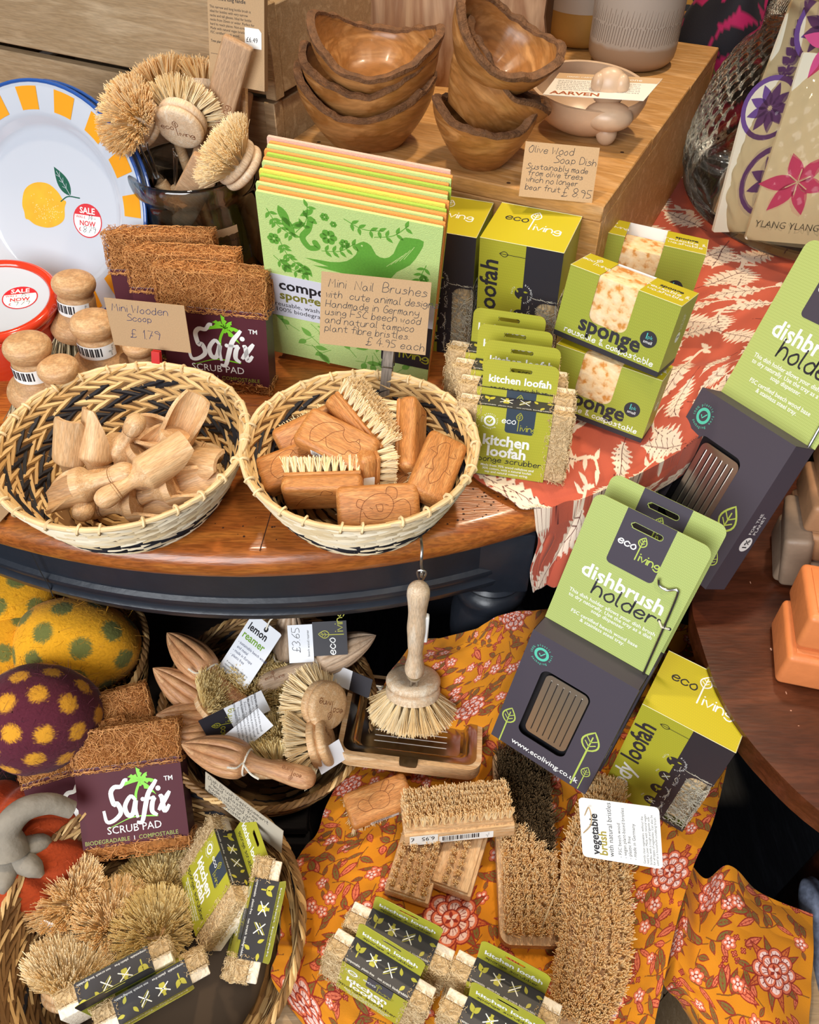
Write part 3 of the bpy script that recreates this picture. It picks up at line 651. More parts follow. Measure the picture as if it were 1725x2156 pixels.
def icon(m, fr, kind, x, y, s, col, w=.014):
    if kind == 0:
        for a in (55, 125): m.flat(fr, leafp(x, y-.1*s, .75*s, .42*s, a), col, w)
        m.stroke(fr, [(x, y-.5*s), (x, y)], .12*s, col, w)
    elif kind == 1:
        m.flat(fr, rrect(x-.25*s, y-.5*s, x+.25*s, y+.25*s, .1*s, 2), col, w); m.flat(fr, rrect(x-.12*s, y+.25*s, x+.12*s, y+.5*s, 0), col, w)
        for a in ((-.5, -.35, .5, .3), (-.5, .3, .5, -.35)): m.stroke(fr, [(x+a[0]*s, y+a[1]*s), (x+a[2]*s, y+a[3]*s)], .09*s, 'white', w+.005)
    elif kind == 2:
        for q in (-.22, 0, .22): m.stroke(fr, [(x-.4*s, y-.3*s+q*s), (x+.4*s, y+.3*s+q*s)], .05*s, col, w)
        for a in ((-.4, -.4, .4, .4), (-.4, .4, .4, -.4)): m.stroke(fr, [(x+a[0]*s, y+a[1]*s), (x+a[2]*s, y+a[3]*s)], .09*s, 'white', w+.005)
    else:
        for a in (90, 210, 330):
            c, q = math.cos(math.radians(a)), math.sin(math.radians(a)); m.flat(fr, leafp(x+.34*s*c-.3*s*-q, y+.34*s*q-.3*s*c, .62*s, .3*s, a-90), col, w)
def barcode(m, fr, x, y, wd, h, seed=1, num='060636 880709', w=.01, lbl=True):
    m.flat(fr, rrect(x, y, x+wd, y+h, h*.08, 2), 'white', w); rg = random.Random(seed); c = x+wd*.06
    while c < x+wd*.74:
        b = rg.choice((.01, .015, .025))*wd; m.flat(fr, rrect(c, y+h*.25, c+b, y+h*.9, 0), 'ink', w+.005); c += b+rg.choice((.012, .02))*wd
    m.text(fr, num, x+wd*.08, y+h*.07, h*.17, 'ink', w=w+.005)
    if lbl: logo(m, fr.rot(90, x+wd*.9, y+h*.45), 0, 0, h*.07, 'ink', 'ink', 'ink', w+.005)
def tufts(m, base, dirs, n, r, L, mat, rad=.022, spread=.12, jit=.1, seed=0, curl=.05, k=3):
    """bristle tufts: base (t,3) roots, dirs (t,3); n hairs in a tuft of radius r"""
    rg = np.random.RandomState(seed); b0 = np.asarray(base, float); d0 = np.asarray(dirs, float); d0 = d0/np.linalg.norm(d0, axis=1)[:, None]
    q = rg.randn(*b0.shape); q -= d0*(q*d0).sum(1)[:, None]; q /= np.linalg.norm(q, axis=1)[:, None]; q2 = np.cross(d0, q); an = np.arange(7)/7*6.283   # solid heart of each tuft
    rr = np.array([.7, .8+spread*.5, .6+spread, .2])*r; hh = np.array([0, .4, .62, .68])*L; T = len(b0)
    V = b0[:, None, None]+d0[:, None, None]*hh[None, :, None, None]+rr[None, :, None, None]*(q[:, None, None]*np.cos(an)[None, None, :, None]+q2[:, None, None]*np.sin(an)[None, None, :, None])
    bs = np.arange(T)*28; m.add(V.reshape(-1, 3), np.vstack([np.stack([bs+i*7+a, bs+i*7+(a+1) % 7, bs+(i+1)*7+(a+1) % 7, bs+(i+1)*7+a], 1) for i in range(3) for a in range(7)]), mat, True)
    base = np.repeat(b0, n, 0); d = np.repeat(d0, n, 0); N = len(base)
    h = rg.randn(N, 3); h -= d*(h*d).sum(1)[:, None]; h /= np.linalg.norm(h, axis=1)[:, None]+1e-9
    off = h*(r*(.3+.6*rg.rand(N)))[:, None]; d2 = d+off/r*spread*r/L*5.5+rg.randn(N, 3)*jit*1.5; d2 /= np.linalg.norm(d2, axis=1)[:, None]
    Ls = L*(1+jit*rg.randn(N)*.7)[:, None]; c = rg.randn(N, 3)*curl*L
    t = np.linspace(0, 1, k)[None, :, None]
    P_ = (base+off)[:, None]+d2[:, None]*Ls[:, None]*t+c[:, None]*t*t
    return m.fibres(P_, rad*1.5, mat, .95)
def fuzz(m, x0, y0, z0, x1, y1, z1, n, mat, L=2.0, r=.03, seed=0, lift=.12):   # curled fibres matted over a block
    rg = np.random.RandomState(seed); lo, hi = np.array([x0, y0, z0]), np.array([x1, y1, z1]); sz = hi-lo
    ar = np.array([sz[1]*sz[2], sz[0]*sz[2], sz[0]*sz[1]]); ax = rg.choice(3, n, p=ar/ar.sum()); sd = rg.randint(0, 2, n)
    c = lo+rg.rand(n, 3)*sz; i = np.arange(n); c[i, ax] = np.where(sd, hi[ax], lo[ax])
    ang = rg.rand(n)*6.28; u = (ax+1) % 3; v = (ax+2) % 3; k = 6; Pn = np.empty((n, k, 3)); bend = rg.randn(n)*1.1; a = ang.copy(); q = c.copy()
    for s in range(k):
        Pn[:, s] = q; Pn[i, s, ax] += (np.where(sd, 1, -1))*np.abs(rg.randn(n))*lift
        q[i, u] += np.cos(a)*L/k; q[i, v] += np.sin(a)*L/k; a += bend*.5
    out = np.clip(Pn, lo-lift*2.2, hi+lift*2.2); return m.fibres(out, r, mat)
def kraft_card(name, label, M, w, h, lines, col='ink', wd=.055, mat='kraft', bend=0, group=None):
    m = MB(); f = Fr((0, 0, 0), (1, 0, 0), (0, 0, 1)); m.slab(f, rrect(-w/2, 0, w/2, h, 0), -.06, 0, mat)
    for i, (tx, x, y, s) in enumerate(lines): m.hand(f, tx, x, y, s, col, wd, .12, .35, 'l', 7+i, w=.006)
    o = m.build(name); setM(o, M); return tag(o, label, 'price card', group)
# ---------------------------------------------------------------- boxes of loofah
def loofah_box(label, M, group='boxes of body loofah'):
    t = thing('loofah_box', label, 'box', M, group); w, d, h = 4.05, 3.4, 14.4; xw, zw = .75, 7.6
    m = MB()
    F = Fr((0, -d, 0), (1, 0, 0), (0, 0, 1)); Rr = Fr((w, 0, 0), (0, 1, 0), (0, 0, 1)); T = Fr((0, 0, h), (1, 0, 0), (0, 1, 0))
    m.flat(F, [(-w, 0), (.5, 0), (.5, h), (-w, h)], 'lime', 0)
    m.flat(F, [(.5, zw+2), (w, zw+2), (w, h), (.5, h)], 'slate_dark', 0); m.flat(F, [(.5, .5), (.5, 0), (w, 0), (w, .5)], 'slate_dark', 0)
    win = [(xw+1.2, .5), (w, .5), (w, 1.0), (xw+1.2, 1.0)]
    arc_ = [(xw+1.2+1.0-math.cos(a)*1.0, zw+1-1.0+math.sin(a)*1.0) for a in np.linspace(0, 1.57, 6)]
    m.flat(F, [(.5, .5), (xw+1.2, .5)]+arc_+[(w, zw+1), (w, zw+2), (.5, zw+2)], 'slate_dark', 0)
    m.flat(Rr, [(-d, zw+1), (d, zw+1), (d, h), (-d, h)], 'lime_side', 0); m.flat(Rr, [(-d+2.4, 0), (d, 0), (d, zw+1), (-d+2.4, zw+1)], 'lime_side', 0); m.flat(Rr, [(-d, 0), (-d+2.4, 0), (-d+2.4, .5), (-d, .5)], 'lime_side', 0)
    m.flat(T, [(-w, -d), (w, -d), (w, d), (-w, d)], 'lime_top', 0)
    m.add([(-w, -d, 0), (-w, d, 0), (-w, d, h), (-w, -d, h), (w, d, 0), (w, d, h), (w, -d, 0)], [(0, 3, 2, 1), (1, 2, 5, 4), (0, 1, 4, 6)], 'lime_side')
    for a in (((-w, -d, h), (w, -d, h)), ((w, -d, h), (w, d, h)), ((-w, d, h), (w, d, h))): m.tube(a, .035, 'card_edge', 4)
    logo(m, T, -.2, .6, .62, 'ink', 'white', 'white', .01, .13)
    f2 = F.rot(90, -w+1.9, .5); m.text(f2, 'body', .1, 0, 2.4, 'white', .02, slant=.12); m.text(f2, 'loofah', 5.6, 0, 2.5, 'slate_dark', .02, slant=.05)
    m.stroke(F, leafp(-1.2, h-1.3, .85, .55, 180), .07, 'ink', closed=True); m.stroke(F, [(-2, h-1.3), (.5, h-1.3)], .06, 'ink')
    for k, (x, z) in enumerate(((.4, 9.2), (.4, 6.7), (.3, 4.3), (.3, 2.1))):
        m.flat(F, circ(x, z, .66, 20), 'slate_dark', .008); icon(m, F, (3, 2, 0, 1)[k], x, z, .72, 'lime', .014)
        m.arc(F, ('biodegradable', 'scratch', 'compostable', 'foaming')[k], x, z, .98, .32, 'white', 0); m.arc(F, ('fully', 'non', '', 'non')[k], x, z, .86, .28, 'white', 165)
    m.build('carton', t)
    m = MB(); m.rbox(xw+.6, -d+.25, .6, w-.25, -d+3.2, zw+1.2, .8, 'loofah_core'); fuzz(m, xw+.6, -d+.25, .6, w-.25, -d+3.2, zw+1.2, 900, 'loofah_grey', 2.2, .035, 3)
    m.build('loofah', t); return t
R('card_edge', plain, '#d8d2a0', .6); R('loofah_grey', strand, '#cfc7b0', '#a0988a')
lb = loofah_box('loofah carton standing against the pine box, its whole yellow top showing', RT((12.0, 74.7, 75.3), (3.5, 0, -21.9)))
dup(lb, RT((3.5, 77.9, 75.05), (3, 1, -17.6)), 'loofah carton half hidden behind the pack of sponge cloths')
dup(lb, RT((25.4, 39.0, 46.3), (-4, 2.4, -32.4), 1.06), 'loofah carton on the ochre cloth beside the dark table edge')
# ---------------------------------------------------------------- boxes of sponge
def sponge_box(label, M, low=0.0, group='boxes of cellulose sponge'):
    t = thing('sponge_box', label, 'box', M, group); w, d, h = 5.3, 2.0, 6.8; a, b, zb = -2.4, 1.35, 2.5; r = .8
    m = MB(); F = Fr((0, -d, 0), (1, 0, 0), (0, 0, 1)); Rr = Fr((w, 0, 0), (0, 1, 0), (0, 0, 1)); T = Fr((0, 0, h), (1, 0, 0), (0, 1, 0))
    c0 = [(a, h)]+[(a+r-r*math.cos(q), zb+r-r*math.sin(q)) for q in np.linspace(0, 1.57, 6)]; c1 = [(b-r+r*math.sin(q), zb+r-r*math.cos(q)) for q in np.linspace(0, 1.57, 6)]+[(b, h)]
    m.flat(F, [(-w, h)]+[(-w, .5), (w, .5), (w, h)]+c1[::-1]+c0[::-1], 'lime_side', 0); m.flat(F, rrect(-w, 0, w, .5, 0), 'slate_dark', 0)
    m.flat(T, rrect(-w, -d, a, d, 0), 'lime_top', 0); m.flat(T, rrect(b, -d, w, d, 0), 'lime_top', 0)
    m.flat(Rr, rrect(-d, .5, d, h, 0), 'lime_side', 0); m.flat(Rr, rrect(-d, 0, d, .5, 0), 'slate_dark', 0)
    m.add([(-w, -d, 0), (-w, d, 0), (-w, d, h), (-w, -d, h), (w, d, 0), (w, d, h), (w, -d, 0)], [(0, 3, 2, 1), (0, 1, 4, 6)], 'lime_side'); m.add([(-w, d, 0), (-w, d, h), (w, d, h), (w, d, 0)], [(0, 1, 2, 3)], 'white')
    for q in (((-w, -d, h), (a, -d, h)), ((b, -d, h), (w, -d, h)), ((w, -d, h), (w, d, h)), ((-w, -d, h), (-w, d, h))): m.tube(q, .03, 'card_edge', 4)
    logo(m, T, -3.9, .3, .32, 'white', 'white', 'white', .01, .07)
    m.text(T, 'sponge', 3.3, .55, .78, 'ink', .03, 'c'); m.hand(T, 'reusable &', 3.3, -.15, .55, 'white', .07, 0, .1, 'c'); m.hand(T, 'washable', 3.3, -.9, .55, 'white', .07, 0, .1, 'c')
    m.text(F, 'sponge', -3.1, 1.45, 2.15, 'slate_dark', .028); m.hand(F, 'reusable & compostable', -4.3, .75, .56, 'white', .08, 0, .15)
    m.flat(F, circ(3.5, 3.0, .78, 24), 'slate_dark'); m.text(F, '1', 3.2, 3.0, .8, 'teal', .01, 'c', w=.02); m.text(F, 'pk', 3.62, 3.05, .5, 'teal', 0, 'c', w=.02); m.text(F, 'small', 3.5, 2.6, .42, 'white', 0, 'c', w=.02)
    f2 = Rr.rot(90, .2, 2.6); m.flat(f2, circ(.6, .1, .5, 16), 'white'); m.text(f2, '1', .6, -.2, .8, 'ink', .02, 'c', w=.02); m.text(f2, 'FOR THE', 1.3, .15, .4, 'white'); m.text(f2, 'PLANET', 1.3, -.25, .4, 'white')
    m.build('carton', t)
    m = MB(); m.rbox(-w+.25, -d+.12, .2, w-.25, d-.25, h-.05-low, .15, 'sponge'); m.build('sponge', t); return t
R('teal', plain, '#4fb8b0', .5)
def spongem(n):
    m, b, N, L = _new(n); tc = N('TexCoord'); v = N('TexVoronoi'); v.inputs['Scale'].default_value = 160; L(tc.outputs['Object'], v.inputs['Vector'])
    nz = N('TexNoise'); nz.inputs['Scale'].default_value = 110; nz.inputs['Detail'].default_value = 4; L(tc.outputs['Object'], nz.inputs['Vector'])
    r = _ramp(N, [(.36, '#d08a3c'), (.47, '#ecc794'), (.7, '#f0d8b0')]); L(nz.outputs[0], r.inputs[0]); L(r.outputs[0], b.inputs['Base Color']); b.inputs['Roughness'].default_value = .9
    bp = N('Bump'); bp.inputs['Strength'].default_value = .9; bp.inputs['Distance'].default_value = .002; L(nz.outputs[0], bp.inputs['Height']); L(bp.outputs[0], b.inputs['Normal']); return m
R('sponge', spongem)
sb = sponge_box('sponge carton balanced on top of another, in front of the third', RT((18.9, 63.9, 82.8), (-9.5, 1.6, -37)))
dup(sb, RT((18.3, 62.6, 75.75), (-11.5, 2.2, -30.2), .97), 'sponge carton at the base of the pair, just beneath its twin')
sk = sponge_box('sponge carton at the back next to the pine box, sponge sunk low inside', RT((24.3, 78.5, 79.0), (-6.4, 3.7, -19.6), 1.06), 1.0)
sp_ = thing('sponge_box', 'green carton hidden beneath the farthest sponge carton', 'box', RT((24.9, 79.4, 75.6), (0, 0, -19.6)), 'boxes of cellulose sponge'); m = MB(); m.box(-5.4, -1.9, 0, 5.4, 1.9, 3.1, 'lime_side'); m.build('carton', sp_)
# ---------------------------------------------------------------- kitchen loofah packs
def loofah_pack(label, M, group='kitchen loofah packs'):
    t = thing('loofah_pack', label, 'sponge', M, group); w, d, h, H = 3.55, 1.25, 7.4, 3.6
    m = MB(); F = Fr((0, -d, 0), (1, 0, 0), (0, 0, 1)); T = Fr((0, 0, h), (1, 0, 0), (0, 1, 0)); K = Fr((0, d, h), (1, 0, 0), (0, 0, 1))
    m.slab(F, rrect(-w, 0, w, h, 0), -.05, 0, 'lime'); m.slab(T, rrect(-w, -d, w, d, 0), -.05, 0, 'slate_dark'); m.box(-w, -d, -.05, w, d, 0, 'lime_side'); m.box(-w, d, 0, w, d+.05, h, 'lime_side')
    slot = rrect(-1.05, 2.55, 1.05, 2.95, .2, 4); m.holed(K, rrect(-w, 0, w, H, (0, 0, .7, .7)), slot, -.05, 0, 'lime'); m.holed(Fr(K.o+[0, .05, 0], -K.u, K.v), rrect(-w, 0, w, H, (0, 0, .7, .7)), slot, -.02, .005, 'slate_dark')
    m.text(K, 'kitchen loofah', 0, 1.35, 1.05, 'white', .025, 'c'); m.hand(K, 'sponge scrubber', 0, .55, .5, 'ink', .06, 0, .15, 'c')
    for i in range(4):
        x = (-2.6, -.95, .8, 2.5)[i]; icon(m, T, (0, 1, 2, 3)[i], x, .25, 1.15, 'olive_print'); m.text(T, ('compostable', 'plastic-free', 'non scratch', 'biodegradable')[i], x, -1.0, .3, 'white', 0, 'c')
    badge(m, F, -2.25, h-1.55, .85, 'white', 'lime'); m.flat(F, rrect(-.75, h-2.55, 2.0, h, (.3, .3, 0, 0)), 'slate_blue', .008); logo(m, F, .45, h-1.55, .36, 'white', 'lime', 'lime', .02, .075)
    m.text(F, 'kitchen', -.5, 3.35, 1.55, 'white', .03, 'c'); m.text(F, 'loofah', -.35, 2.15, 1.55, 'white', .03, 'c'); m.hand(F, 'sponge scrubber', -.1, 1.5, .6, 'ink', .075, 0, .15, 'c')
    for k, q in enumerate(('Made from 70% wood cellulose and', '30% cotton, with a natural loofah', 'top and natural cotton string.')): m.text(F, q, -.1, .95-k*.36, .36, 'white', .01, 'c')
    m.build('card_sleeve', t)
    m = MB(); q = (-5.4, .15, .12, 5.4, d-.08, h-.12); m.rbox(*q, .12, 'cellulose'); q = (-5.4, -d+.15, .12, 5.4, .1, h-.12); m.rbox(*q, .1, 'loofah_core')
    for a, b in ((-5.4, -3.4), (3.4, 5.4)): fuzz(m, a, -d+.1, .15, b, .1, h-.1, 520, 'loofah_fibre', 1.3, .028, 5)
    m.build('loofah_pad', t); return t
R('olive_print', plain, '#b9b23c', .5)
PU = [(8.9, 54.3, 75.55, -12.6, -.5, -12.7)]
lp = loofah_pack('frontmost kitchen loofah pack of the upper row, leaning toward the basket of nail brushes', RT((9.05, 54.9, 75.6), (-12.6, -.5, -12.7), .92))
dup(lp, RT((9.3, 57.3, 75.6), (-11, -.6, -14), .95), 'second kitchen loofah pack of the upper row, behind the foremost')
dup(lp, RT((8.9, 59.9, 75.6), (-10, -.4, -14), .95), 'third kitchen loofah pack of the upper row, between two others')
dup(lp, RT((8.5, 62.6, 75.6), (-9, 0, -15), .95), 'hindmost kitchen loofah pack of the upper row, touching the loofah carton')
# ---------------------------------------------------------------- coir scrub pads
def palm(m, fr, x, y, s, col, w=.012):
    m.stroke(fr, sm([(x-.35*s, y-1.15*s), (x-.28*s, y-.6*s), (x, y)], 6), .14*s, col, w, caps=False)
    for a, L in ((15, .9), (55, .75), (100, .85), (140, .85), (172, 1.0), (-35, .95)):
        ar = math.radians(a); n = 8; c = np.array([[x+L*s*t*math.cos(ar)+.0, y+L*s*t*math.sin(ar)-.35*s*t*t*abs(math.cos(ar))] for t in np.linspace(0, 1, n)])
        nn = np.stack([-np.gradient(c[:, 1]), np.gradient(c[:, 0])], 1); nn /= np.linalg.norm(nn, axis=1)[:, None]; hw = .17*s*np.sin(np.linspace(.25, math.pi, n))
        up = []; dn = []
        for k in range(n): up.append(c[k]+nn[k]*hw[k]*.35); dn.append(c[k]-nn[k]*hw[k]*(1.3 if k % 2 else .7))
        m.flat(fr, np.vstack([up, dn[::-1]]), col, w)
    for q in ((-.05, -.12), (.07, -.1), (0, -.22)): m.flat(fr, circ(x+q[0]*s, y+q[1]*s, .07*s, 8), col, w+.004)
SX = {'S': ('78 68 57 37 26 34 44 53 52 31 11 03', 1), 'a': ('55 36 14 22 42 55 53 61', .8), 'f': ('79 68 46 33 20 00,25 65', .9), 'i': ('35 24 22 41,47 47', .8), 'x': ('15 25 32 42 53,56 45 23 12', .8)}
def scrub_pad(label, M, group='coir scrub pads in maroon sleeves'):
    t = thing('scrub_pad', label, 'scrub pad', M, group); w, d = 4.75, 1.0
    m = MB(); m.rbox(-w+.1, -d+.1, 0, w-.1, d-.1, 11.2, .25, 'coir_core'); fuzz(m, -w+.05, -d+.05, 7.9, w-.05, d-.05, 11.25, 2300, 'coir', 2.2, .028, 1, .14); fuzz(m, -w+.05, -d+.05, 0, w-.05, d-.05, .9, 600, 'coir', 2, .028, 2, .14); m.build('coir_pad', t)
    m = MB(); z0, z1 = .9, 8.1; dd = d+.08; ww = w+.06; F = Fr((0, -dd, 0), (1, 0, 0), (0, 0, 1))
    m.flat(F, rrect(-ww, z0, ww, z1, 0), 'maroon', 0); m.add([(-ww, -dd, z0), (-ww, dd, z0), (ww, dd, z0), (ww, -dd, z0), (-ww, -dd, z1), (-ww, dd, z1), (ww, dd, z1), (ww, -dd, z1)], [(0, 4, 5, 1), (1, 5, 6, 2), (2, 6, 7, 3)], 'maroon_side')
    m.tube([(-ww, -dd, z1), (ww, -dd, z1)], .03, 'card_edge2', 4)
    palm(m, F, 1.0, 6.4, 1.7, 'palm_green', .008); m.stroke(F, sm([(-2.2, 2.55), (0, 3.25), (2.2, 3.1)], 6), .14, 'palm_green', .008, taper=np.linspace(.3, 1, 13))
    cx = -2.75
    for ch in 'Safix':
        st, sc = SX[ch]
        for q in st.split(','):
            p = sm([(int(v[0]), int(v[1])) for v in q.split()], 4) if ' ' in q else np.zeros((0, 2))
            big = 1.5 if ch == 'S' else 1.2; pt = np.stack([cx+p[:, 0]*.2*big+p[:, 1]*.045*big, 3.15+(p[:, 1]-1)*.33*big], 1)
            tp = .5+.6*np.abs(np.sin(np.linspace(.3, 2.9, len(pt)))); m.stroke(F, pt, .40, 'white', .016, taper=tp, caps=len(pt) < 3)
        cx += {'S': 1.7, 'a': 1.35, 'f': .9, 'i': .82, 'x': 1}[ch]
    m.text(F, 'TM', 3.55, 6.1, .6, 'white', .01, 'c'); m.text(F, 'SCRUB PAD', 0, 2.0, .95, 'white', 0, 'c'); m.text(F, 'BIODEGRADABLE', -.5, 1.25, .52, 'palm_olive', .005, 'r'); m.text(F, 'I', -.1, 1.25, .52, 'white', .005, 'c'); m.text(F, 'COMPOSTABLE', .3, 1.25, .52, 'palm_olive', .005)
    m.build('sleeve', t); return t
R('palm_green', plain, '#7fd321', .5); R('palm_olive', plain, '#8f9a3a', .5); R('card_edge2', plain, '#8d7a82', .6)
sp1 = scrub_pad('frontmost coir scrub pad of the row beside the sponge cloths', RT((-19.3, 68.6, 74.9), (-9, 1.5, -7.8), 1.1))
dup(sp1, RT((-22.4, 71.6, 75.1), (-9, 1.2, -4), 1.1), 'middle coir scrub pad of the row of three, before the glass jar')
dup(sp1, RT((-25.3, 75.0, 75.2), (-10, 1, -1), 1.1), 'rearmost coir scrub pad of the row, right against the glass jar')
# ---------------------------------------------------------------- pack of sponge cloths
M3 = RT((-6.3, 71.0, 75.4), (10.3, 5.5, -12.4), .98)
cg = 'printed sponge cloths in a leaning row'
cl_cols = ['cl_green', 'cl_orange', 'cl_green', 'cl_orange', 'cl_green2', 'cl_yellow', 'cl_orange', 'cl_green', 'cl_orange', 'cl_green2', 'cl_orange', 'cl_green', 'cl_orange', 'cl_pink']
for nme, c in (('cl_green', '#c4dc8a'), ('cl_green2', '#a8c84a'), ('cl_orange', '#ef9a4c'), ('cl_yellow', '#ecd95a'), ('cl_pink', '#e2b9a4')): R(nme, plain, c, .9, var=.06, scale=400, bump=.4, bscale=900)
R('cl_print', plain, '#62a436', .9, var=.12, scale=500); R('cl_print2', plain, '#74ad45', .9); R('band', plain, '#d9dbe6', .45); R('clear', plain, '#cfd6da', .15)
names = ['foremost green sponge cloth with a bird print, banded in white paper', 'orange sponge cloth, first behind the bird print', 'green sponge cloth, second behind the bird print', 'orange sponge cloth, third behind the bird print', 'deep green sponge cloth, fourth behind the bird print', 'yellow sponge cloth, the only yellow one of the row', 'orange sponge cloth just behind the yellow one', 'green sponge cloth, second behind the yellow one', 'orange sponge cloth, third behind the yellow one', 'green sponge cloth, fourth behind the yellow one', 'orange sponge cloth, fifth behind the yellow one', 'green sponge cloth, third from the back of the row', 'orange sponge cloth, next to last in the row', 'pale pink sponge cloth, last of the row against the crate']
for k in range(14):
    Mk = M3@RT((-.04*k+(.16*math.sin(k*2.3)), .06+k*.40, .12*k+(.1*math.sin(k*3.1))), (-.1*k, 0, 0)); m = MB(Mk@np.eye(4)); f = Fr((0, 0, 0), (1, 0, 0), (0, 0, 1)); h = 20
    m.M = np.eye(4); m.slab(f, rrect(-8.5, 0, 8.5, h, .15, 2), -.3, 0, cl_cols[k])
    if k == 0:
        g = 'cl_print'; rg = random.Random(3)
        bird = [(-4.3, 13.7), (-1.8, 13.8), (-.2, 14.3), (.7, 15.3), (.75, 16.0), (.4, 16.3), (.8, 16.5), (1.4, 16.9), (2.1, 16.6), (2.6, 15.7), (3.4, 15.5), (4.2, 16.2), (4.8, 18.0), (5.8, 18.3), (6.9, 18.2), (6.6, 16.9), (5.8, 15.3), (4.6, 14.2), (3.9, 13.0), (3.2, 12.4), (2.6, 13.0), (.6, 12.7), (-1.6, 12.8), (-3.6, 13.0), (-2.0, 13.2)]
        m.flat(f, sm(bird, 2, True), g, .008)
        for q in range(5): m.stroke(f, [(3.6+q*.4, 14.6+q*.3), (4.7+q*.35, 15.8+q*.4)], .05, 'cl_green', .014, caps=False)
        m.flat(f, circ(1.25, 16.4, .1, 8), 'cl_green', .014)
        for bx in ((-7.6, 18.4, -60, 6), (-.4, 18.9, -22, 4), (-2.6, 14.9, 12, 5), (-6.6, 15, -65, 7), (2.4, 17.6, 18, 3), (-5, 16.4, 55, 3), (7.3, 15.6, -105, 5), (-7.4, 13.2, -40, 4)):
            x, y, a, n = bx; ar = math.radians(a); st = sm([(x, y), (x+1.8*math.cos(ar), y+1.8*math.sin(ar)), (x+3.6*math.cos(ar+.25), y+3.6*math.sin(ar+.25))], 5); m.stroke(f, st, .08, g, .008)
            for q in range(1, n+1):
                p = st[int(q*(len(st)-1)/(n+.01))] if n else st[0]
                for sg in (1, -1): m.flat(f, leafp(p[0], p[1], .85, .36, a+sg*55, 5), g, .008)
        for x, y, L, wd, a in ((-6.2, 17.9, 2.3, .95, -60), (-4.0, 17.6, 1.5, .6, 200), (-2.9, 17.8, 1.3, .55, 150), (-6.7, 12.2, 1.2, .9, -30), (-4.6, 12.4, 1.6, .55, -70), (-5.7, 12, 1.5, .6, 140), (-5.2, 16.8, 1.2, .5, 40), (-6.5, 19, 2.4, .9, -65), (-3.2, 19.2, 1.6, .6, 215), (-4.4, 12.8, 1.5, .6, -60)): m.flat(f, leafp(x, y, L, wd, a), g, .008)
        for x, y, r in ((-7.2, 15.2, .62), (-1.9, 16.6, .8), (-.4, 16.2, .5), (-2.2, 18.7, .42), (-1.4, 18.1, .33), (7.2, 14.0, .45)):
            for q in range(6): m.flat(f, circ(x+.6*r*math.cos(q*1.047), y+.6*r*math.sin(q*1.047), .45*r, 10), g, .008)
        m.stroke(f, sm([(-3.5, 18.2), (-3.8, 17), (-4.4, 16), (-3.8, 15.0), (-3.0, 15.2), (-3.2, 15.7)], 5), .6, g, .008)
        for q in range(26):
            x, y, a = rg.uniform(-7.8, 7.6), rg.uniform(1, 5.4), rg.uniform(0, 360); m.flat(f, leafp(x, y, rg.uniform(1, 1.9), .7, a), 'cl_print2', .008); m.stroke(f, [(x, y), (x-1.2*math.cos(math.radians(a)), y-1.2*math.sin(math.radians(a)))], .07, 'cl_print2', .008)
        b = [(-8.5, 5.6), (8.5, 5.6), (8.5, 11), (-8.5, 11)]; m.slab(f, b, .005, .03, 'band')
        m.text(f, 'compostable', -7.2, 9.2, 1.75, 'ink', .025, w=.035); m.text(f, 'sponge cloth', -7.2, 7.95, 1.5, 'olive_ink', .03, w=.035); m.text(f, 'reusable, washable super', -7.8, 6.95, .8, 'ink', w=.035); m.text(f, '100% biodegradable', -7.8, 6.2, .8, 'ink', w=.035); m.text(f, 'compostable', 1.5, 5.75, .7, 'ink', w=.035)
        m.slab(f, rrect(3.4, 2.2, 8.5, 8, (.4, 0, 0, 0)), .03, .05, 'slate_dark'); logo(m, f, 5.3, 4.4, .62, 'white', 'lime', 'lime', .06, .15)
    o = m.build('sponge_cloth'); setM(o, Mk); tag(o, names[k], 'sponge cloth', cg)
R('olive_ink', plain, '#7d7a2e', .5)
# ---------------------------------------------------------------- seagrass baskets
R('seagrass', strand, '#e6c48c', '#c39a60'); R('seagrass_pale', strand, '#f0e2c6', '#d6bd92'); R('seagrass_black', strand, '#2b2a30', '#17161c'); R('seagrass_brown', strand, '#a07a4c', '#6f5030'); R('seagrass_core', plain, '#7d5a34', .9)
R('cane', plain, '#dcc091', .5, var=.15, scale=60)
def weave(m, prof, rows, n, side, tone, seed, wd=.42, slant=.5, th=.15):
    """leaf shaped strands in herring-bone rows over a round wall; prof(t)->(r,z)"""
    rg = random.Random(seed); K = 6
    for i in range(rows):
        t0 = (i+.5)/rows; sg = 1 if i % 2 else -1
        for k in range(n):
            a0 = (k+rg.uniform(-.12, .12)+.5*(i % 2))/n*2*math.pi; span = 2*math.pi/n*1.75; pts = []; ws = []
            for q in range(K):
                u = q/(K-1); a = a0+(u-.5)*span; t = t0+sg*(u-.5)*slant*2/rows*1.5+rg.uniform(-.006, .006); r, z = prof(min(max(t, 0), 1.02)); r += side*(th*.5+.13*math.sin(math.pi*u)); pts.append((r*math.cos(a), r*math.sin(a), z)); ws.append(wd*(.25+.75*math.sin(math.pi*(.12+.76*u)))*rg.uniform(.9, 1.1))
            p = np.array(pts); w = np.array(ws)[:, None]; rad = p*[1, 1, 0]; rad /= np.linalg.norm(rad, axis=1)[:, None]; r1, z1 = prof(t0+.02); r0, z0 = prof(t0-.02); sl = nrm([r1-r0, z1-z0]); upv = rad*sl[0]+np.array([0, 0, 1])*sl[1]; out = rad*sl[1]-np.array([0, 0, 1])*sl[0]; out *= side
            V = np.stack([p-upv*w*.5, p+out*th, p+upv*w*.5, p-out*th*.4], 1)
            F = [(j*4+c, j*4+(c+1) % 4, (j+1)*4+(c+1) % 4, (j+1)*4+c) for j in range(K-1) for c in range(4)]
            m.add(V.reshape(-1, 3), F, tone(i, k, rg), True)
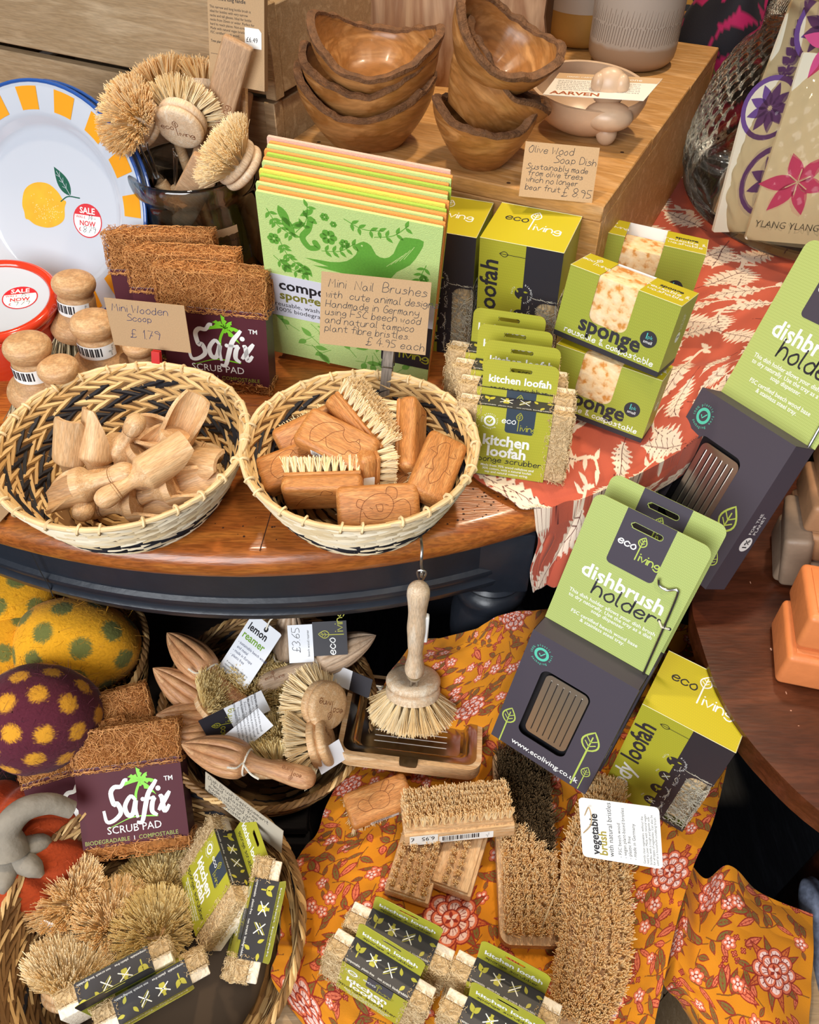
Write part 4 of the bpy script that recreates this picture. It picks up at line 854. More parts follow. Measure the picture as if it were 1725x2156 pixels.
def basket(label, M, Rr, r0, h, rows, n, tone_in, tone_out, seed, group, core='seagrass_core', rim='cane', wd=.5, rimr=.22):
    t = thing('woven_basket', label, 'basket', M, group)
    prof = lambda u: (r0+(Rr-r0)*(u**.75), h*u)
    m = MB(); pr = [prof(u) for u in np.linspace(0, 1, 9)]; m.lathe([(.01, .25)]+[(r-.1, max(z, .25)) for r, z in pr], core, 48, cap=False); m.lathe([(r+.1, z) for r, z in pr]+[], core, 48, cap=False); m.lathe([(.01, 0), (r0+.1, 0)], core, 48, cap=False)
    weave(m, prof, rows, n, 1, tone_out, seed, wd); weave(m, prof, rows, n, -1, tone_in, seed+1, wd)
    rg = random.Random(seed)                     # spiral of strands on the basket floor
    for q in range(int(r0/.75)):
        rr = .5+q*.75; nn = max(6, int(rr*6.28/1.6))
        for k in range(nn):
            a = np.linspace(k, k+1.5, 4)/nn*6.283; m.tube(np.stack([rr*np.cos(a), rr*np.sin(a), np.full(4, .38)+rg.uniform(0, .1)], 1), [.1, .3, .3, .1], tone_in(9, k, rg), 5)
    m.build('woven_wall', t)
    m = MB(); a = np.linspace(0, 2*math.pi, 72, endpoint=False); w = np.array([rg.uniform(-.06, .06) for _ in a])
    if rim != 'cane': braid(m, Rr, h, tone_out, rg); m.build('rim', t); return t
    m.tube(np.stack([(Rr+.1+w)*np.cos(a), (Rr+.1+w)*np.sin(a), h+.05+w], 1), rimr, rim, 8, True); m.tube(np.stack([(Rr-.16)*np.cos(a), (Rr-.16)*np.sin(a), np.full(72, h-.12)], 1), rimr*.8, rim, 6, True)
    for k in range(26):                          # ties that bind the rim
        b = (k+rg.uniform(-.25, .25))/26*6.283; c = np.array([math.cos(b), math.sin(b), 0]); s = np.array([-c[1], c[0], 0])*.15
        loop = [c*(Rr-.05+math.cos(q)*(rimr+.18))+np.array([0, 0, h-.05+math.sin(q)*(rimr+.14)])+s*(.6*math.sin(q)) for q in np.linspace(0, 6.283, 8, endpoint=False)]; m.tube(loop, .13, rim, 5, True)
    m.build('rim', t); return t
def braid(m, Rr, h, mat, rg, n=90, r=.42):        # thick twisted rim
    for k in range(n):
        a = np.linspace(k, k+3.0, 7)/n*6.283; w = np.linspace(-.6, 1.0, 7)*math.pi+rg.uniform(-.2, .2); rr = r*.62
        p = np.stack([(Rr+rr*np.cos(w))*np.cos(a), (Rr+rr*np.cos(w))*np.sin(a), h+rr*np.sin(w)], 1); m.tube(p, np.array([.08, .2, .27, .3, .27, .2, .08])*r*1.7, mat(9, k, rg), 5)
def tone_up(i, k, rg):                           # black zigzag on natural, inside the upper baskets
    band = 2 <= i <= 8; return 'seagrass_black' if band and (k+((i//2) % 2)*2+(i % 2)) % 4 < 2 else 'seagrass'
def tone_upo(i, k, rg): return 'seagrass_black' if 1 <= i <= 4 and (k+i*2) % 5 < 3 and (i != 1 or k % 2) else 'seagrass_pale'
BL = np.array([*P(256, 925, 81.6)[:2], 75.05]); BR = np.array([*P(758, 934, 81.6)[:2], 75.05])
basket('woven basket holding the small wooden scoops, black zigzag on straw', RT(BL), 10.45, 6.7, 6.6, 11, 36, tone_up, tone_upo, 3, 'straw baskets on the round table')
basket('woven basket holding the nail brushes, black zigzag on straw', RT(BR, (0, 0, 40)), 9.75, 6.3, 6.6, 11, 34, tone_up, tone_upo, 9, 'straw baskets on the round table')
# ---------------------------------------------------------------- wooden scoops
def scoop_mb():
    m = MB(); hd = 'beech'
    prof = sm([(.05, 0), (.5, .12), (.82, .6), (.86, 1.2), (.72, 2.0), (.6, 2.8), (.66, 3.3), (1.0, 3.9), (1.42, 4.3), (1.5, 4.55), (1.5, 5.0)], 3); prof[:, 0] = np.maximum(prof[:, 0], .02)
    n = 28; L = 8.6; m.M = axz((0, 0, 0), (1, 0, 0), (0, 1, 0))     # lathe axis onto X
    m.lathe(prof, hd, n, cap=True); m.M = np.eye(4)
    for x in (1.75, 1.95): m.tube([(x, .76*math.cos(a), .76*math.sin(a)) for a in np.linspace(0, 6.283, 20, endpoint=False)], .025, 'beech_line', 4, True)
    k = 12; G = []
    for i in range(k):
        u = i/(k-1); x = 4.95+u*(L-4.95); ha = math.radians(118-70*u**1.5); an = np.linspace(-ha, ha, 17)
        o = np.stack([np.full(17, x), 1.5*np.sin(an), -1.5*np.cos(an)], 1); q = np.stack([np.full(17, x), 1.17*np.sin(an[::-1]), -1.17*np.cos(an[::-1])], 1); G.append(np.vstack([o, q]))
    m.grid(np.array(G), hd, True, True); m.add(G[-1], [tuple(range(34))], hd); return m
R('beech_line', plain, '#8d6238', .7)
def scoops(specs):
    first = None; base = scoop_mb()
    for a, za, b, zb, up, lab in specs:
        A = P(a[0]*.3072, 740+a[1]*.3072, za); B = P(b[0]*.3072, 740+b[1]*.3072, zb); d = nrm(B-A); M = axes((A+B)/2-d*4.3, d, up)
        if first is None: first = base.build('wooden_scoop'); o = first
        else: o = first.copy(); COL.objects.link(o)
        setM(o, M); tag(o, lab, 'scoop', 'small wooden scoops in the basket')
scoops([((905, 812), 82.0, (280, 1000), 79.6, (0, -.3, 1), 'scoop lying across the front of the pile, handle toward the middle, trough open upward'),
        ((715, 1010), 80.9, (1240, 680), 82.2, (-.2, .3, -1), 'big foremost scoop lying rounded back up, its handle toward the front rim'),
        ((870, 1025), 78.3, (1415, 865), 80.3, (.1, -.3, 1), 'scoop along the front inner rim, under the one lying rounded back up'),
        ((470, 930), 76.4, (495, 545), 81.6, (0, .9, -.4), 'scoop standing rounded back outward beside the black zigzag wall'),
        ((640, 950), 77.0, (680, 520), 81.6, (.75, .5, -.3), 'slim scoop turned on edge, second from the standing one'),
        ((910, 525), 82.0, (760, 760), 77.6, (-.3, -.5, 1), 'scoop with its handle pointing up at the rear wall, trough dipping into the pile'),
        ((850, 860), 77.6, (1065, 620), 80.4, (-.3, -.4, 1), 'scoop in the pile centre with its hollow half showing'),
        ((1460, 705), 79.2, (955, 510), 81.2, (.1, -.6, 1), 'scoop lying behind the tallest one, tip toward the rear wall'),
        ((1115, 790), 78.8, (1285, 425), 83.6, (-.1, -1, .5), 'tallest scoop, trough facing outward at the top of the pile'),
        ((1110, 740), 77.6, (1540, 790), 80.2, (-.1, .5, -1), 'scoop with its open mouth against the far rim of straw'),
        ((575, 1085), 79.0, (730, 830), 77.4, (.2, -.3, -1), 'scoop half buried below the one lying across the pile'),
        ((690, 1075), 78.2, (1085, 1030), 79.0, (0, -.3, 1), 'lowest scoop tucked along the front rim')])
# ---------------------------------------------------------------- nail brushes
ANI = {'squirrel': ['-22 -14 -26 -4 -20 8 -8 14 2 12 -6 4 -10 -4 -14 -12 -22 -14', '2 12 4 6 12 2 18 6 24 4 26 -2 22 -6 16 -6 14 -12 4 -12 -4 -12 -10 -4', '18 6 20 10 22 5', '24 -1 24 -1'],
       'koala': ['-18 -14 -16 -2 -12 6 -2 12 8 12 14 6 14 -2 8 -10 0 -12 -10 -10 -14 -4', '8 12 10 18 18 16 18 8 14 6', '-12 6 -18 8 -20 2 -14 -2', '14 2 24 6 30 0 30 -14', '-2 2 0 -4 4 -4 4 2 -2 2', '-8 0 -5 -2', '7 2 10 1'],
       'croc': ['-28 2 -20 6 -10 4 0 8 10 6 18 8 26 4 28 -2 20 -4 10 -6 0 -8 -10 -6 -20 -4 -28 2', '-10 4 -12 12 -6 10', '10 6 12 14 17 11', '-6 -7 -8 -13 -2 -11', '12 -6 14 -13 19 -10', '22 3 22 3'],
       'dolphin': ['-28 -10 -20 2 -8 8 6 10 18 6 26 -2 28 -10', '-2 10 2 18 10 14 8 10', '26 -2 32 2 32 -8 27 -8', '-18 -2 -18 -2'],
       'bunny': ['-10 -8 -12 2 -4 8 6 8 12 2 10 -8 0 -11 -10 -8', '4 8 12 18 18 16 10 6', '8 6 18 12 22 8 12 2', '-12 2 -20 6 -26 0 -20 -8 -10 -8', '4 2 4 2', '0 -2 3 -2']}
R('burnt', plain, '#7a4520', .8)
def nail_brush(label, M, ani, sticker=0, group='small nail brushes in the basket', wm='beech_oiled', name='nail_brush'):
    t = thing(name, label, 'brush', M, group)
    m = MB(); m.rbox(-3.35, -1.8, -.75, 3.35, 1.8, .85, .55, wm, 4); bm = m; Fz = Fr((0, 0, .85), (1, 0, 0), (0, 1, 0)); m.rbox(-3.2, -1.65, -1.0, 3.2, 1.65, -.6, .18, wm, 2)
    for st in ANI[ani]:
        v = [float(q) for q in st.split()]; p = np.array(v).reshape(-1, 2)*[.085, .085]; m.stroke(Fz, sm(p, 4), .05, 'burnt', .006, caps=False)
    m.build('wooden_block', t)
    if sticker:
        m = MB(); f = Fr((0, -1.8, 0), (1, 0, 0), (0, 0, 1)) if sticker == 1 else Fr((3.35, 0, 0), (0, 1, 0), (0, 0, 1)); barcode(m, f, -1.5 if sticker == 1 else -1.2, -.45, 3 if sticker == 1 else 2.2, .95, 4, lbl=False); m.build('price_sticker', t)
    m = MB(); b = [(x, y, -.95) for x in np.linspace(-2.9, 2.9, 10) for y in np.linspace(-1.25, 1.25, 4)]; d = [(x*.05, y*.1, -1) for x, y, _ in b]; tufts(m, b, d, 34, .19, 1.5, 'bristle_white', .024, .14, .06, 3, .03); m.build('bristles', t); return t
def hb(x, y): return (500+x*.3014, 740+y*.3014)
def nbM(a, za, b, zb, n): A, B = P(*hb(*a), za), P(*hb(*b), zb); return axes((A+B)/2, B-A, n)
nb = nail_brush('nail brush engraved with a squirrel, on top of the pile', nbM((535, 555), 82.2, (860, 720), 81.2, (.05, -.45, 1)), 'squirrel', 1)
nail_brush('nail brush with a white barcode on its side, topmost, against the peg', nbM((745, 370), 82.3, (985, 665), 80.3, (-.75, -.1, -.75)), 'croc', 1)
nail_brush('nail brush standing on its side, bristles toward the peg one, sticker on its upper end', nbM((1215, 745), 79.6, (1225, 470), 81.2, (1, -.35, .2)), 'dolphin', 2)
nail_brush('nail brush engraved with a crocodile, resting against the far wall of the basket', nbM((1330, 975), 80.3, (1450, 675), 80.8, (.2, -.55, .9)), 'croc')
nail_brush('nail brush lying flat beneath the sideways one', nbM((1010, 850), 78.2, (1330, 800), 78.2, (.1, -.3, 1)), 'bunny')
nail_brush('nail brush engraved with a sleeping koala at the front rim', nbM((735, 1100), 79.6, (1235, 1070), 79.8, (0, -.75, .75)), 'koala')
nail_brush('nail brush engraved with a dolphin, bristles pointing up', nbM((350, 985), 79.4, (860, 970), 79.6, (-.05, -.9, -.25)), 'dolphin')
nail_brush('nail brush standing on end in the middle with a sticker on its side', nbM((880, 1010), 77.0, (885, 790), 80.2, (-1, -.3, .1)), 'squirrel', 1)
nail_brush('nail brush engraved with a fox-like shape by the near straw wall', nbM((265, 850), 79.2, (560, 740), 79.8, (-.35, -.4, 1)), 'squirrel')
nail_brush('nail brush leaning against the rear straw wall, bristles toward the wall', nbM((430, 620), 79.8, (640, 520), 80.6, (.15, -.75, .5)), 'bunny')
nail_brush('nail brush buried at the front between the koala and crocodile ones', nbM((1080, 1010), 77.6, (1260, 900), 77.8, (.1, -.5, 1)), 'bunny')
# ---------------------------------------------------------------- price cards and pegs
def cardM(tl, tr, bl, zb, zt):                   # upright card through three corner sight lines
    B = P(*bl, zb); T = P(*tl, zt); Rr = P(*tr, zt); u = nrm(Rr-T); v = T-B; v = v-u*(u@v); w = np.linalg.norm(Rr-T); m = np.eye(4); m[:3, 0] = u; m[:3, 2] = nrm(v); m[:3, 1] = np.cross(nrm(v), u); m[:3, 3] = B+u*w/2; return m, w, np.linalg.norm(v)
def peg(label, M, mat):
    t = thing('clothes_peg', label, 'peg', M, None); L = 6.6
    for s in (-1, 1):
        m = MB(); f = Fr((-.45, 0, 0), (0, 1, 0), (0, 0, 1)); m.slab(f, [(s*.08, 0), (s*.42, .3), (s*.42, 3.2), (s*.5, 4), (s*.32, L), (s*.12, L), (s*.1, 3.4), (s*.06, 1.4)], 0, .9, mat); m.build('jaw', t)
    m = MB(); m.tube([(-.5, -.3, 3.6), (-.5, .3, 3.6), (-.5, .46, 3.2), (.5, .46, 3.2), (.5, .3, 3.6), (.5, -.3, 3.6), (.5, -.46, 3.2), (-.5, -.46, 3.2)], .07, 'wire', 6, True); m.build('spring', t); return t
R('peg_red', plain, '#c2201e', .4); R('peg_grey', wood, '#9a8d80', '#84786c', '#aca092', 90, (9, 9, 1), .7)
M, w, h = RT((-24.2, 64.6, 82.2), (-8, -.1, -10.3)), 7.7, 4.7
kraft_card('price_card', 'kraft price card reading Mini Wooden Scoop, held by a red peg', M, w, h, [('Mini Wooden', -3.3, 3.55, .72), ('Scoop', -2.0, 2.7, .62), ('£ 1.79', -2.0, 1.0, .85)], 'ink_blue', .055)
peg('red peg on the rim of the scoop basket', RT((-24.0, BL[1]+9.7, 77.4), (-14, 4, -8), .85), 'peg_red')
M, w, h = RT((-3.3, 60.3, 85.15), (-21.5, 1, -9.5)), 9.5, 6.2
kraft_card('price_card', 'kraft price card reading Mini Nail Brushes, held by a grey peg', M, w, h, [('Mini  Nail  Brushes', -4.1, 5.0, .72), ('with  cute animal designs', -4.3, 4.1, .6), ('Handmade in Germany', -4.3, 3.3, .58), ('using FSC beech wood', -4.3, 2.6, .58), ('and natural tampico', -4.3, 1.9, .58), ('plant fibre bristles.', -4.3, 1.2, .58), ('£ 4.95 each', -.6, .35, .68)], 'ink', .05)
peg('grey wooden peg on the rim of the nail brush basket', RT((-2.35, 60.6, 79.2), (-20, 3, -10), 1.05), 'peg_grey')
kraft_card('price_card', 'kraft price card reading Olive Wood Soap Dish', RT((13.97, 76.1, BZ+.1), (-36, 1.7, -8.5)), 7.0, 5.0, [('Olive Wood', -3.1, 4.1, .62), ('Soap Dish', -.6, 3.35, .62), ('Sustainably made', -3.1, 2.6, .5), ('from olive trees', -2.9, 2.0, .5), ('which no longer', -3.0, 1.4, .5), ('bear fruit', -3.0, .7, .5), ('£ 8.95', .5, .4, .75)], 'ink', .05)
kraft_card('price_card', 'kraft price card lying on the table edge half under the scoop basket', axes(P(-8, 1028, 75.1), (1, -.25, 0), (0, -1, .05)), 6, 4.2, [('R.', 1.0, 3.0, .7), ('ant Fibre', -.6, .9, .62)], 'ink', .05)
# ---------------------------------------------------------------- pot brushes with knob handles
def pot_brush(label, M, st=True):
    t = thing('pot_brush', label, 'brush', M, 'knob handled pot brushes')
    m = MB(); p = sm([(.02, 3.0), (2.5, 3.0), (2.95, 3.35), (3.05, 4.0), (2.7, 4.7), (2.05, 5.3), (1.85, 5.8), (1.85, 7.0), (1.75, 7.35), (1.72, 7.6), (2.0, 8.0), (2.15, 8.5), (2.05, 9.0), (1.6, 9.4), (.8, 9.6), (.02, 9.62)], 3); p[:, 0] = np.maximum(p[:, 0], .01); m.lathe(p, 'beech_flat', 40); m.build('knob_handle', t)
    if st:
        m = MB(); rr = 1.9; n = 26
        for k in range(n):
            a0, a1 = math.radians(-165+k*5), math.radians(-165+(k+1)*5); V = [(rr*math.cos(a), rr*math.sin(a), z) for a, z in ((a0, 5.75), (a1, 5.75), (a1, 7.15), (a0, 7.15))]; m.add(V, [(0, 1, 2, 3)], 'white', True)
            if k < 17 and k not in (0,):
                for q in (.1, .45, .72)[:1+(k*7) % 3]:
                    b0 = a0+q*math.radians(5); b1 = b0+math.radians(.9+(k*5 % 3)*.6); r2 = rr+.01; m.add([(r2*math.cos(a), r2*math.sin(a), z) for a, z in ((b0, 6.1), (b1, 6.1), (b1, 7.0), (b0, 7.0))], [(0, 1, 2, 3)], 'ink')
        m.text(Fr((-1.35*1, -rr+.5, 5.85), (.8, -.6, 0), (0, 0, 1)), '', 0, 0, .2, 'ink'); a = math.radians(-52); logo(m, Fr((1.92*math.cos(a), 1.92*math.sin(a), 6.45), (0, 0, 1), (math.sin(a), -math.cos(a), 0)), 0, 0, .11, 'ink', 'ink', 'ink', .02); m.build('price_sticker', t)
    m = MB(); b = []; d = []
    for r, n in ((.6, 6), (1.3, 12), (1.95, 18), (2.5, 24)):
        for k in range(n): a = k/n*6.283; b.append((r*math.cos(a), r*math.sin(a), 3.05)); d.append((r*math.cos(a)*.13, r*math.sin(a)*.13, -1))
    tufts(m, b, d, 22, .3, 3.1, 'bristle_grey', .03, .1, .05, 2); tufts(m, b, d, 8, .3, 3.1, 'bristle_white', .03, .1, .05, 3); m.build('bristles', t); return t
R('beech_flat', wood, '#d2a878', '#c29465', '#dcb88c', 100, (4, 4, 14), .5, .15, .5, .2)
q = P(40, 716, 84.4); pb = pot_brush('knob pot brush nearest the red dish, barcode band facing out', RT((q[0], q[1], 75), (0, 3, 10)))
q = P(139, 596, 84.4); dup(pb, RT((q[0]-.8, q[1]+.8, 75), (-4, 6, 0)), 'knob pot brush standing before the lower edge of the plates')
q = P(180, 668, 84.4); dup(pb, RT((q[0], q[1], 75), (0, 3, 18)), 'knob pot brush just beside the Mini Wooden Scoop card')
q = P(122, 776, 82.4); dup(pb, RT((q[0], q[1], 75), (0, 0, 0), .86), 'bare knob pot brush right behind the rim of the scoop basket', skip=('price_sticker',))
q = P(250, 752, 82); dup(pb, RT((q[0]+1, q[1]+3, 75), (0, 0, 0), .72), 'small pot brush hidden behind the Mini Wooden Scoop card', skip=('price_sticker',))
# ---------------------------------------------------------------- plates and red dish
R('enamel_white', plain, '#c8cdd6', .12, coat=.6); R('enamel_blue', plain, '#2b55a0', .15, coat=.6); R('enamel_orange', plain, '#f0a01e', .2, coat=.4); R('enamel_red', plain, '#d23a1c', .15, coat=.6); R('lemon', plain, '#f2b030', .25, var=.12, scale=60, coat=.4); R('lemon_dot', plain, '#f7dca0', .3); R('leaf_green', plain, '#1f5a45', .25); R('sale_red', plain, '#cf1f2a', .4)
def sale(m, f, x, y, r, was, now):
    m.flat(f, circ(x, y, r, 32), 'sale_red', .02); m.flat(f, circ(x, y, r*.93, 32), 'white', .026); m.flat(f, [(x+r*.95*math.cos(a), y+r*.95*math.sin(a)) for a in np.linspace(.35, 2.8, 16)], 'sale_red', .032)
    m.text(f, 'SALE', x, y+.42*r, .5*r, 'white', .02, 'c', w=.04); m.text(f, 'WAS £', x-.8*r, y+.12*r, .22*r, 'sale_red', .01, w=.034); m.hand(f, was, x, y+.08*r, .3*r, 'ink', .035, .3, w=.05); m.text(f, 'NOW', x, y-.3*r, .42*r, 'sale_red', .025, 'c', w=.034); m.text(f, '£', x-.62*r, y-.62*r, .3*r, 'sale_red', .02, w=.034); m.hand(f, now, x-.32*r, y-.68*r, .36*r, 'ink', .04, .15, w=.04)
pc = PYY(112, 436, 85.5); cdir = nrm(CO-pc); lf = np.array([-1, 0, 0.]); pr_ = nrm(lf-cdir*(lf@cdir)); nn = cdir*.80+pr_*.60; zx = nrm(np.cross((0, 0, 1), nn))
PLT = [(.01, 0), (7.6, 0), (8.3, .25), (8.8, .95), (9.4, 1.15), (11.9, 1.6), (12.1, 1.62)]
def plate(label, M, full):
    t = thing('enamel_plate', label, 'plate', M, 'blue rimmed enamel plates'); m = MB()
    m.lathe(PLT, 'enamel_white', 72, cap=False); m.lathe([(r, z-.16) for r, z in PLT], 'enamel_blue', 72, cap=False); m.build('dish', t)
    m = MB(); a = np.linspace(0, 6.283, 72, endpoint=False); m.tube(np.stack([12.1*np.cos(a), 12.1*np.sin(a), np.full(72, 1.55)], 1), .2, 'enamel_blue', 8, True); m.build('rim', t)
    if full:
        m = MB()
        for k in range(16):
            a0 = k/16*6.283+.13; V = []; g = np.linspace(-.105, .105, 4)
            for r, z, fq in ((9.45, 1.2, .98), (11.6, 1.585, 1.0)): V += [(r*math.cos(a0+q*fq), r*math.sin(a0+q*fq), z) for q in g]
            m.add(V, [(i, i+1, i+5, i+4) for i in range(3)], 'enamel_orange')
        m.build('rim_checks', t); m = MB()
        f = Fr((0, 0, 0), (1, 0, 0), (0, 1, 0)); lem = [(-2.9, -.2), (-2.5, 1.2), (-1.3, 2.0), (.2, 2.1), (1.3, 1.5), (1.9, .8), (2.3, .6), (2.1, 0), (2.0, -1.1), (1.2, -1.8), (0, -2.2), (-1.4, -2.1), (-2.2, -1.7), (-2.6, -1.6), (-2.7, -1)]; lem = np.array(lem)*1.06+[-.8, .1]
        m.flat(f, sm(lem, 4, True), 'lemon', .012); rg = random.Random(2)
        for k in range(110):
            x, y = rg.gauss(-.8, 1.2), rg.gauss(-.6, 1.0)
            if ((x+.9)/2.2)**2+((y)/1.9)**2 < .9: m.flat(f, circ(x, y, .045, 6), 'lemon_dot', .018)
        m.stroke(f, sm([(1.0, .7), (1.9, 1.3), (3.3, 1.3)], 5), .12, 'leaf_green', .014); m.flat(f, leafp(2.2, 1.4, 3.3, 1.35, 125, 12), 'leaf_green', .014); m.stroke(f, [(2.2, 1.4), (.6, 3.7)], .05, 'enamel_white', .02)
        for k in (.25, .45, .65):
            for s in (1, -1): a = math.radians(125+s*35); b = (2.2+k*3.3*math.cos(math.radians(125)), 1.4+k*3.3*math.sin(math.radians(125))); m.stroke(f, [b, (b[0]+.5*math.cos(a), b[1]+.5*math.sin(a))], .035, 'enamel_white', .02, caps=False)
        m.build('painted_lemon', t); m = MB(); sale(m, f, 4.2, -.9, 1.75, '14-', '8.79'); m.build('sale_sticker', t)
    return t
Mp = axz(pc, nn, zx); plate('front enamel plate with a lemon and orange checks, sale sticker on it', Mp, True)
plate('enamel plate behind the lemon one, only its blue rim showing', Mp@RT((.25, .1, -1.0)), False)
q = P(-22, 632, 82.0); t = thing('red_dish', 'red rimmed white enamel dish with a sale sticker, cut by the picture edge', 'dish', RT((q[0], q[1]+1.2, 75), (0, 0, 0)))
m = MB(RT((0, 0, 0), (8, 4, 0))); m.lathe([(.01, .2), (5, .2), (5.4, .8), (5.6, 6.2)], 'enamel_red', 56, cap=False); a = np.linspace(0, 6.283, 64, endpoint=False)
m.tube(np.stack([5.75*np.cos(a), 5.75*np.sin(a), np.full(64, 6.9)], 1), .55, 'enamel_red', 10, True); m.tube(np.stack([5.6*np.cos(a), 5.6*np.sin(a), np.full(64, 5.9)], 1), .35, 'enamel_red', 10, True); m.build('rim', t)
m = MB(RT((0, 0, 0), (8, 4, 0))); m.lathe([(.01, 6.75), (4.6, 6.8), (5.6, 7.1)], 'enamel_white', 56, cap=False); m.build('lid', t)
m = MB(RT((0, 0, 0), (8, 4, 0))); sale(m, Fr((0, 0, 6.8), (.97, .24, 0), (-.24, .97, 0)), 2.3, 0.2, 1.75, '15-', '9.79'); m.build('sale_sticker', t)
# ---------------------------------------------------------------- glass jar of dish brushes
R('smoke_glass', glass, '#e2ebf0', .25, 0.0, 1.45, 1.8)
R('clear_glass', glass, '#f4ead8', .22, 0.0, 1.15, 1.22)
R('wire_dark', plain, '#7a7875', .25, 1)
JC = P(403, 344, 90.6); JX, JY = JC[0], JC[1]
t = thing('glass_jar', 'smoky recycled glass jar holding the dish brushes', 'jar', RT((JX, JY, 75.05)))
pr = sm([(.01, .0), (5.8, 0), (6.9, .5), (7.3, 1.6), (7.3, 4), (7.1, 8), (6.7, 11), (6.35, 12.4), (6.3, 13.2), (6.6, 13.8), (6.75, 14.6), (6.72, 15.3), (6.45, 15.55), (6.15, 15.3), (6.05, 14.2), (5.95, 13), (6.2, 11.5), (6.75, 8), (6.9, 4), (6.85, 1.8), (6.2, 1.0), (.01, .9)], 3); pr[:, 0] = np.maximum(pr[:, 0], .01)
m = MB(); m.lathe(pr, 'smoke_glass', 64, cap=False); m.build('vessel', t)
m = MB(); a0 = math.atan2(-.88, .47)
Gd = [[((7.32-.05*z)*math.cos(a), (7.32-.05*z)*math.sin(a), z) for a in np.linspace(a0-.32, a0+.3, 8)] for z in np.linspace(5.5, 11.2, 5)]; m.grid(Gd, 'kraft')
fl = Fr((6.98*math.cos(a0), 6.98*math.sin(a0), 8.3), (-math.sin(a0), math.cos(a0), 0), (0, 0, 1)); m.text(fl, '100% RECYCLED GLASS', 0, 1.6, .36, 'ink', 0, 'c', w=.2); m.text(fl, 'DESIGNED BY', 0, .9, .38, 'ink', 0, 'c', w=.16); m.hand(fl, 'ViSM', -1.3, -.7, 1.5, 'ink', .09, .15, w=.16); m.build('paper_label', t)
def disc_head(m, wm='beech_z', flare=.75, n=(5, 10, 15, 20), L=2.5, mat='bristle_white', hairs=26, seed=1, tuft=True, rad=.022, mark=False, jit=.08):
    p = sm([(.02, -1.9), (1.9, -1.88), (2.4, -1.65), (2.5, -1.3), (2.4, -1.05), (2.1, -.95), (2.1, -.85), (2.4, -.75), (2.5, -.5), (2.45, -.1), (2.2, 0), (.02, .02)], 2); p[:, 0] = np.maximum(p[:, 0], .01); m.lathe(p, wm, 36)
    if mark: logo(m, Fr((0, 0, -1.9), (1, 0, 0), (0, -1, 0)), -.1, .15, .36, 'burnt', 'burnt', 'burnt', .02, .06)
def head_bristles(flare=.75, L=2.5, mat='bristle_white', hairs=26, seed=1, rad=.026, jit=.06):
    m = MB(); b = []; d = []
    for r, n in ((.35, 5), (.95, 10), (1.5, 15), (2.0, 20)):
        for k in range(n): a = (k+.3*n)/n*6.283; b.append((r*math.cos(a), r*math.sin(a), -.02)); f = flare*r/2; d.append((f*math.cos(a), f*math.sin(a), 1))
    return tufts(m, b, d, hairs, .17, L, mat, rad, .2, jit, seed, .035)
def dish_brush(label, M, style, flare=.75, L=2.5, mat='bristle_white', hairs=26, group='dish brushes in the glass jar', mark=False, wm='beech_pale', handle=None, name='dish_brush', hm='beech'):
    t = thing(name, label, 'brush', M, group)
    m = MB(); disc_head(m, wm, mark=mark); m.build('head', t); head_bristles(flare, L, mat, hairs).build('bristles', t)
    return t
def wires(t, a, b, c, ferr=True):                # two wires from the head pivot (local a) to b, with a ferrule towards c
    m = MB(); a, b = np.array(a, float), np.array(b, float); s = nrm(np.cross(b-a, (0.3, 1, .2)))
    for q in (-1, 1): m.tube([a+s*q*.55, a+(b-a)*.12+s*q*.4, b+s*q*.22], .11, 'wire', 7)
    m.tube([a+(b-a)*.1+s*.45*math.cos(w)+nrm(b-a)*.2*math.sin(w) for w in np.linspace(0, 6.28, 10, endpoint=False)], .09, 'wire', 6, True)
    if ferr: d = nrm(b-a); m.tube([b-d*.2, b+d*.3, b+d*1.6], [.42, .62, .75], 'wire', 12)
    m.build('wire_neck', t)
def inv(M, p): return (np.linalg.inv(M)@np.append(p, 1))[:3]
IN = np.array([JX, JY, 78.0])
def jarpt(px, py, y): return PYY(px, py, y)
# ball brush, bristles outward
c = PYY(259, 240, JY-1.5); M = axz(c+np.array([.6, .6, -.6]), (-.45, -.62, .55), (1, 0, 0)); t = dish_brush('dish brush with a round burst of tan bristles at the jar edge by the plates', M, 0, 1.5, 2.1, 'bristle_tan', 46)
wires(t, inv(M, P(298, 298, 94.5)), inv(M, PYY(330, 372, JY-1)), 0)
m = MB(); a = PYY(338, 385, JY-1); m.M = np.linalg.inv(M); m.tube([a, a*.3+np.append((JX+2, JY-1), 77)*.7], [.75, .9], 'beech', 10); m.build('handle', t)
# disc facing out
c = PYY(374, 277, JY-2.0); M = axz(c, (.22, .85, .38), (1, 0, 0)); M[:3, 3] += M[:3, 2]*1.9; t = dish_brush('dish brush whose round branded wooden back faces outward, bristles fanned behind', M, 0, 1.25, 2.3, 'bristle_white', 44, mark=True)
wires(t, inv(M, PYY(369, 320, JY-2.2)), inv(M, PYY(370, 392, JY-1.2)), 0, False)
m = MB(); a = PYY(370, 392, JY-1.2); m.M = np.linalg.inv(M); m.tube([a, a*.2+np.append((JX-1, JY), 77)*.8], [.55, .8], 'beech', 10); m.build('handle', t)
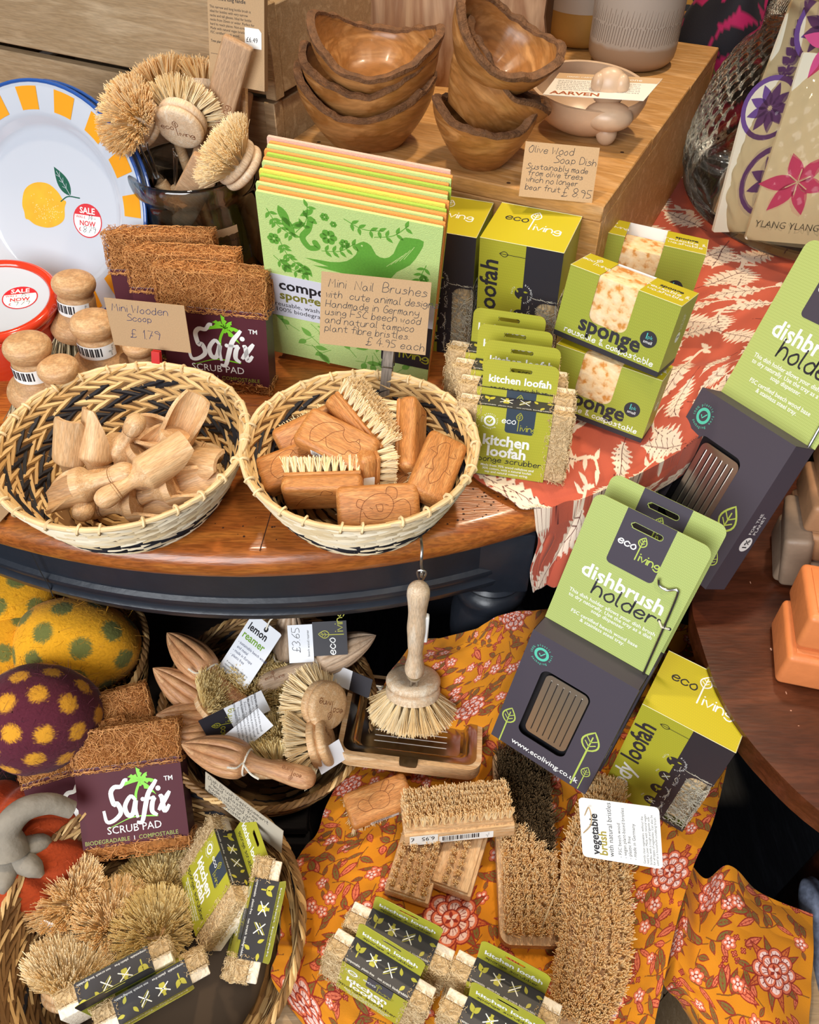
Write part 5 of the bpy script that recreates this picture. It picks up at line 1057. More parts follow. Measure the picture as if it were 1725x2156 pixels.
# one behind it
c = PYY(338, 195, JY+4.5); M = axz(c, (-.5, .5, .72), (1, 0, 0)); t = dish_brush('dish brush mostly hidden behind the round branded one', M, 0, 1.2, 2.5, 'bristle_tan', 40)
m = MB(); m.M = np.linalg.inv(M); m.tube([c, np.array([JX+1, JY+2, 77])], [.5, .7], 'beech', 10); m.build('handle', t)
c = PYY(440, 182, JY+6); M = axz(c, (.1, .6, .8), (1, 0, 0)); t = dish_brush('dish brush peeping out behind the flat upright handle', M, 0, 1.1, 2.2, 'bristle_tan', 40)
m = MB(); m.M = np.linalg.inv(M); m.tube([c, np.array([JX+2, JY+3, 77])], [.5, .7], 'beech', 10); m.build('handle', t)
# flat handles
def flat_handle(label, a, b, w0, th, mark, mat='beech_flat2'):
    d = nrm(a-b); M = axz(b, d, (1, -.1, 0)); t = thing('wooden_brush', label, 'brush', M, 'dish brushes in the glass jar'); L = np.linalg.norm(a-b); f = Fr((0, -th/2, 0), (1, 0, 0), (0, 0, 1))
    m = MB(); m.rbox(-w0, -th/2, 0, w0, th/2, L, .3, mat, 3)
    if mark: logo(m, f.rot(90, .2, L*.52), 0, 0, .4, 'burnt', 'burnt', 'burnt', .008, .06)
    m.build('handle', t); return t
R('beech_flat2', wood, '#c9a078', '#b8906a', '#d4ae88', 160, (14, 14, 1), .5, .2, .4, .25)
a, b = PYY(503, 86, JY+.5), PYY(455, 262, JY+.5); b2 = b+(b-a)*.95; flat_handle('brush with a long flat branded handle standing highest in the jar', a, b2, 1.5, 1.1, True)
a, b = PYY(512, 190, JY+5), PYY(500, 270, JY+4.5); b2 = b+(b-a)*2.2; flat_handle('second flat brush handle right behind the highest one', a, b2, 1.1, .9, False)
# front brush with a fan of bristles
c = PYY(490, 335, JY-5.0); M = axz(c, (-.62, -.18, .70), (.7, -.5, .5)); t = dish_brush('dish brush leaning over the front rim of the jar, bristles fanned upward', M, 0, .95, 2.5, 'bristle_white', 44)
m = MB(); m.M = np.linalg.inv(M); q = [PYY(473, 346, JY-6.9), PYY(462, 352, JY-7.2), PYY(456, 362, JY-6.6), PYY(452, 384, JY-5.2)]; m.tube(sm(q, 4), .13, 'wire_dark', 7); m.build('wire_neck', t)
a, b = PYY(440, 338, JY-4.5), PYY(415, 384, JY-4.2); b2 = b+(b-a)*2.0; m = MB(); m.M = np.linalg.inv(M)@axz(b2, a-b2, (1, 0, 0)); m.rbox(-1.6, -.5, 0, 1.6, .5, np.linalg.norm(a-b2), .25, 'beech_flat2', 2); m.build('handle', t)
# bottle brush card standing behind
tl, bl = PYY(447, -25, 94), PYY(443, 186, 92.5); M = RT((0, 0, 0)); u = np.array([.9, -.43, 0]); v = nrm(tl-bl); m4 = np.eye(4); m4[:3, 0] = u; m4[:3, 2] = nrm(v-u*(u@v)); m4[:3, 1] = np.cross(m4[:3, 2], u); c0 = PYY(443, 172, 89.2); m4[:3, 3] = c0
t = thing('bottle_brush_pack', 'brown hang card of a bottle brush with a navy top, beside the crate corner', 'packet', m4)
m = MB(); f = Fr((0, 0, 0), (1, 0, 0), (0, 0, 1)); Hc = 11.0; Wc = 6.5; m.slab(f, rrect(0, 0, Wc, Hc, 0), -.6, 0, 'kraft', 'kraft_edge'); m.slab(f, rrect(0, 8.6, Wc-.1, 11, 0), .005, .02, 'slate_blue')
m.text(f, 'bottle brush', .25, 7.75, .72, 'ink', .015); m.text(f, 'with extra long handle', .25, 7.2, .46, 'ink', .01)
for k, s in enumerate(('This narrow and long bottle brush is', 'ideal for bottles with very narrow', 'necks and tall glasses. Ideal for bottle', 'necks from 25mm or wider. Perfect for', 'hard to reach places. Non-scratch.', 'Made with natural vegan bristles and', 'FSC certified beech wood.')): m.text(f, s, .25, 6.5-k*.36, .32, 'ink')
m.text(f, 'Tree planted', .25, 3.6, .32, 'ink', .01); m.stroke(f, [(.2, 2.6), (2.4, 2.6)], .03, 'ink', caps=False); m.build('card', t)
m = MB(); m.slab(f, [(4.3, 3.6), (6.2, 3.6), (6.2, 5), (5.9, 5.3), (4.3, 5.3)], .03, .05, 'white'); m.text(f, '£6.49', 4.45, 4.1, .6, 'ink', w=.06); m.build('price_tag', t)
m = MB(); m.tube([(3.3, 1.2, -14), (3.3, 1.2, 10)], .35, 'beech', 8); m.build('handle', t)
R('kraft_edge', plain, '#8a6844', .8)
# ---------------------------------------------------------------- olive wood bowls
def olive(n):
    m, b, N, L = _new(n); tc = N('TexCoord'); mp = N('Mapping'); mp.inputs['Scale'].default_value = (1, 1, 2.2); mp.inputs['Rotation'].default_value = (.5, .3, 0); L(tc.outputs['Object'], mp.inputs['Vector'])
    nz = N('TexNoise'); nz.inputs['Scale'].default_value = 6; nz.inputs['Detail'].default_value = 2; nz.inputs['Distortion'].default_value = .5; L(mp.outputs[0], nz.inputs['Vector'])
    w = N('Math'); w.operation = 'MULTIPLY'; w.inputs[1].default_value = 11; L(nz.outputs[0], w.inputs[0]); f = N('Math'); f.operation = 'FRACT'; L(w.outputs[0], f.inputs[0])
    r = _ramp(N, [(0, '#9a6236'), (.15, '#b0743f'), (.5, '#bd824a'), (.88, '#ad713d'), (1, '#8a5630')]); L(f.outputs[0], r.inputs[0])
    n2 = N('TexNoise'); n2.inputs['Scale'].default_value = 5; L(tc.outputs['Object'], n2.inputs['Vector']); r2 = _ramp(N, [(.35, (.72, .66, .6)), (.65, (1.1, 1.05, 1))]); L(n2.outputs[0], r2.inputs[0])
    x = N('Mix'); x.data_type = 'RGBA'; x.blend_type = 'MULTIPLY'; x.inputs[0].default_value = 1; L(r.outputs[0], x.inputs[6]); L(r2.outputs[0], x.inputs[7]); L(x.outputs[2], b.inputs['Base Color'])
    b.inputs['Roughness'].default_value = .38; b.inputs['Coat Weight'].default_value = .15; return m
R('olive_wood', wood, '#ab7441', '#97622f', '#bd8750', 45, (1.6, 1.6, 7), .36, .1, 3.2, .16, .4, .12); R('bark', plain, '#6a4526', .8, var=.45, scale=120, bump=1, bscale=300)
def bowl(label, M, a, b, h, saddle, seed, group, fa=.62):
    t = thing('olive_wood_bowl', label, 'bowl', M, group); nf = 96; ph = np.arange(nf)/nf*2*math.pi; rg = np.random.RandomState(seed)
    wob = sum(rg.randn()*.12*np.cos(k*ph+rg.rand()*6) for k in (2, 3, 5)); fine = np.convolve(np.tile(rg.randn(nf)*.13, 3), [.3, .4, .3], 'same')[nf:2*nf]
    rim = h+saddle*np.cos(2*ph)+wob+fine; G = []; B = []
    def ring(u, th): rr = fa+(1-fa)*u**.8 if u > 0 else fa; return rr
    us = np.linspace(0, 1, 10); out = [np.stack([.02*np.cos(ph), .02*np.sin(ph), 0*ph], 1)]
    pw = lambda u: fa*.86+(1-fa*.86)*np.sin(u*math.pi/2)**.95
    for u in us: s = pw(u); ex = 1+fine*.03*u; out.append(np.stack([a*s*np.cos(ph)*ex, b*s*np.sin(ph)*ex, rim*u], 1))
    m = MB(); m.grid(np.array(out), 'olive_wood', True, True); inn = []
    for u in us[::-1]:
        s = pw(u)-.0; z = 1.0+(rim-1.0)*u; inn.append(np.stack([(a*s-.75)*np.cos(ph), (b*s-.75)*np.sin(ph), z], 1))
    inn.append(np.stack([.02*np.cos(ph), .02*np.sin(ph), 0*ph+.9], 1)); m.grid(np.array(inn), 'olive_wood', True, True); m.build('body', t)
    m = MB(); e = [out[-1]*[1, 1, 1]+np.stack([.07*np.cos(ph), .07*np.sin(ph), -.25+0*ph], 1), out[-1]+np.stack([.06*np.cos(ph), .06*np.sin(ph), .12+fine*.8], 1), (out[-1]+inn[0])/2+np.stack([0*ph, 0*ph, .2+fine*.9], 1), inn[0]+np.stack([.0*ph, 0*ph, .1+0*ph], 1), inn[0]+np.stack([-.04*np.cos(ph), -.04*np.sin(ph), -.2+0*ph], 1)]
    m.grid(np.array(e), 'bark', True, True); m.build('live_edge', t); return t
g = 'stacked olive wood bowls'
q = P(786, 322, BZ); y0 = q[1]+3.0
bowl('olive wood bowl at the bottom of the stack of three level bowls', RT((q[0]-.9, y0, BZ+.05), (0, 2, -10)), 7.3, 5.8, 5.6, 1.3, 1, g)
bowl('olive wood bowl in the middle of the stack of three level bowls', RT((q[0]+.2, y0+.3, BZ+2.8), (2, -4, -5)), 7.1, 5.7, 5.2, 1.2, 2, g)
bowl('top olive wood bowl of the level stack, its orange hollow in view', RT((q[0]+.2, y0+.6, BZ+5.5), (9, 4, -4)), 6.7, 5.6, 4.6, 1.4, 3, g)
q = P(1015, 370, BZ); x1, y1 = q[0], q[1]+3.0
bowl('olive wood bowl under the two tilted ones behind the soap dish card', RT((x1, y1, BZ+.05), (2, 2, 10)), 5.3, 4.8, 5.4, .8, 4, g, .5)
bowl('olive wood bowl wedged at a steep tilt between two others', RT((x1-1.6, y1+.6, BZ+4.1), (-6, 42, 4)), 5.9, 5.0, 5.6, .7, 5, g, .5)
bowl('olive wood bowl tipped open on top of the steeply tilted one', RT((x1-.2, y1+1.6, BZ+7.4), (14, 27, -10)), 5.6, 4.9, 5.3, .9, 6, g, .5)
a = PYY(905, 40, 108); t = thing('olive_wood_board', 'upright olive wood board behind the bowls with a wavy grain', 'board', RT((a[0]-.2, 107, BZ+.05), (-8, 0, -14)))
m = MB(); f = Fr((0, 0, 0), (1, 0, 0), (0, 0, 1)); o = sm([(-13, 0), (13, 0), (13.2, 8), (12.8, 20), (6, 24), (-6, 24), (-13, 21)], 4, True); m.slab(f, o, -1.6, 0, 'olive_pale', 'bark'); m.build('board', t)
R('olive_pale', wood, '#c0966a', '#8f6038', '#c9a27a', 26, (3, 1, .7), .5, .1, 4, .1)
# ---------------------------------------------------------------- soapstone dish with card, ceramic cups
R('soapstone', plain, '#cbab8c', .35, var=.12, scale=45)
c = P(1238, 296, BZ); yb = c[1]+3.4
M = RT((c[0]-.2, yb, BZ+.15), (8, 3, -14)); t = thing('soapstone_dish', 'pale soapstone dish on the pine box holding an information card', 'dish', M)
m = MB(); n = 56; ph = np.arange(n)/n*6.283; G = []
for u in np.linspace(0, 1, 8): s = .25+.75*math.sin(u*1.57); G.append(np.stack([6.3*s*np.cos(ph), 5.4*s*np.sin(ph), 4.6*u**1.6+0*ph], 1))
for u in np.linspace(1, 0, 8): s = .22+.71*math.sin(u*1.57); G.append(np.stack([6.3*s*np.cos(ph), 5.4*s*np.sin(ph), .5+4.1*u**1.6+0*ph], 1))
m.grid(np.array(G), 'soapstone', True, True); m.add(G[0], [tuple(range(n-1, -1, -1))], 'soapstone'); m.add(G[-1], [tuple(range(n))], 'soapstone'); m.build('bowl', t)
c = PYY(1272, 238, yb-4.2)
t = thing('soapstone_figure', 'small rounded soapstone figure leaning in front of the soapstone dish', 'figure', RT((c[0], c[1], BZ), (0, 0, -15)))
def blob(m, c, r, mat, n=20, rot=None):
    bm = bmesh.new(); bmesh.ops.create_uvsphere(bm, u_segments=n, v_segments=n//2+2, radius=1)
    for v in bm.verts: v.co = (c[0]+v.co.x*r[0], c[1]+v.co.y*r[1], c[2]+v.co.z*r[2])
    return m.bm(bm, mat, True)
m = MB(); blob(m, (.6, 0, 1.1), (1.1, 1.0, 1.2), 'soapstone'); blob(m, (.5, -.4, 3.0), (2.6, 1.9, 1.45), 'soapstone'); blob(m, (.1, .6, 5.5), (1.9, 1.4, 1.9), 'soapstone'); blob(m, (1.3, .2, 5.9), (.8, .9, 1.1), 'soapstone'); blob(m, (-1, .1, 5.9), (.8, .9, 1.1), 'soapstone'); m.build('body', t)
pts = [(1170, 152), (1393, 166), (1345, 222), (1143, 199)]; tl = PYY(1172, 153, yb+1.0); tr = PYY(1392, 165, yb-2.0); bl = PYY(1143, 199, yb-4.6)
u = nrm(tr-tl); v = tl-bl; v = nrm(v-u*(u@v)); f = Fr(bl, u, v); wv = np.linalg.norm((tl-bl)@v); wu = np.linalg.norm(tr-tl); m = MB()
m.slab(f, [(0, 0), (wu*.93, 0), (wu*1.06, wv), (wu*.07, wv)], -.05, 0, 'paper_warm'); m.flat(f, [(wu*.055, wv*.74), (wu*1.02, wv*.74), (wu*1.06, wv), (wu*.07, wv)], 'tan_band'); m.text(f, 'HAND CARVED', wu*.16, wv*.82, .45, 'white', w=.02); m.text(f, 'Soapstone', wu*.55, wv*.8, .85, 'white', slant=.1, w=.02)
for k in range(6): m.text(f, 'each piece is carved by hand from natural soft stone so no two are alike'[k*2:58+k*2], wu*.09, wv*(.64-.075*k), .36, 'grey_ink', w=.01)
m.text(f, 'AARVEN', wu*.06, wv*.06, 1.1, 'rust', .03, sx=1.2); o = m.build('product_card'); tag(o, 'white soapstone information card resting inside the soapstone dish', 'card')
R('paper_warm', plain, '#e6ddd0', .6); R('tan_band', plain, '#c9a57c', .6); R('rust', plain, '#a2552c', .6); R('grey_ink', plain, '#77706a', .7)
def glaze(n):
    m, b, N, L = _new(n); tc = N('TexCoord'); sx = N('SeparateXYZ'); L(tc.outputs['Object'], sx.inputs[0]); nz = N('TexNoise'); nz.inputs['Scale'].default_value = 30; L(tc.outputs['Object'], nz.inputs['Vector'])
    ad = N('Math'); ad.operation = 'MULTIPLY_ADD'; L(nz.outputs[0], ad.inputs[0]); ad.inputs[1].default_value = .012; L(sx.outputs[2], ad.inputs[2])
    mr = N('MapRange'); mr.inputs[1].default_value = 0; mr.inputs[2].default_value = .12; L(ad.outputs[0], mr.inputs[0]); r = _ramp(N, [(.0, '#9a7c60'), (.27, '#a3866a'), (.30, '#b3a494'), (1, '#aa9c8e')]); L(mr.outputs[0], r.inputs[0]); L(r.outputs[0], b.inputs['Base Color']); b.inputs['Roughness'].default_value = .45; return m
R('glaze', glaze); R('glaze_ochre', plain, '#a87c3c', .35, var=.2, scale=20); R('incised', plain, '#6d5a4a', .8); R('vase_brown', plain, '#6f5a47', .5, var=.15, scale=20)
def cup(label, q, r, h, lower, lines):
    t = thing('ceramic_cup', label, 'cup', RT((q[0], q[1], BZ+.05)), 'stoneware cups'); m = MB(); p = sm([(.01, 0), (r*.7, 0), (r*.92, .6), (r, 1.8), (r, 5), (r*1.02, h), (r*.93, h), (r*.9, 5), (r*.88, 1.6), (.01, .8)], 3); p[:, 0] = np.maximum(p[:, 0], .01); m.lathe(p, lower, 48, cap=False)
    if lines:
        rg = random.Random(3)
        for zc, zh in ((4.2, 1.0), (6.2, .9), (8.6, .8)):
            for k in range(46):
                a = math.radians(-175+k*3.8); zz = zc+rg.uniform(-.15, .15); m.tube([((r+.0)*math.cos(a), (r+.0)*math.sin(a), zz-zh), ((r+.01)*math.cos(a+.04), (r+.01)*math.sin(a+.04), zz+zh)], .035, 'incised', 4)
    m.build('vessel', t)
    if not lines: m = MB(); m.lathe([(r+.02, 4.3), (r+.03, 8), (r*1.02+.02, h)], 'glaze', 48, cap=False); m.build('glaze_band', t)
q = P(1335, 147, BZ); cup('stoneware cup with rows of incised strokes near the box edge', (q[0], q[1]+3), 5.5, 12, 'glaze', True)
q = P(1228, 106, BZ); cup('stoneware cup with an ochre base behind the incised one', (q[0], q[1]+4), 4.9, 11, 'glaze_ochre', False)
q = P(1132, 100, BZ); t = thing('ceramic_vase', 'tall dull brown vase behind the tipped olive wood bowl', 'vase', RT((q[0], q[1]+4, BZ+.05))); m = MB(); m.lathe([(.01, 0), (3.4, 0), (3.8, 1), (3.9, 16), (3.3, 20), (3.2, 22)], 'vase_brown', 40); m.build('vessel', t)
# ---------------------------------------------------------------- big jar of sachets
JB = P(1700, 455, 75.9)+[1.2, .6, 0]; t = thing('glass_jar', 'large clear glass jar with a diamond pattern, full of printed sachets', 'jar', RT((JB[0], JB[1], 75.9)))
Rj = 15.8
def dia(Rr, Z, A):
    w = np.clip((Z-4)/2, 0, 1)*np.clip((20-Z)/1.5, 0, 1); k = 48; p = Z*1.15; d = np.abs(np.sin(A*k/2+p))*np.abs(np.sin(A*k/2-p)); return Rr+w*.38*d**.6, Z
pr = sm([(.01, 0), (12, 0), (15.5, .6), (17.6, 2.5), (18.2, 5), (18.2, 8.5), (17.6, 12), (16.7, 15.2), (15.1, 18.4), (13.6, 20.4), (13.2, 21.5), (13.2, 24.5), (13.8, 26), (13.9, 26.8), (13.5, 27.2)], 9); pr[:, 0] = np.maximum(pr[:, 0], .01)
m = MB(); m.lathe(pr, 'clear_glass', 400, dia, cap=False); m.build('vessel', t)
m = MB(); m.lathe([(.01, .9), (14, .9), (16.8, 2.6)], 'clear_glass', 48, cap=False); m.tube([(13.7*math.cos(a), 13.7*math.sin(a), 27) for a in np.linspace(0, 6.283, 48, endpoint=False)], .35, 'clear_glass', 8, True); m.build('lip', t)
R('sachet', plain, '#e3dcc4', .6); R('pr_purple', plain, '#6b4a8c', .6); R('pr_pink', plain, '#cf4d84', .6); R('pr_rose', plain, '#d77796', .6)
def sachet(label, px, py, y, lean, yaw, kind, col, h=34, w=13, txt=None):
    c = PYY(px, py, y); M = RT((c[0], y, 78.1), (lean[0], lean[1], yaw)); m = MB(); f = Fr((0, 0, 0), (1, 0, 0), (0, 0, 1)); m.slab(f, rrect(-w/2, 0, w/2, h, .2, 2), -.5, 0, 'sachet'); rg = random.Random(kind+3)
    if kind == 0:                                # lavender spikes
        for x0 in (-3.4, 1.4, 4.6):
            m.stroke(f, [(x0, 3), (x0+.4, h-2)], .3, col, .01)
            for k in range(16):
                z = h*.35+k*.95
                for s in (-1, 1): m.flat(f, leafp(x0+.2, z, 1.5*(1-k*.02), .9, 90-s*rg.uniform(35, 70), 6), col, .012)
            for k in (4, 8): m.flat(f, leafp(x0, k, 5, 1.1, 90+rg.choice((-25, 25)), 7), col, .011)
    elif kind == 1:                              # lily like blossoms
        for x, z, r in ((-1, 7, 4.2), (2, 15, 3.6), (-2.4, 21, 3.4), (1.5, 28, 3.5)):
            for k in range(6): m.flat(f, leafp(x, z, r*rg.uniform(.8, 1.1), r*.42, k*60+rg.uniform(-12, 12), 8), col, .011)
            for k in range(6): a = math.radians(k*60+30); m.stroke(f, [(x, z), (x+r*.35*math.cos(a), z+r*.35*math.sin(a))], .12, 'sachet', .016, caps=False)
    else:                                        # sliced citrus
        for x, z, r in ((1, 6, 4.2), (-2, 14, 3.4), (2, 22, 3.6)):
            m.flat(f, circ(x, z, r, 30), col, .01); m.flat(f, circ(x, z, r*.84, 30), 'sachet', .014)
            for k in range(9): m.flat(f, leafp(x+.2*math.cos(k*.698), z+.2*math.sin(k*.698), r*.74, r*.34, k*40, 6), col, .018)
    if txt: m.text(f, txt, -4.4, 1.6, 1.15, 'ink', 0, w=.015)
    o = m.build('incense_sachet'); setM(o, M); tag(o, label, 'sachet', 'printed sachets in the large glass jar')
yj = JB[1]
sachet('sachet with purple citrus slices against the jar wall near the coral cloth', 1592, 455, yj-9.2, (-8, 3, 0), 8, 2, 'pr_purple', 14, 10)
sachet('sachet printed with pink blossoms and the words Ylang Ylang in the jar front', 1676, 450, yj-12, (-10, 4, 0), -2, 1, 'pr_pink', 20, 10, 'YLANG YLANG')
sachet('sachet printed with purple lavender spikes in the middle of the jar', 1625, 350, yj-5.5, (-6, 8, 0), 4, 0, 'pr_purple', 30, 11)
sachet('sachet with rose coloured blossoms at the picture edge of the jar', 1752, 330, yj-7.5, (-6, 3, 0), -5, 1, 'pr_rose', 29, 11)
sachet('tall sachet with dark purple sprigs rising from the jar mouth', 1712, 300, yj+2, (-1, 2, 0), 0, 0, 'pr_purple', 36, 11)
# ---------------------------------------------------------------- dark magenta and red textiles, mustard tag
def lump(name, label, cat, c, r, mat, seed, rot=(0, 0, 0), img=None):
    rg = np.random.RandomState(seed); nv, nu = 90, 140; th = np.linspace(.02, math.pi-.02, nv)[:, None]; ph = np.linspace(0, 6.283, nu)[None]
    wv = 1+.06*np.sin(3*ph+2*th)+.05*np.sin(5*ph-3*th+1); G = np.stack([r[0]*np.sin(th)*np.cos(ph)*wv, r[1]*np.sin(th)*np.sin(ph)*wv, r[2]*np.cos(th)*np.ones_like(ph)*wv], -1)
    m = MB(RT(c, rot)); m.grid(G, mat); o = m.build(name); X = np.linspace(0, 6.28*r[0], nu); Y = np.linspace(0, 3.14*r[2], nv)
    if img: c4 = np.ones((nv*nu, 4), np.float32); im = np.empty((nv, nu, 3)); img(im, X, Y); c4[:, :3] = im.reshape(-1, 3); a = o.data.color_attributes.new('pattern', 'FLOAT_COLOR', 'POINT'); a.data.foreach_set('color', c4.ravel())
    return tag(o, label, cat)
def magenta(im, X, Y):
    im[:] = lin('#a3144e'); rg = random.Random(8); bk = lin('#17131a')
    for k in range(95): paint(im, X, Y, leafp(rg.uniform(0, X[-1]), rg.uniform(0, Y[-1]), rg.uniform(4, 9), rg.uniform(2, 4), rg.uniform(0, 360)), bk)
    for k in range(30): x, y = rg.uniform(0, X[-1]), rg.uniform(0, Y[-1]); line(im, X, Y, [(x, y), (x+2, y+2)], .3, lin('#56702c'))
R('magenta_print', vcol, .7)
c = PYY(1510, 160, 128); lump('fabric_bundle', 'magenta and black leaf printed fabric bundle behind the large glass jar', 'fabric', (c[0], 128, 87), (8.5, 7, 12.5), 'magenta_print', 3, (0, 10, 0), magenta)
R('red_cloth', plain, '#c81e18', .7, var=.15, scale=20)
c = P(1415, 272, 77); lump('red_cloth', 'bright red cloth tucked between the pine box and the magenta fabric', 'cloth', (c[0]+2, c[1]+6, 78.6), (5.5, 8, 4), 'red_cloth', 5)
c = PYY(1455, 5, 140); t = thing('product_tag', 'mustard tag hanging above the magenta fabric', 'tag', axz(c, (-.2, -.8, .5), (1, 0, 0))); m = MB(); f = Fr((0, 0, 0), (.9, -.4, 0), (.4, .9, 0)); m.slab(f, rrect(-3.4, -3.4, 3.4, 4, .3, 3), -.05, 0, 'mustard'); m.stroke(f, sm([(-1.5, -1), (-.4, .8), (.6, .2), (1.3, 1.6)], 5), .25, 'ink', .01); m.flat(f, leafp(-1.2, -1.2, 2.6, .9, 20), 'ink'); m.build('card', t)
R('mustard', plain, '#c0871c', .6)
t = thing('scrubbing_brush', 'dark bristled brush behind the mustard tag at the picture top', 'brush', axz(PYY(1490, -6, 143), (0, -.3, -1), (1, 0, 0))); m = MB(); m.rbox(-4, -2, -1.5, 4, 2, 0, .3, 'beech', 2); m.build('wooden_block', t); m = MB(); tufts(m, [(x, y, 0) for x in np.linspace(-3.6, 3.6, 9) for y in (-1.4, 0, 1.4)], [(0, 0, 1)]*27, 20, .3, 3, 'bristle_tan', .04); m.build('bristles', t)
t = thing('display_stand', 'dull brown board standing at the very back by the jar mouth', 'board', RT((52, 150, 70), (-6, 0, 5))); m = MB(); m.rbox(-20, -1, 0, 20, 1, 42, .3, 'vase_brown', 2); m.build('board', t)
t = stand('display_plinth', 'dark plinth beneath the coral cloth under the large glass jar', 'plinth', 54, 72, 92, 150, 74.6, 'dark_bench')
# ---------------------------------------------------------------- dish brush hanging from a hook, soap tray
def sc_cam(p, s): return CO+(np.asarray(p, float)-CO)*s      # same place seen from the till, nearer or farther
t = thing('metal_hook', 'small metal s-hook on the table edge with the brush hanging from it', 'hook', RT((1.0, 45.2, 75)))
m = MB(); m.tube(sm([(0, 2.2, .12), (0, 1.2, .5), (.05, .2, .55), (0, -.35, .0), (0, -.3, -.9), (.05, -.5, -1.6), (0, -.95, -1.7), (0, -1.1, -1.2)], 5), .13, 'steel', 8); m.build('hook', t)
m = MB(); m.tube(sm([(-.35, -.75, -1.3), (.0, -.8, -1.05), (.4, -.85, -1.3), (.15, -.8, -2.2), (0, -.75, -2.6), (-.2, -.75, -2.2)], 4, True), .09, 'steel', 7, True); m.build('ring', t)
Mh = RT((.35, 44.5, 53.2), (4, 1.2, 0), 1.12); t = thing('dish_brush', 'pale long handled dish brush hanging over the metal soap tray', 'brush', Mh)
m = MB(); p = sm([(.02, 18.3), (.4, 18.25), (.8, 17.8), (.88, 17.0), (.8, 16), (.72, 14.5), (.78, 12.5), (.72, 11), (.66, 9.5), (.6, 8.6), (.7, 7.2), (.84, 6.2), (.84, 5.6), (.7, 5.2), (.02, 5.1)][::-1], 4); p[:, 0] = np.maximum(p[:, 0], .01); m.lathe(p, 'beech_pale', 28); m.build('handle', t)
m = MB(); m.lathe([(.02, 4.4), (.6, 4.4), (.82, 5.1), (.8, 5.5), (.02, 5.5)], 'wire', 20); m.build('ferrule', t)
m = MB()
for s in (-1, 1): m.tube(sm([(s*.22, 0, 4.6), (s*.25, -.1, 3.2), (s*.45, -.15, 2.1), (s*1.6, .1, 1.85), (s*2.25, .5, 1.6), (s*2.3, 1.0, 1.5)], 5), .12, 'wire', 7)
m.tube([(-.5, -.2, 2.2), (0, -.3, 2.05), (.5, -.2, 2.2), (0, -.05, 2.5)], .1, 'wire', 6, True); m.build('wire_neck', t)
m = MB(axz((0, .5, .3), (0, -.50, -.86), (1, 0, 0))); disc_head(m, 'beech_pale'); m.build('head', t)
hb_ = head_bristles(.85, 2.7, 'bristle_white', 70, 3, .02); hb_.M = np.eye(4); hb_.V = [v@axz((0, .5, .3), (0, -.50, -.86), (1, 0, 0))[:3, :3].T+np.array([0, .5, .3]) for v in hb_.V]; hb_.build('bristles', t)
m = MB(); m.rbox(.5, -.3, 10.5, .95, .25, 14.2, .1, 'white', 1); m.build('price_sticker', t)
Mt = RT(sc_cam((.27, 45.0, 46.35), .985), (-10.5, 3.2, -5.9)); t = thing('soap_tray', 'beech framed steel soap tray with drain slots under the hanging brush', 'tray', Mt)
m = MB(); f = Fr((0, 0, 0), (1, 0, 0), (0, 1, 0)); o = rrect(-7.4, -5.6, 7.4, 5.6, 1.5, 7); i_ = rrect(-6.8, -5.0, 6.8, 5.0, 1.1, 7); m.holed(f, o, i_, 0, 1.6, 'beech'); m.flat(f, o[::-1], 'beech', .05); m.build('wooden_frame', t)
m = MB(); G = []
for (a, b, r, z) in ((6.85, 5.05, 1.1, 1.66), (6.1, 4.3, .9, 1.62), (5.75, 3.95, .8, 1.35), (5.5, 3.7, .75, .75), (5.2, 3.4, .65, .62)): q = rrect(-a, -b, a, b, r, 7); G.append(np.column_stack([q, np.full(len(q), z)]))
m.grid(np.array(G), 'tray_steel', True, True); m.add(G[-1], [tuple(range(len(G[-1])))], 'tray_steel'); m.slab(f, sm([(-.95, -5.0), (-.9, -5.9), (-.6, -6.15), (.6, -6.15), (.9, -5.9), (.95, -5.0)], 3), 1.6, 1.68, 'tray_steel')
for k in range(8): y = 2.5-k*.72; m.flat(f, rrect(-3.9, y-.1, 3.9, y+.1, .1, 3), 'slot_rim', .63); m.flat(f, rrect(-3.8, y-.05, 3.8, y+.05, .05, 3), 'white', .635)
m.build('steel_insert', t)
R('tray_steel', plain, '#b8b1a6', .2, 1); R('slot_rim', plain, '#d9d8d4', .2, 1)
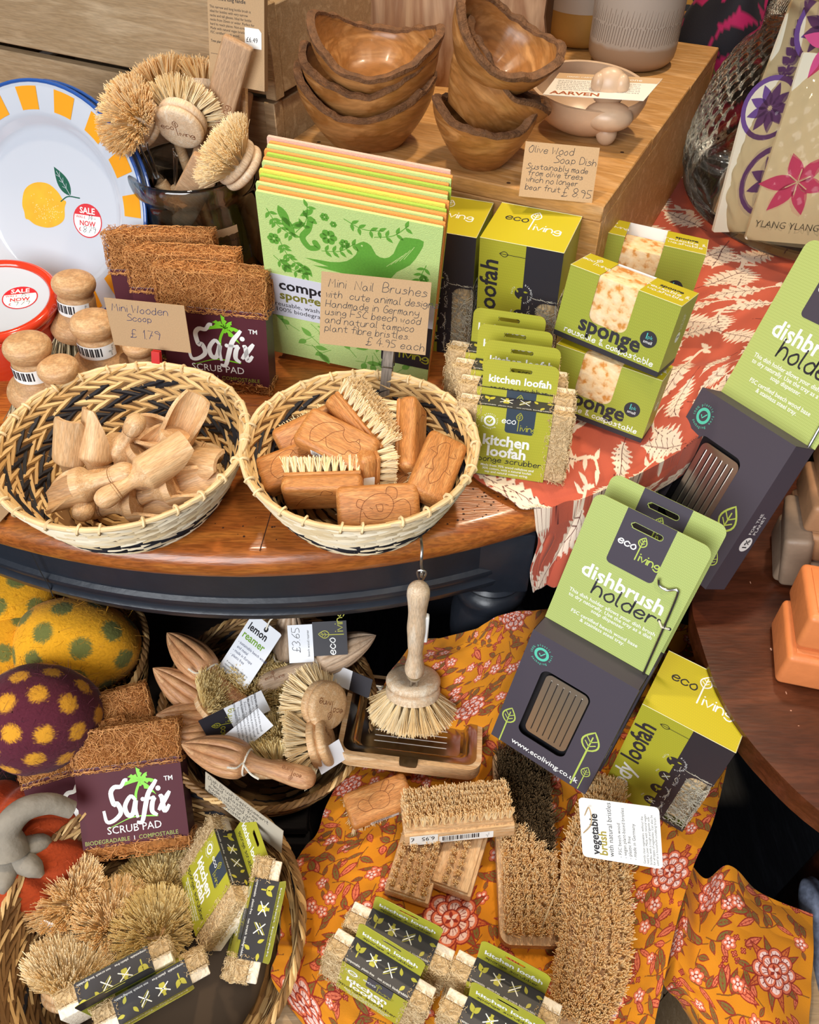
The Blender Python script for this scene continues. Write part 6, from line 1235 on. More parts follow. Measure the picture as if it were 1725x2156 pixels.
# ---------------------------------------------------------------- basket of lemon reamers
def tone_br(i, k, rg): return rg.choice(('seagrass_brown', 'seagrass_brown', 'seagrass', 'seagrass_black' if i % 3 == 1 else 'seagrass_brown'))
MBK = P(556, 1466, 49.6)
basket('woven basket of lemon reamers and brush heads beneath the round table', RT((MBK[0], MBK[1], 40.8), (5, 4, 0)), 11.3, 8.6, 8.6, 13, 38, tone_br, tone_br, 21, None, rim='seagrass_brown', wd=.55, rimr=.4)
R('pad_fill', plain, '#4a3a2a', .9)
def reamer_mb(wm):
    t = None; hp = sm([(.02, 0), (.55, .1), (1.0, .7), (1.1, 1.6), (1.0, 3), (.85, 4.6), (.8, 5.8), (.95, 6.6), (1.3, 7.1)], 4); hp[:, 0] = np.maximum(hp[:, 0], .01); m = MB(axz((0, 0, 0), (1, 0, 0), (0, 1, 0))); m.lathe(hp, wm, 24); logo(m, Fr((0, 1.08, 2.2), (0, 0, 1), (1, 0, 0)), 0, 0, .22, 'burnt', 'burnt', 'burnt', .04, .04)
    hd = sm([(1.3, 7.0), (1.75, 7.5), (2.0, 8.6), (1.95, 9.8), (1.6, 11.2), (1.0, 12.6), (.4, 13.5), (.03, 13.9)], 6); hd[:, 0] = np.maximum(hd[:, 0], .02); m2 = MB(axz((0, 0, 0), (1, 0, 0), (0, 1, 0)))
    fl = lambda Rr, Zz, A: (Rr*(1-.17*np.clip((Zz-7.3)/1.2, 0, 1)*(1-np.abs(np.sin(A*5))**.55)), Zz); m2.lathe(hd, wm, 100, fl); return m, m2
def ream(label, M, base, wm='reamer_wood'):
    if base is None:
        t = thing('lemon_reamer', label, 'reamer', M, 'lemon reamers in the basket'); a, b = reamer_mb(wm); a.build('handle', t); b.build('fluted_head', t)
        m = MB(); m.tube([(7.0, 1.25*math.cos(q), 1.25*math.sin(q)) for q in np.linspace(0, 6.283, 18, endpoint=False)], .13, 'string', 6, True); m.tube([(7.2, 1.27*math.cos(q), 1.27*math.sin(q)) for q in np.linspace(0, 6.283, 18, endpoint=False)], .12, 'string', 6, True)
        m.tube(sm([(7.1, .3, 1.25), (6.6, .7, 1.5), (5.8, 1.2, 1.7), (5.0, 1.4, 1.6)], 4), .1, 'string', 5); m.tube(sm([(7.1, .3, 1.25), (7.4, 1.0, 1.8), (8.2, 1.2, 2.1)], 4), .1, 'string', 5); m.build('string', t); return t
    return dup(base, M, label)
def jp(x, y): return (300+x*.313, 1290+y*.313)
def reamM(tip, zt, end, ze, L=13.9, up=(0, -.3, 1)):
    T = P(*jp(*tip), zt); B = P(*jp(*end), ze); d = nrm(T-B); return axes(T-d*L, d, up)
r0 = ream('large lemon reamer lying across the front of its basket, branded handle in view', reamM((262, 885), 52.8, (1105, 1115), 52.0), None)
ream('lemon reamer at the back of its basket, tip toward the felt mushrooms, string untied', reamM((165, 135), 53.0, (750, 703), 50.5), r0)
ream('second lemon reamer along the basket edge, just in front of the one with untied string', reamM((70, 372), 52.6, (730, 830), 46.5), r0)
ream('third lemon reamer along the basket edge, darker and level', reamM((90, 690), 51.8, (770, 750), 45.5), r0)
ream('lemon reamer nearly covered by the large one in front', reamM((150, 840), 51.4, (850, 880), 45.5), r0)
rg_ = ream('greyish lemon reamer pointing out of the basket beside the hanging brush', reamM((1572, 152), 53.5, (850, 470), 51), None, 'reamer_grey')
ream('greyish lemon reamer standing upright under the table apron, only its lower end seen', reamM((1005, -60), 56, (985, 330), 49), rg_)
# loose brush heads
def brush_head(label, M, flare, L, mat, hairs, mark=False, wm='beech_z', group='replacement brush heads'):
    t = thing('brush_head', label, 'brush head', M, group); m = MB(); disc_head(m, wm, mark=mark); m.build('wooden_disc', t); head_bristles(flare, L, mat, hairs, 5).build('bristles', t); return t
def bhM(px, py, z, ax, xh=(1, 0, 0)): return axz(P(px, py, z), ax, xh)
h1 = brush_head('brush head among the reamers with its olive bristles angled up toward the white tag', bhM(*jp(500, 610), 50, (.62, .25, .62)), .7, 2.7, 'bristle_olive', 44)
dup(h1, bhM(*jp(800, 500), 49, (.3, .1, .8)), 'brush head deep in the basket below the lemon reamer tag')
dup(h1, bhM(*jp(990, 600), 48.6, (-.2, -.35, .8)), 'brush head seen bristles up beside the one with the branded disc')
h3 = brush_head('brush head with a round branded wooden disc facing out beside the metal tray', bhM(*jp(1190, 615), 52, (-.72, .45, -.52), (-.9, 0, .3)), 1.0, 2.5, 'bristle_white', 44, True)
dup(h3, bhM(*jp(1150, 885), 50.5, (-.95, -.1, -.25), (0, 0, 1)), 'brush head on its side below the branded disc, two tier wood toward the tray')
h5 = brush_head('brush head at the front of the reamer basket with bristles fanned toward the folded card', bhM(*jp(905, 985), 48.8, (-.05, .85, .45)), 1.0, 2.3, 'bristle_olive', 44)
dup(h5, bhM(*jp(915, 800), 48.5, (-.1, .5, .8)), 'brush head in the basket middle behind the fanned one')
# tags among the reamers
def quadfr(a, b, c, za, zb, zc): A, B, Cc = P(*jp(*a), za), P(*jp(*b), zb), P(*jp(*c), zc); u = nrm(B-A); v = Cc-A; v2 = nrm(v-u*(u@v)); return Fr(A, u, v2), np.linalg.norm(B-A), np.linalg.norm(v)
f, w, h = quadfr((510, 362), (800, 610), (845, 128), 51.5, 51.8, 55); t = thing('product_tag', 'white lemon reamer tag tied by string at the basket back', 'tag', None)
m = MB(); W2, H2 = 4.6, h; m.slab(f, [(0, 0), (W2, 0), (W2, H2-.1), (W2-.2, H2), (.9, H2), (0, H2-.8)], -.04, 0, 'paper')
m.text(f, 'lemon', .45, H2-1.7, 1.15, 'ink', .025); m.text(f, 'reamer', .35, H2-2.75, 1.15, 'leaf_print', .02)
for k, s in enumerate(('- sustainable beech wood', '  and metal', '- made in Europe', '- plastic free')): m.text(f, s, .4, H2-3.5-k*.52, .44, 'ink_blue')
for k, s in enumerate(('A wooden lemon reamer to', 'squeeze citrus juice by hand', 'rinse after each use')): m.text(f, s, .5, H2-5.9-k*.36, .3, 'ink')
m.flat(f, circ(2.6, H2-.6, .3, 16), 'ink', .008); m.build('card', t); m = MB(); a = f([(2.6, H2-.6)], .05)[0]; m.tube(sm([a, a+[.6, .4, 1.2], a+[1.6, .8, 1.6]], 4), .1, 'string', 5); m.build('string', t)
R('leaf_print', plain, '#7ba53a', .5)
f, w, h = quadfr((990, 340), (1165, 330), (1060, 95), 53.6, 53.6, 56.6); t = thing('product_tag', 'tag with a white and a dark half propped at the back of the reamers', 'tag', None)
m = MB(); m.slab(f, rrect(.0, 0, 2.6, h, 0), -.04, 0, 'paper'); m.slab(f, rrect(2.6, .6, 6.2, h+.2, 0), -.04, 0, 'slate_dark'); logo(m, f.rot(90, 4.9, 1.8), 1.0, 0, .5, 'white', 'lime', 'lime', .012, .1); m.hand(f.rot(90, 1.2, h-3), '£3.65', 0, 0, .8, 'ink', .05, .1); m.text(f.rot(90, 2.2, .6), 'beech wood reamer', 0, 0, .35, 'ink'); m.build('card', t)
f, w, h = quadfr((450, 850), (610, 880), (440, 705), 50.5, 51, 53); t = thing('folded_card', 'folded dark and white card standing between the reamers and brush heads', 'card', None)
A, B, Cc, D = [P(*jp(*q), zz) for q, zz in (((440, 705), 54.0), ((862, 500), 54.8), ((872, 650), 52), ((450, 860), 50.8))]
m = MB(); u = nrm(B-A); v = nrm((A-D)-u*((A-D)@u)); f = Fr(D, u, v); w = np.linalg.norm(B-A); h = np.linalg.norm(A-D); m.slab(f, rrect(0, 0, w*.4, h, 0), -.04, 0, 'slate_dark'); m.slab(f, rrect(w*.4, 0, w, h, 0), -.04, 0, 'paper'); logo(m, f.rot(70, w*.28, .6), .6, 0, .4, 'lime', 'lime', 'lime', .01, .08)
for k in range(4): m.text(f.rot(80, w*(.5+.11*k), .5), 'replacement head', 0, 0, .4, 'ink')
m.build('dark_panel', t); A, B, D = P(*jp(635, 790), 53), P(*jp(868, 600), 54.4), P(*jp(650, 950), 51); u = nrm(B-A); v = nrm((A-D)-u*((A-D)@u)); f = Fr(D, u, v); m = MB(); m.slab(f, rrect(0, 0, np.linalg.norm(B-A), np.linalg.norm(A-D), 0), -.04, 0, 'paper')
for k in range(7): m.text(f.rot(62, .6+.42*k, .3), 'gentle natural bristles for washing', 0, 0, .3, 'ink')
m.build('white_panel', t)
f, w, h = quadfr((1205, 1090), (1330, 1010), (1250, 960), 49.5, 49.6, 51); m = MB(); m.slab(f, rrect(0, 0, 3, 2.6, 0), -.04, 0, 'paper'); o = m.build('paper_tag'); tag(o, 'white paper tag poking out below the side-lying brush head', 'tag')
f, w, h = quadfr((1270, 470), (1340, 500), (1330, 400), 50, 50, 51.5); m = MB(); m.slab(f, rrect(0, 0, 2.2, 2.4, 0), -.04, 0, 'paper'); m.slab(f, rrect(2.2, 0, 4.6, 2.4, 0), -.04, 0, 'slate_dark'); o = m.build('paper_tag'); tag(o, 'white and dark tag under the greyish reamer by the tray', 'tag')
kraft_card('price_card', 'kraft card about dish brush replacement heads clipped slanting to the reamer basket', RT(sc_cam((-14.49, 29.89, 57.31), 1.13), (-15.2, -.7, -35.6)), 10.2, 3.4, [('Dish Brush Replacement', -4.7, 2.7, .5), ('Head - plastic free', -4.3, 2.1, .48), ('made with wood and', -4.6, 1.5, .48), ('beech wood or plant', -4.6, .9, .48), ('based bristles!', -4.4, .3, .48)], 'ink', .05, 'kraft_pale')
R('kraft_pale', plain, '#b5ab98', .8)
# ---------------------------------------------------------------- basket of scrubbers on the pallet
LB = P(313, 1962, 47.0); LBx, LBy = LB[0], LB[1]
basket('large woven basket of scrub pads, brush heads and loofah packs on the pallet', RT((LBx, LBy, 36.5)), 13.9, 10.5, 10.6, 15, 44, tone_br, tone_br, 31, None, rim='seagrass_brown', wd=.6, rimr=.42)
m = MB(); blob(m, (LBx, LBy, 38.8), (9.8, 9.8, 1.9), 'pad_fill', 32); tag(m.build('paper_filler'), 'crumpled brown paper filling the bottom of the basket of scrubbers', 'filler')
sl = dup(sp1, RT((-27.1, 33.0, 43.9), (-48.5, -4.4, 6.3), 1.1), 'coir scrub pad on top in the lower basket, its whole maroon sleeve facing out')
dup(sp1, RT((-31.6, 33.6, 42.6), (-46, .8, 20.8), 1.1), 'coir scrub pad second in the lower basket, turned behind the front one')
dup(sp1, RT((-30.0, 36.9, 43.4), (-46, 0, 20), 1.1), 'coir scrub pad hindmost in the lower basket, mostly hidden')
def mp_(x, y): return (x*.371, 1450+y*.371)
q0 = brush_head('ball shaped brush head below the front scrub pad by the basket rim', bhM(*mp_(395, 1190), 43.4, (-.12, .05, .85)), 1.2, 2.4, 'bristle_tan', 50, group='brush heads in the lower basket')
dup(q0, bhM(*mp_(650, 1320), 43.2, (.25, .2, .8)), 'ball shaped brush head in the middle of the row of three')
q2 = brush_head('olive tinted ball shaped brush head nearest the loofah packs', bhM(*mp_(880, 1380), 43.6, (.05, .1, .85)), 1.2, 2.4, 'bristle_olive', 50, group='brush heads in the lower basket')
dup(q2, bhM(*mp_(900, 1120), 41.5, (0, .3, .9)), 'brush head half hidden under the front scrub pad')
brush_head('upright brush head with pale bristles, wooden tiers showing below', bhM(*mp_(400, 1640), 43.8, (.08, .55, .8)), .75, 3.0, 'bristle_white', 44, group='brush heads in the lower basket')
A, B, D = P(*mp_(188, 1290), 45.5), P(*mp_(460, 1418), 43.5), P(*mp_(230, 1360), 43.8); u = nrm(B-A); v = nrm((A-D)-u*((A-D)@u)); m = MB(); f = Fr(D, u, v); L_ = np.linalg.norm(B-A); m.slab(f, sm([(0, .2), (L_*.5, 0), (L_, .5), (L_*.9, 1.3), (L_*.5, 1.5), (0, 1.6)], 3, True), -.04, 0, 'paper'); m.hand(f, 'dish brush', .5, .5, .8, 'ink_blue', .05); o = m.build('paper_tag'); tag(o, 'white handwritten paper tag bent under the ball shaped brush heads', 'tag')
G2 = 'kitchen loofah packs in the lower basket'; k9 = .91
def lpk(lab, p, r, s, k=None, g=G2): return dup(lp, RT(sc_cam(p, k) if k else p, r, s), lab, g)
lpk('kitchen loofah pack turned sideways over the rim, its green front facing up', (-22.35, 30.24, 35.47), (-41.7, -12.2, -64.7), k9, k9)
lpk('kitchen loofah pack on end against the ochre cloth side of the basket', (-16.97, 28.91, 35.93), (-21.3, 14.8, -99.2), k9, k9)
lpk('kitchen loofah pack lying foremost in the lower basket, dark band up', (-26.69, 23.8, 31.74), (-24, -4.9, -149.5), .87, .87)
lpk('kitchen loofah pack lying just behind the foremost one, next to the upright brush head', (-29.39, 23.62, 31.91), (-11, -2.8, -150.7), .87, .87)
G3 = 'kitchen loofah packs on the ochre cloth'
lpk('kitchen loofah pack at the front of the pair nearest the lower basket', (-3.24, 19.55, 46.0), (-6.1, 6.2, -27.8), .87, None, G3)
lpk('kitchen loofah pack behind another, below the pale nail brushes', (-1.54, 22.3, 46.0), (-2.2, 6.4, -23.2), .87, None, G3)
lpk('kitchen loofah pack at the bottom picture edge next to the curved brush', (6.88, 14.93, 45.9), (-5, -.9, -27.4), .88, None, G3)
lpk('kitchen loofah pack behind the one at the bottom edge, beside the curved brush', (7.37, 17.6, 45.9), (-9.5, .2, -27.1), .85, None, G3)
# ---------------------------------------------------------------- dishbrush holder boxes
def holder(label, M, full=True):
    t = thing('soap_tray_box', label, 'box', M, 'boxed dishbrush holders'); w, d, h, H = 6.0, 1.5, 16.0, 16.0
    m = MB(); F = Fr((0, -d, 0), (1, 0, 0), (0, 0, 1)); Rr = Fr((w, 0, 0), (0, 1, 0), (0, 0, 1)); K = Fr((0, d, h), (1, 0, 0), (0, 0, 1))
    o = rrect(-w, 0, w, h, 0); hol = rrect(-3.5, 2.6, 2.3, 12.2, .9, 6); m.holed(F, o, hol, -.06, 0, 'slate'); m.box(-w, -d+.06, 0, -w+.06, d, h, 'slate'); m.box(w-.06, -d+.06, 0, w, d, h, 'slate'); m.box(-w, -d+.06, h-.05, w, d, h, 'slate'); m.box(-w, -d+.06, 0, w, d, .05, 'slate'); m.box(-w, d-.06, 0, w, d, h, 'slate')
    badge(m, F, -4.2, h-2.3, 1.25, 'mint', 'slate')
    for x, z0, zt, s in ((-4.9, .0, 2.9, 1.0), (4.1, .3, 5.6, 1.25), (5.0, .2, 2.2, .65)):
        m.stroke(F, [(x, z0), (x, zt)], .16*s, 'leaf_line'); m.stroke(F, leafp(x, zt, 2.2*s, 1.5*s, 90, 9), .16*s, 'leaf_line', closed=True); m.stroke(F, [(x, zt), (x, zt+1.6*s)], .12*s, 'leaf_line')
        for k in (.5, 1.0):
            for q in (-1, 1): m.stroke(F, [(x, zt+k*s), (x+q*.5*s, zt+(k+.45)*s)], .1*s, 'leaf_line', caps=False)
    m.text(F, 'www.ecoliving.co.uk', -3.6, .75, 1.0, 'white', .01)
    f2 = Rr.rot(90, .4, 4.5); m.flat(f2, circ(.9, .1, .8, 20), 'white'); m.text(f2, '1%', .9, -.25, .95, 'ink', .02, 'c', w=.02); m.text(f2, 'FOR THE', 2.0, .25, .6, 'white'); m.text(f2, 'PLANET', 2.0, -.4, .6, 'white')
    m.build('carton', t)
    m = MB(); mm = Fr((0, -d+.3, 0), (1, 0, 0), (0, 0, 1)); m.flat(mm, rrect(-w+.2, .3, w-.2, h-.2, 0), 'box_dark', -.55); m.slab(mm, rrect(-2.9, 3.2, 2.1, 11.7, .7, 5), -.1, 0, 'steel')
    for k in range(6): x = -2.2+k*.72; m.slab(mm, rrect(x-.1, 3.7, x+.1, 11.1, .1, 3), .0, .05, 'steel'); m.flat(mm, rrect(x-.05, 3.75, x+.05, 11.05, .05, 3), 'box_dark', .055)
    m.build('steel_tray', t)
    m = MB(); o = rrect(-w, 0, w, H, (0, 0, 1.0, 1.0)); hol = rrect(-1.7, H-1.75, 1.5, H-1.15, .3, 4); m.holed(K, o, hol, -.06, 0, 'leaf_pale')
    pl = rrect(-2.6, H-6.4, 2.4, H, (.5, .5, 0, 0)); hl = rrect(-1.75, H-1.8, 1.55, H-1.1, .34, 4); m.holed(Fr(K.o, K.u, K.v), pl, hl, .0, .015, 'slate')
    logo(m, K, -.1, H-3.8, .5, 'white', 'leaf_line', 'leaf_line', .03, .13)
    m.text(K, 'dishbrush', 0, 7.0, 2.3, 'white', .02, 'c'); m.hand(K, 'holder', -2.6, 5.5, 1.7, 'slate_dark', .2, .05)
    for k, s in enumerate(('This dish holder allows your dish brush', 'to dry naturally. Use the tray as a dish', 'soap dispenser.', '', 'FSC certified beech wood base', '& stainless steel tray.')): m.text(K, s, 0, 4.5-k*.56, .6, 'white', .008, 'c')
    m.build('header_card', t)
    if full:
        m = MB(); a = [(5.5, d-.25, h-.1), (5.3, d-.35, h+4), (5.0, d-.35, h+9.6), (4.7, d-.4, h+10.6), (3.9, d-.4, h+10.1), (3.1, d-.4, h+10.2), (2.8, d-.5, h+10.8)]; m.tube(sm(a, 6), .13, 'wire', 8); m.build('brush_hook', t)
        m = MB(); m.tube([(4.5, d-.05, h+6.4), (5.0, d-.55, h+6.2), (5.7, d-.05, h+6.1)], .1, 'string', 6); m.flat(K, circ(4.5, 6.4, .2, 10), 'ink', .02); m.flat(K, circ(5.7, 6.1, .2, 10), 'ink', .02); m.build('tie', t)
    return t
R('mint', plain, '#57c4a8', .5); R('leaf_line', plain, '#b4c65a', .5); R('box_dark', plain, '#121014', .5)
HF = RT(sc_cam((14.35, 42.5, 45.1), .925), (-18.2, 3.1, -35.2), .885); ho = holder('dishbrush holder box leaning at the front on the ochre cloth, wire hook on its card', HF)
ho2 = holder('dishbrush holder box right behind the front one, only its hang card rising above', HF@RT((.2, 3.15, 1.1), (0, 0, 0)), False)
dup(ho, RT(sc_cam((27.4, 55.8, 63.0), .97), (-26.6, -7.5, -63.7), .97), 'dishbrush holder box standing by the dark table corner against the coral cloth', )
# ---------------------------------------------------------------- larger wooden brushes on the cloth
def np_(x, y): return (560+x*.3478, 1600+y*.3478)
A, B = P(*np_(520, 310), 47.5), P(*np_(845, 190), 47.6); nail_brush('nail brush engraved with a bunny lying beside the pale bristle brush', axes((A+B)/2, B-A, (-.1, -.25, 1))@RT((0, 0, 0), (0, 0, 0), 1.0), 'bunny', 1, None)
def hand_brush(label, M, L, Wd, Hh, rows, cols, bl, sticker=False, both=False, mat='bristle_tan', waist=True):
    t = thing('scrubbing_brush', label, 'brush', M, 'pale double sided nail brushes'); m = MB(); m.rbox(-L/2, -Wd/2, -Hh, L/2, Wd/2, -.35, .15, 'beech', 2); m.rbox(-L/2+.15, -Wd/2+.35, -.5, L/2-.15, Wd/2-.35, 0, .12, 'beech', 2); m.build('wooden_block', t)
    m = MB(); b = [(x, y, -.05) for x in np.linspace(-L/2+.55, L/2-.55, cols) for y in (np.linspace(-Wd/2+.75, Wd/2-.75, rows) if rows > 2 else (-.45, .45))]; tufts(m, b, [(x*.02, y*.06, 1) for x, y, _ in b], 36, .19, bl, mat, .03, .2, .06, 5, .03); m.build('bristles', t)
    if both: m = MB(); b = [(x, y, -Hh+.05) for x in np.linspace(-L/2+.8, L/2-.8, cols) for y in (-.5, .5)]; tufts(m, b, [(0, 0, -1)]*len(b), 26, .22, 1.2, mat, .022, .3, .08, 6); m.build('bristles', t)
    if sticker: m = MB(); f = Fr((0, -Wd/2, 0), (1, 0, 0), (0, 0, 1)); m.flat(f, rrect(-L/2+.5, -Hh+.1, -L/2+3.2, -.5, .1), 'white'); m.text(f.rot(180, -L/2+2.9, -.75), '6.95   £', 0, 0, .75, 'ink', .005, w=.02); barcode(m, f, -L/2+3.3, -Hh+.15, 5.2, .9, 6); m.build('price_sticker', t)
    return t
A, B = P(*np_(830, 330), 50.3), P(*np_(1478, 265), 50.3); M = axes((A+B)/2, B-A, (0, .26, 1)); hand_brush('pale bristle brush laid across two others, price sticker on its side', M, 10.6, 4.4, 1.9, 5, 15, 1.5, True)
A, B = P(*np_(880, 720), 48.0), P(*np_(985, 360), 48.2); hand_brush('pale bristle brush underneath, the one nearer the bunny brush', axes((A+B)/2, B-A, (.02, -.05, 1)), 9, 4.3, 1.7, 4, 10, 1.4)
A, B = P(*np_(1140, 670), 48.0), P(*np_(1245, 330), 48.2); M = axes((A+B)/2, B-A, (.0, -.05, 1)); hand_brush('pale brush underneath with a narrow bristle strip, nearer the two tone brush', M, 9, 4.3, 1.8, 2, 10, 1.0, both=True)
A, B = PB = P(1120, 1950, 47.2), P(1098, 1608, 48.2); M = axes((A+B)/2, B-A, (.0, -.06, 1)); t = thing('scrubbing_brush', 'two tone scrubbing brush, dark bristles at its far end and tan at the near end', 'brush', M)
m = MB(); m.slab(Fr((0, 0, -1.1), (1, 0, 0), (0, 1, 0)), rrect(-9.2, -2.9, 9.2, 2.9, 1.1, 6), -.7, .7, 'beech'); m.build('wooden_block', t)
b = [(x, y, -.4) for x in np.linspace(-8.2, 8.4, 21) for y in np.linspace(-2.2, 2.2, 6)]; dk = [p for p in b if p[0] > .6+p[1]*.9]; li = [p for p in b if p not in dk]
m = MB(); tufts(m, li, [(0, -.06, 1)]*len(li), 44, .23, 1.6, 'bristle_tan', .028, .24, .07, 7); m.build('tan_bristles', t); m = MB(); tufts(m, dk, [(0, -.02, 1)]*len(dk), 46, .2, 2.0, 'bristle_dark', .028, .3, .1, 8); m.build('dark_bristles', t)
def sec(v): return sm(v, 6)
cl = sec([P(x, y, zz) for x, y, zz in ((1278, 1655, 48.2), (1262, 1740, 48.2), (1252, 1830, 48.2), (1254, 1930, 48), (1246, 2030, 47.6), (1218, 2125, 47.2), (1196, 2190, 46.8))])
t = thing('scrubbing_brush', 'long curved vegetable brush of tan bristles with a tied white tag', 'brush', RT(cl[20])); o_ = cl[20]; n = len(cl); tg = np.gradient(cl, axis=0); tg /= np.linalg.norm(tg, axis=1)[:, None]; up_ = np.array([-.05, -.05, 1]); sd = np.cross(tg, up_); sd /= np.linalg.norm(sd, axis=1)[:, None]
wv = 3.15*np.clip(np.sin(np.linspace(.35, math.pi-.35, n))*1.15, 0, 1); wv[wv < .8] = .8
m = MB(); G = []
for i in range(n): c, s, w_ = cl[i]-o_, sd[i], wv[i]; G.append([c+s*w_, c+s*w_*.97+[0, 0, .25], c+s*w_*.6+[0, 0, .3], c-s*w_*.6+[0, 0, .3], c-s*w_*.97+[0, 0, .25], c-s*w_, c-s*w_*.9-[0, 0, .9], c-s*w_*.5-[0, 0, 1.2], c+s*w_*.5-[0, 0, 1.2], c+s*w_*.9-[0, 0, .9]])
m.grid(np.array(G), 'beech', True, True); m.add(G[0], [tuple(range(10))], 'beech'); m.add(G[-1], [tuple(range(9, -1, -1))], 'beech'); m.build('wooden_block', t)
m = MB(); b = []; d = []
LI = lambda a, x: a[int(x)]*(1-x % 1)+a[min(int(x)+1, n-1)]*(x % 1)
for i in np.linspace(.6, n-5, 26):
    for k in np.linspace(-.76, .76, 6): b.append(LI(cl, i)-o_+LI(sd, i)*(LI(wv, i)*k)+[0, 0, .2]); d.append(up_+LI(sd, i)*k*.35+LI(tg, i)*(-.25 if i < 3 else 0))
tufts(m, b, d, 46, .24, 1.6, 'bristle_tan', .028, .26, .07, 9); m.build('bristles', t)
m = MB(); K1 = [P(1232, 1730, 53.5), P(1222, 1760, 52.5), P(1200, 1800, 49.8), P(1178, 1860, 49.4), P(1150, 1930, 49.2), P(1134, 1975, 46.4)]; m.tube(np.array(sm(K1, 5))-o_, .06, 'string_jute', 5); m.tube(np.array(sm([P(1222, 1760, 52.5), P(1245, 1735, 55), P(1240, 1700, 56), P(1228, 1725, 54)], 5))-o_, .06, 'string_jute', 5); m.build('string', t)
R('string_jute', plain, '#bda37c', .9)
Mv = RT(sc_cam((17.89, 28.77, 57.98), 1.045), (-56.3, 50.1, -81.4)); Mv = Mv@RT((0, 0, 0), (0, 0, 0), 1.03); t = thing('product_tag', 'white rounded vegetable brush tag hanging on string over the curved brush', 'tag', Mv); m = MB(); f = Fr((0, 0, 0), (1, 0, 0), (0, 0, 1)).rot(0); m.slab(f, rrect(-2.75, -3.45, 2.75, 3.45, .4, 5), -.04, 0, 'white')
f2 = f.rot(180)
m.M = np.eye(4); fv = Fr((0, 0, 0), (-1, 0, 0), (0, 0, -1))
m.text(fv, 'vegetable', -2.35, 1.9, 1.0, 'ink', .025); m.text(fv, 'brush', -2.35, 1.2, 1.0, 'ochre_ink', .025); m.text(fv, 'with natural bristles', -2.35, .65, .62, 'ink')
for k, s in enumerate(('- FSC beech wood', '- vegan plant-based bristles', '- plastic free', '- made in Germany')): m.text(fv, s, -2.3, -.05-k*.42, .42, 'ink')
for k, s in enumerate(('Gently clean vegetables, without the', 'need to peel. Made with natural vegan', 'bristles, with a rough and gentle side', 'for all types of vegetables. Can also be', 'used as a household scrubbing brush.')): m.text(fv, s, -2.5, -2.05-k*.27, .29, 'ink')
m.build('card', t)
R('ochre_ink', plain, '#9a8a2c', .5)
# ---------------------------------------------------------------- felt mushrooms and pumpkin
def felt(n, sheen=.4): return vcol(n, .95, .9, 260, .5)
R('felt', vcol, .95, .8, 300, .08); R('felt_hair_y', strand, '#dda02c', '#b87c18'); R('felt_hair_p', strand, '#6a2c3c', '#45202c'); R('felt_hair_o', strand, '#c04a20', '#8f3012'); R('felt_grey', plain, '#8d8476', .95, var=.15, scale=90, bump=.8)
def felt_body(name, M, r, base, spot, spots, parent, seed, ridges=0, hair=None, sr=.22, nh=900):
    rg = np.random.RandomState(int(seed)); nv, nu = 120, 200; th = np.linspace(.01, math.pi-.01, nv)[:, None]; ph = np.linspace(0, 6.283, nu, endpoint=False)[None]
    D = np.stack([np.sin(th)*np.cos(ph), np.sin(th)*np.sin(ph), np.cos(th)*np.ones_like(ph)], -1); k = 1+.03*np.sin(3*ph+1)*np.sin(th)
    if ridges: k = k*(1-.10*np.abs(np.cos(ph*ridges/2))**6*np.sin(th)**.5); D = D*[1, 1, 1]-np.stack([0*D[..., 0], 0*D[..., 0], .25*np.exp(-(th/.35)**2)*np.ones_like(ph)], -1)
    G = D*k[..., None]*np.array(r); m = MB(M); m.grid(G, 'felt', True, True); o = m.build(name, parent)
    c = np.ones((nv, nu, 4), np.float32); b = np.array(lin(base)); c[..., :3] = b*(1+.06*rg.randn(nv, nu, 1)); U = D/np.linalg.norm(D, axis=-1, keepdims=True)
    if spot:
        for s in spots: dd = np.linalg.norm((U-nrm(s))*np.array(r)/np.mean(r), axis=-1); w = np.clip((sr-dd+.02*rg.randn(nv, nu))/.05, 0, 1)[..., None]; c[..., :3] = c[..., :3]*(1-w)+np.array(lin(spot))*w
    a = o.data.color_attributes.new('pattern', 'FLOAT_COLOR', 'POINT'); a.data.foreach_set('color', c.reshape(-1))
    if hair: m = MB(M); q = rg.randn(nh, 3); q /= np.linalg.norm(q, axis=1)[:, None]; p = q*np.array(r); t1 = rg.randn(nh, 3)*.35; m.fibres(np.stack([p*.995, p*1.01+t1*.6, p*1.02+t1*1.3+rg.randn(nh, 3)*.1], 1), .012, hair); m.build('felt_fuzz', parent)
    return o
def sph(n, seed):                                # evenly spread directions
    i = np.arange(n)+.5; z = 1-2*i/n; a = i*2.39996+seed; return np.stack([np.sqrt(1-z*z)*np.cos(a), np.sqrt(1-z*z)*np.sin(a), z], 1)
KB = P(105, 1400, 49); basket('woven basket of felt mushrooms at the picture edge under the table', RT((KB[0]-1, KB[1]+.5, 40.6)), 11.5, 9, 9, 13, 36, tone_br, tone_br, 41, None, rim='seagrass_brown', wd=.55, rimr=.4)
gm = 'felt mushrooms in the basket'
def mush(lab, q, r, rot, base, spot, n, sd, hair, sr):
    t = thing('felt_mushroom', lab, 'felt mushroom', RT(q, rot), gm); felt_body('cap', None, r, base, spot, sph(n, sd), t, sd, 0, hair, sr*(.95 if n < 40 else .85)); m = MB(); m.tube([(0, 0, -r[2]*.6), (0, 0, -r[2]*1.35), (.3, 0, -r[2]*1.7)], [2, 1.7, 1.9], 'felt_grey', 16); m.build('stem', t); return t
mush('large yellow felt mushroom cap with olive spots resting against the basket edge', P(160, 1362, 50), (7.0, 5.5, 6.2), (20, 5, 0), '#f0aa22', '#73743a', 30, 2, 'felt_hair_y', .22)
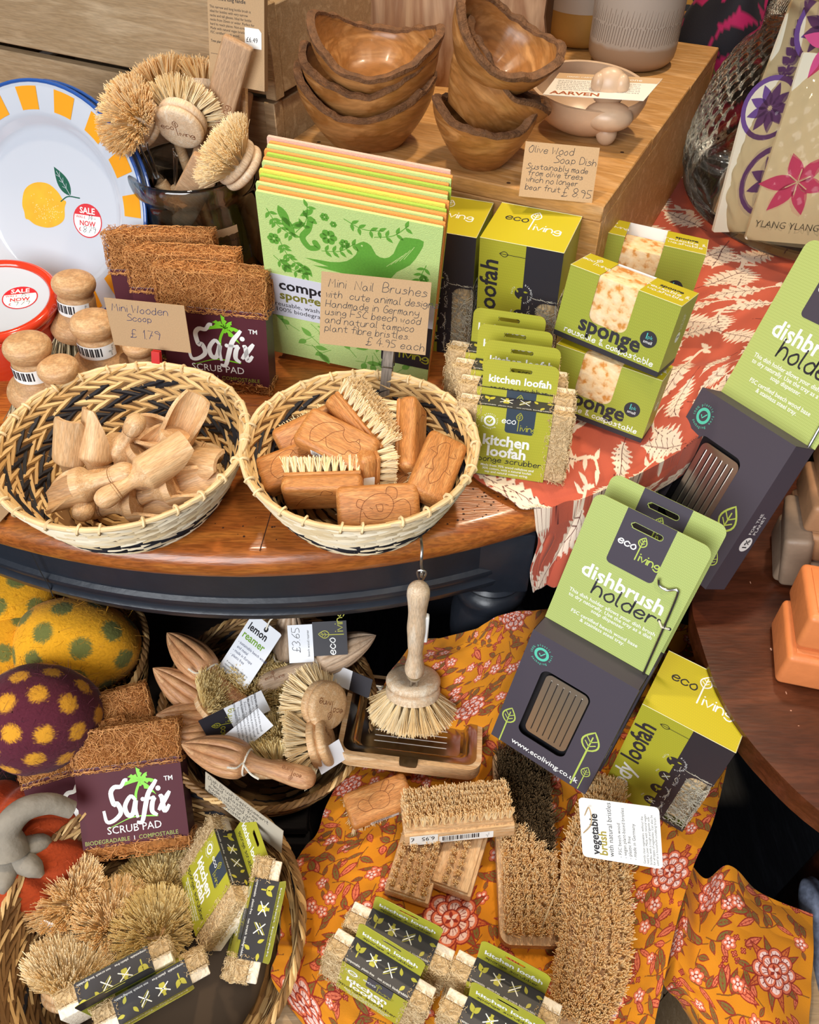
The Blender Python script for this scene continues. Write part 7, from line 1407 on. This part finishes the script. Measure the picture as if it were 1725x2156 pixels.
mush('yellow felt mushroom with olive spots behind the large one, partly covered', P(10, 1345, 50.5), (5.5, 5, 4.6), (10, 10, 0), '#e59e1e', '#73743a', 26, 3, 'felt_hair_y', .24)
mush('yellow felt mushroom highest under the table apron, cut by the picture edge', P(2, 1238, 55), (5.6, 5, 2.6), (10, 20, 0), '#f0aa22', '#73743a', 22, 5.2, 'felt_hair_y', .26)
mush('plum coloured felt mushroom with amber spots in front of the yellow ones', P(88, 1512, 52), (6.0, 5.6, 6.6), (25, 0, 0), '#58202f', '#d8982a', 46, 1.1, 'felt_hair_p', .2)
c = P(48, 1800, 42); t = thing('felt_pumpkin', 'orange red felt pumpkin with a curled grey stem on the pallet', 'felt pumpkin', RT((c[0]-1.2, c[1]-.5, 42.4), (8, 0, 10)))
felt_body('pumpkin_body', None, (9.2, 8.0, 7.0), '#a8401a', None, [], t, 4, 9, 'felt_hair_o', .2, 700)
m = MB(); q = np.array([c[0]-1.2, c[1]-.5, 42.4]); St = [P(20, 1795, 48.5), P(15, 1745, 50.5), P(50, 1705, 51.5), P(105, 1692, 51), P(152, 1705, 49.5)]; Mi = np.linalg.inv(RT(q, (8, 0, 10))); m.M = Mi; m.tube(sm(St, 6), np.interp(np.linspace(0, 1, 25), [0, .2, .6, 1], [1.9, 1.35, 1.1, .85]), 'felt_grey', 18)
for k in range(5): a = math.radians(150+k*60); b = P(25, 1800, 47.6); m.tube(sm([b, b+[2.6*math.cos(a), 2.2*math.sin(a), -.1], b+[3.6*math.cos(a), 3.2*math.sin(a), -.9]], 4), [1.3, 1.3, 1.2, 1.1, 1.0, .9, .7, .5, .3], 'felt_grey', 12)
m.build('stem', t)
# ---------------------------------------------------------------- soap bars on the dark table
R('soap_orange', plain, '#e0854c', .45, var=.06, scale=60, bump=.15, bscale=160); R('soap_tan', plain, '#a97c58', .5, var=.12, scale=50, bump=.2, bscale=150); R('soap_grey', plain, '#8d7662', .5, var=.12, scale=50, bump=.2, bscale=150)
def soap(lab, q, rot, s, mat, tx=None, g='stacked soap bars'):
    t = thing('soap_bar', lab, 'soap', RT(q, rot), g); m = MB(); a, b, h = s; m.rbox(-a/2, -b/2, 0, a/2, b/2, h, .55, mat, 4); m.rbox(-a/2+.7, -b/2+.7, h-.1, a/2-.7, b/2-.7, h+.12, .12, mat, 2)
    if tx: m.text(Fr((0, 0, h+.12), (1, 0, 0), (0, 1, 0)), tx, -a/2+1.6, -.6, 1.5, mat, .02, w=.06); m.hand(Fr((0, 0, h+.12), (1, 0, 0), (0, 1, 0)), tx, -a/2+1.6, -.6, 1.2, 'soap_line', .08, w=.04)
    m.build('bar', t); return t
R('soap_line', plain, '#b9602e', .6)
q = P(1700, 1440, 62); s0 = (9.5, 7, 4.1); soap('orange soap bar at the bottom of the orange pair', (q[0]+2.4, q[1]+2.3, DZ+.05), (0, 0, -14), s0, 'soap_orange'); soap('orange soap bar on top of the orange pair, embossed letters on it', (q[0]+3.0, q[1]+3.0, DZ+4.35), (-4, 0, -14), s0, 'soap_orange', 'MARSEILLE')
q = P(1720, 1240, 62)
for k, (lab, dx, dy, mt) in enumerate((('grey brown soap bar at the bottom behind the orange pair', 1.2, 6.5, 'soap_grey'), ('tan soap bar second from the bottom behind the orange pair', 1.6, 6.8, 'soap_tan'), ('tan soap bar third from the bottom behind the orange pair', 1.9, 7.2, 'soap_tan'), ('tan soap bar on top of the brown stack', 2.6, 7.7, 'soap_tan'))): soap(lab, (q[0]+dx, q[1]+dy-3.5, DZ+.05+k*3.5), (0, 0, -16+k*2), (9.5, 7, 3.4), mt)
soap('grey brown soap bar standing on edge toward the dishbrush holder', (q[0]-3.6, q[1]+3.6, DZ+3.5), (0, 78, -18), (6.5, 7, 2.6), 'soap_grey')
# ---------------------------------------------------------------- odds and ends in the dark
R('black_plastic', plain, '#16161a', .15, bump=.6, scale=30, bscale=45); R('cardboard', plain, '#8a6038', .85, var=.08, scale=60); R('grey_print', plain, '#6c7386', .8, var=.5, scale=160)
c = P(930, 1310, 42); lump('plastic_bag', 'crumpled black plastic bag in the dark behind the table leg', 'bag', (c[0], c[1]+6, 45.5), (9, 5, 7.5), 'black_plastic', 9)
t = thing('cardboard_box', 'brown cardboard box peeping out below the folded floral cloth', 'box', RT((34.0, 17.2, 30.5), (0, 0, 32))); m = MB(); m.rbox(-4, -3, 0, 4, 3, 5.5, .1, 'cardboard', 1); m.build('carton', t)
c = P(1722, 2050, 38.5); lump('printed_cloth', 'blue grey printed cloth bundled at the lower picture edge', 'cloth', (c[0]+2.2, c[1], 38.3), (2.6, 9, 2.5), 'grey_print', 12)
# ---------------------------------------------------------------- materials onto the meshes
for me, i, n in PEND: me.materials[i] = MAT(n)
bpy.context.view_layer.update()
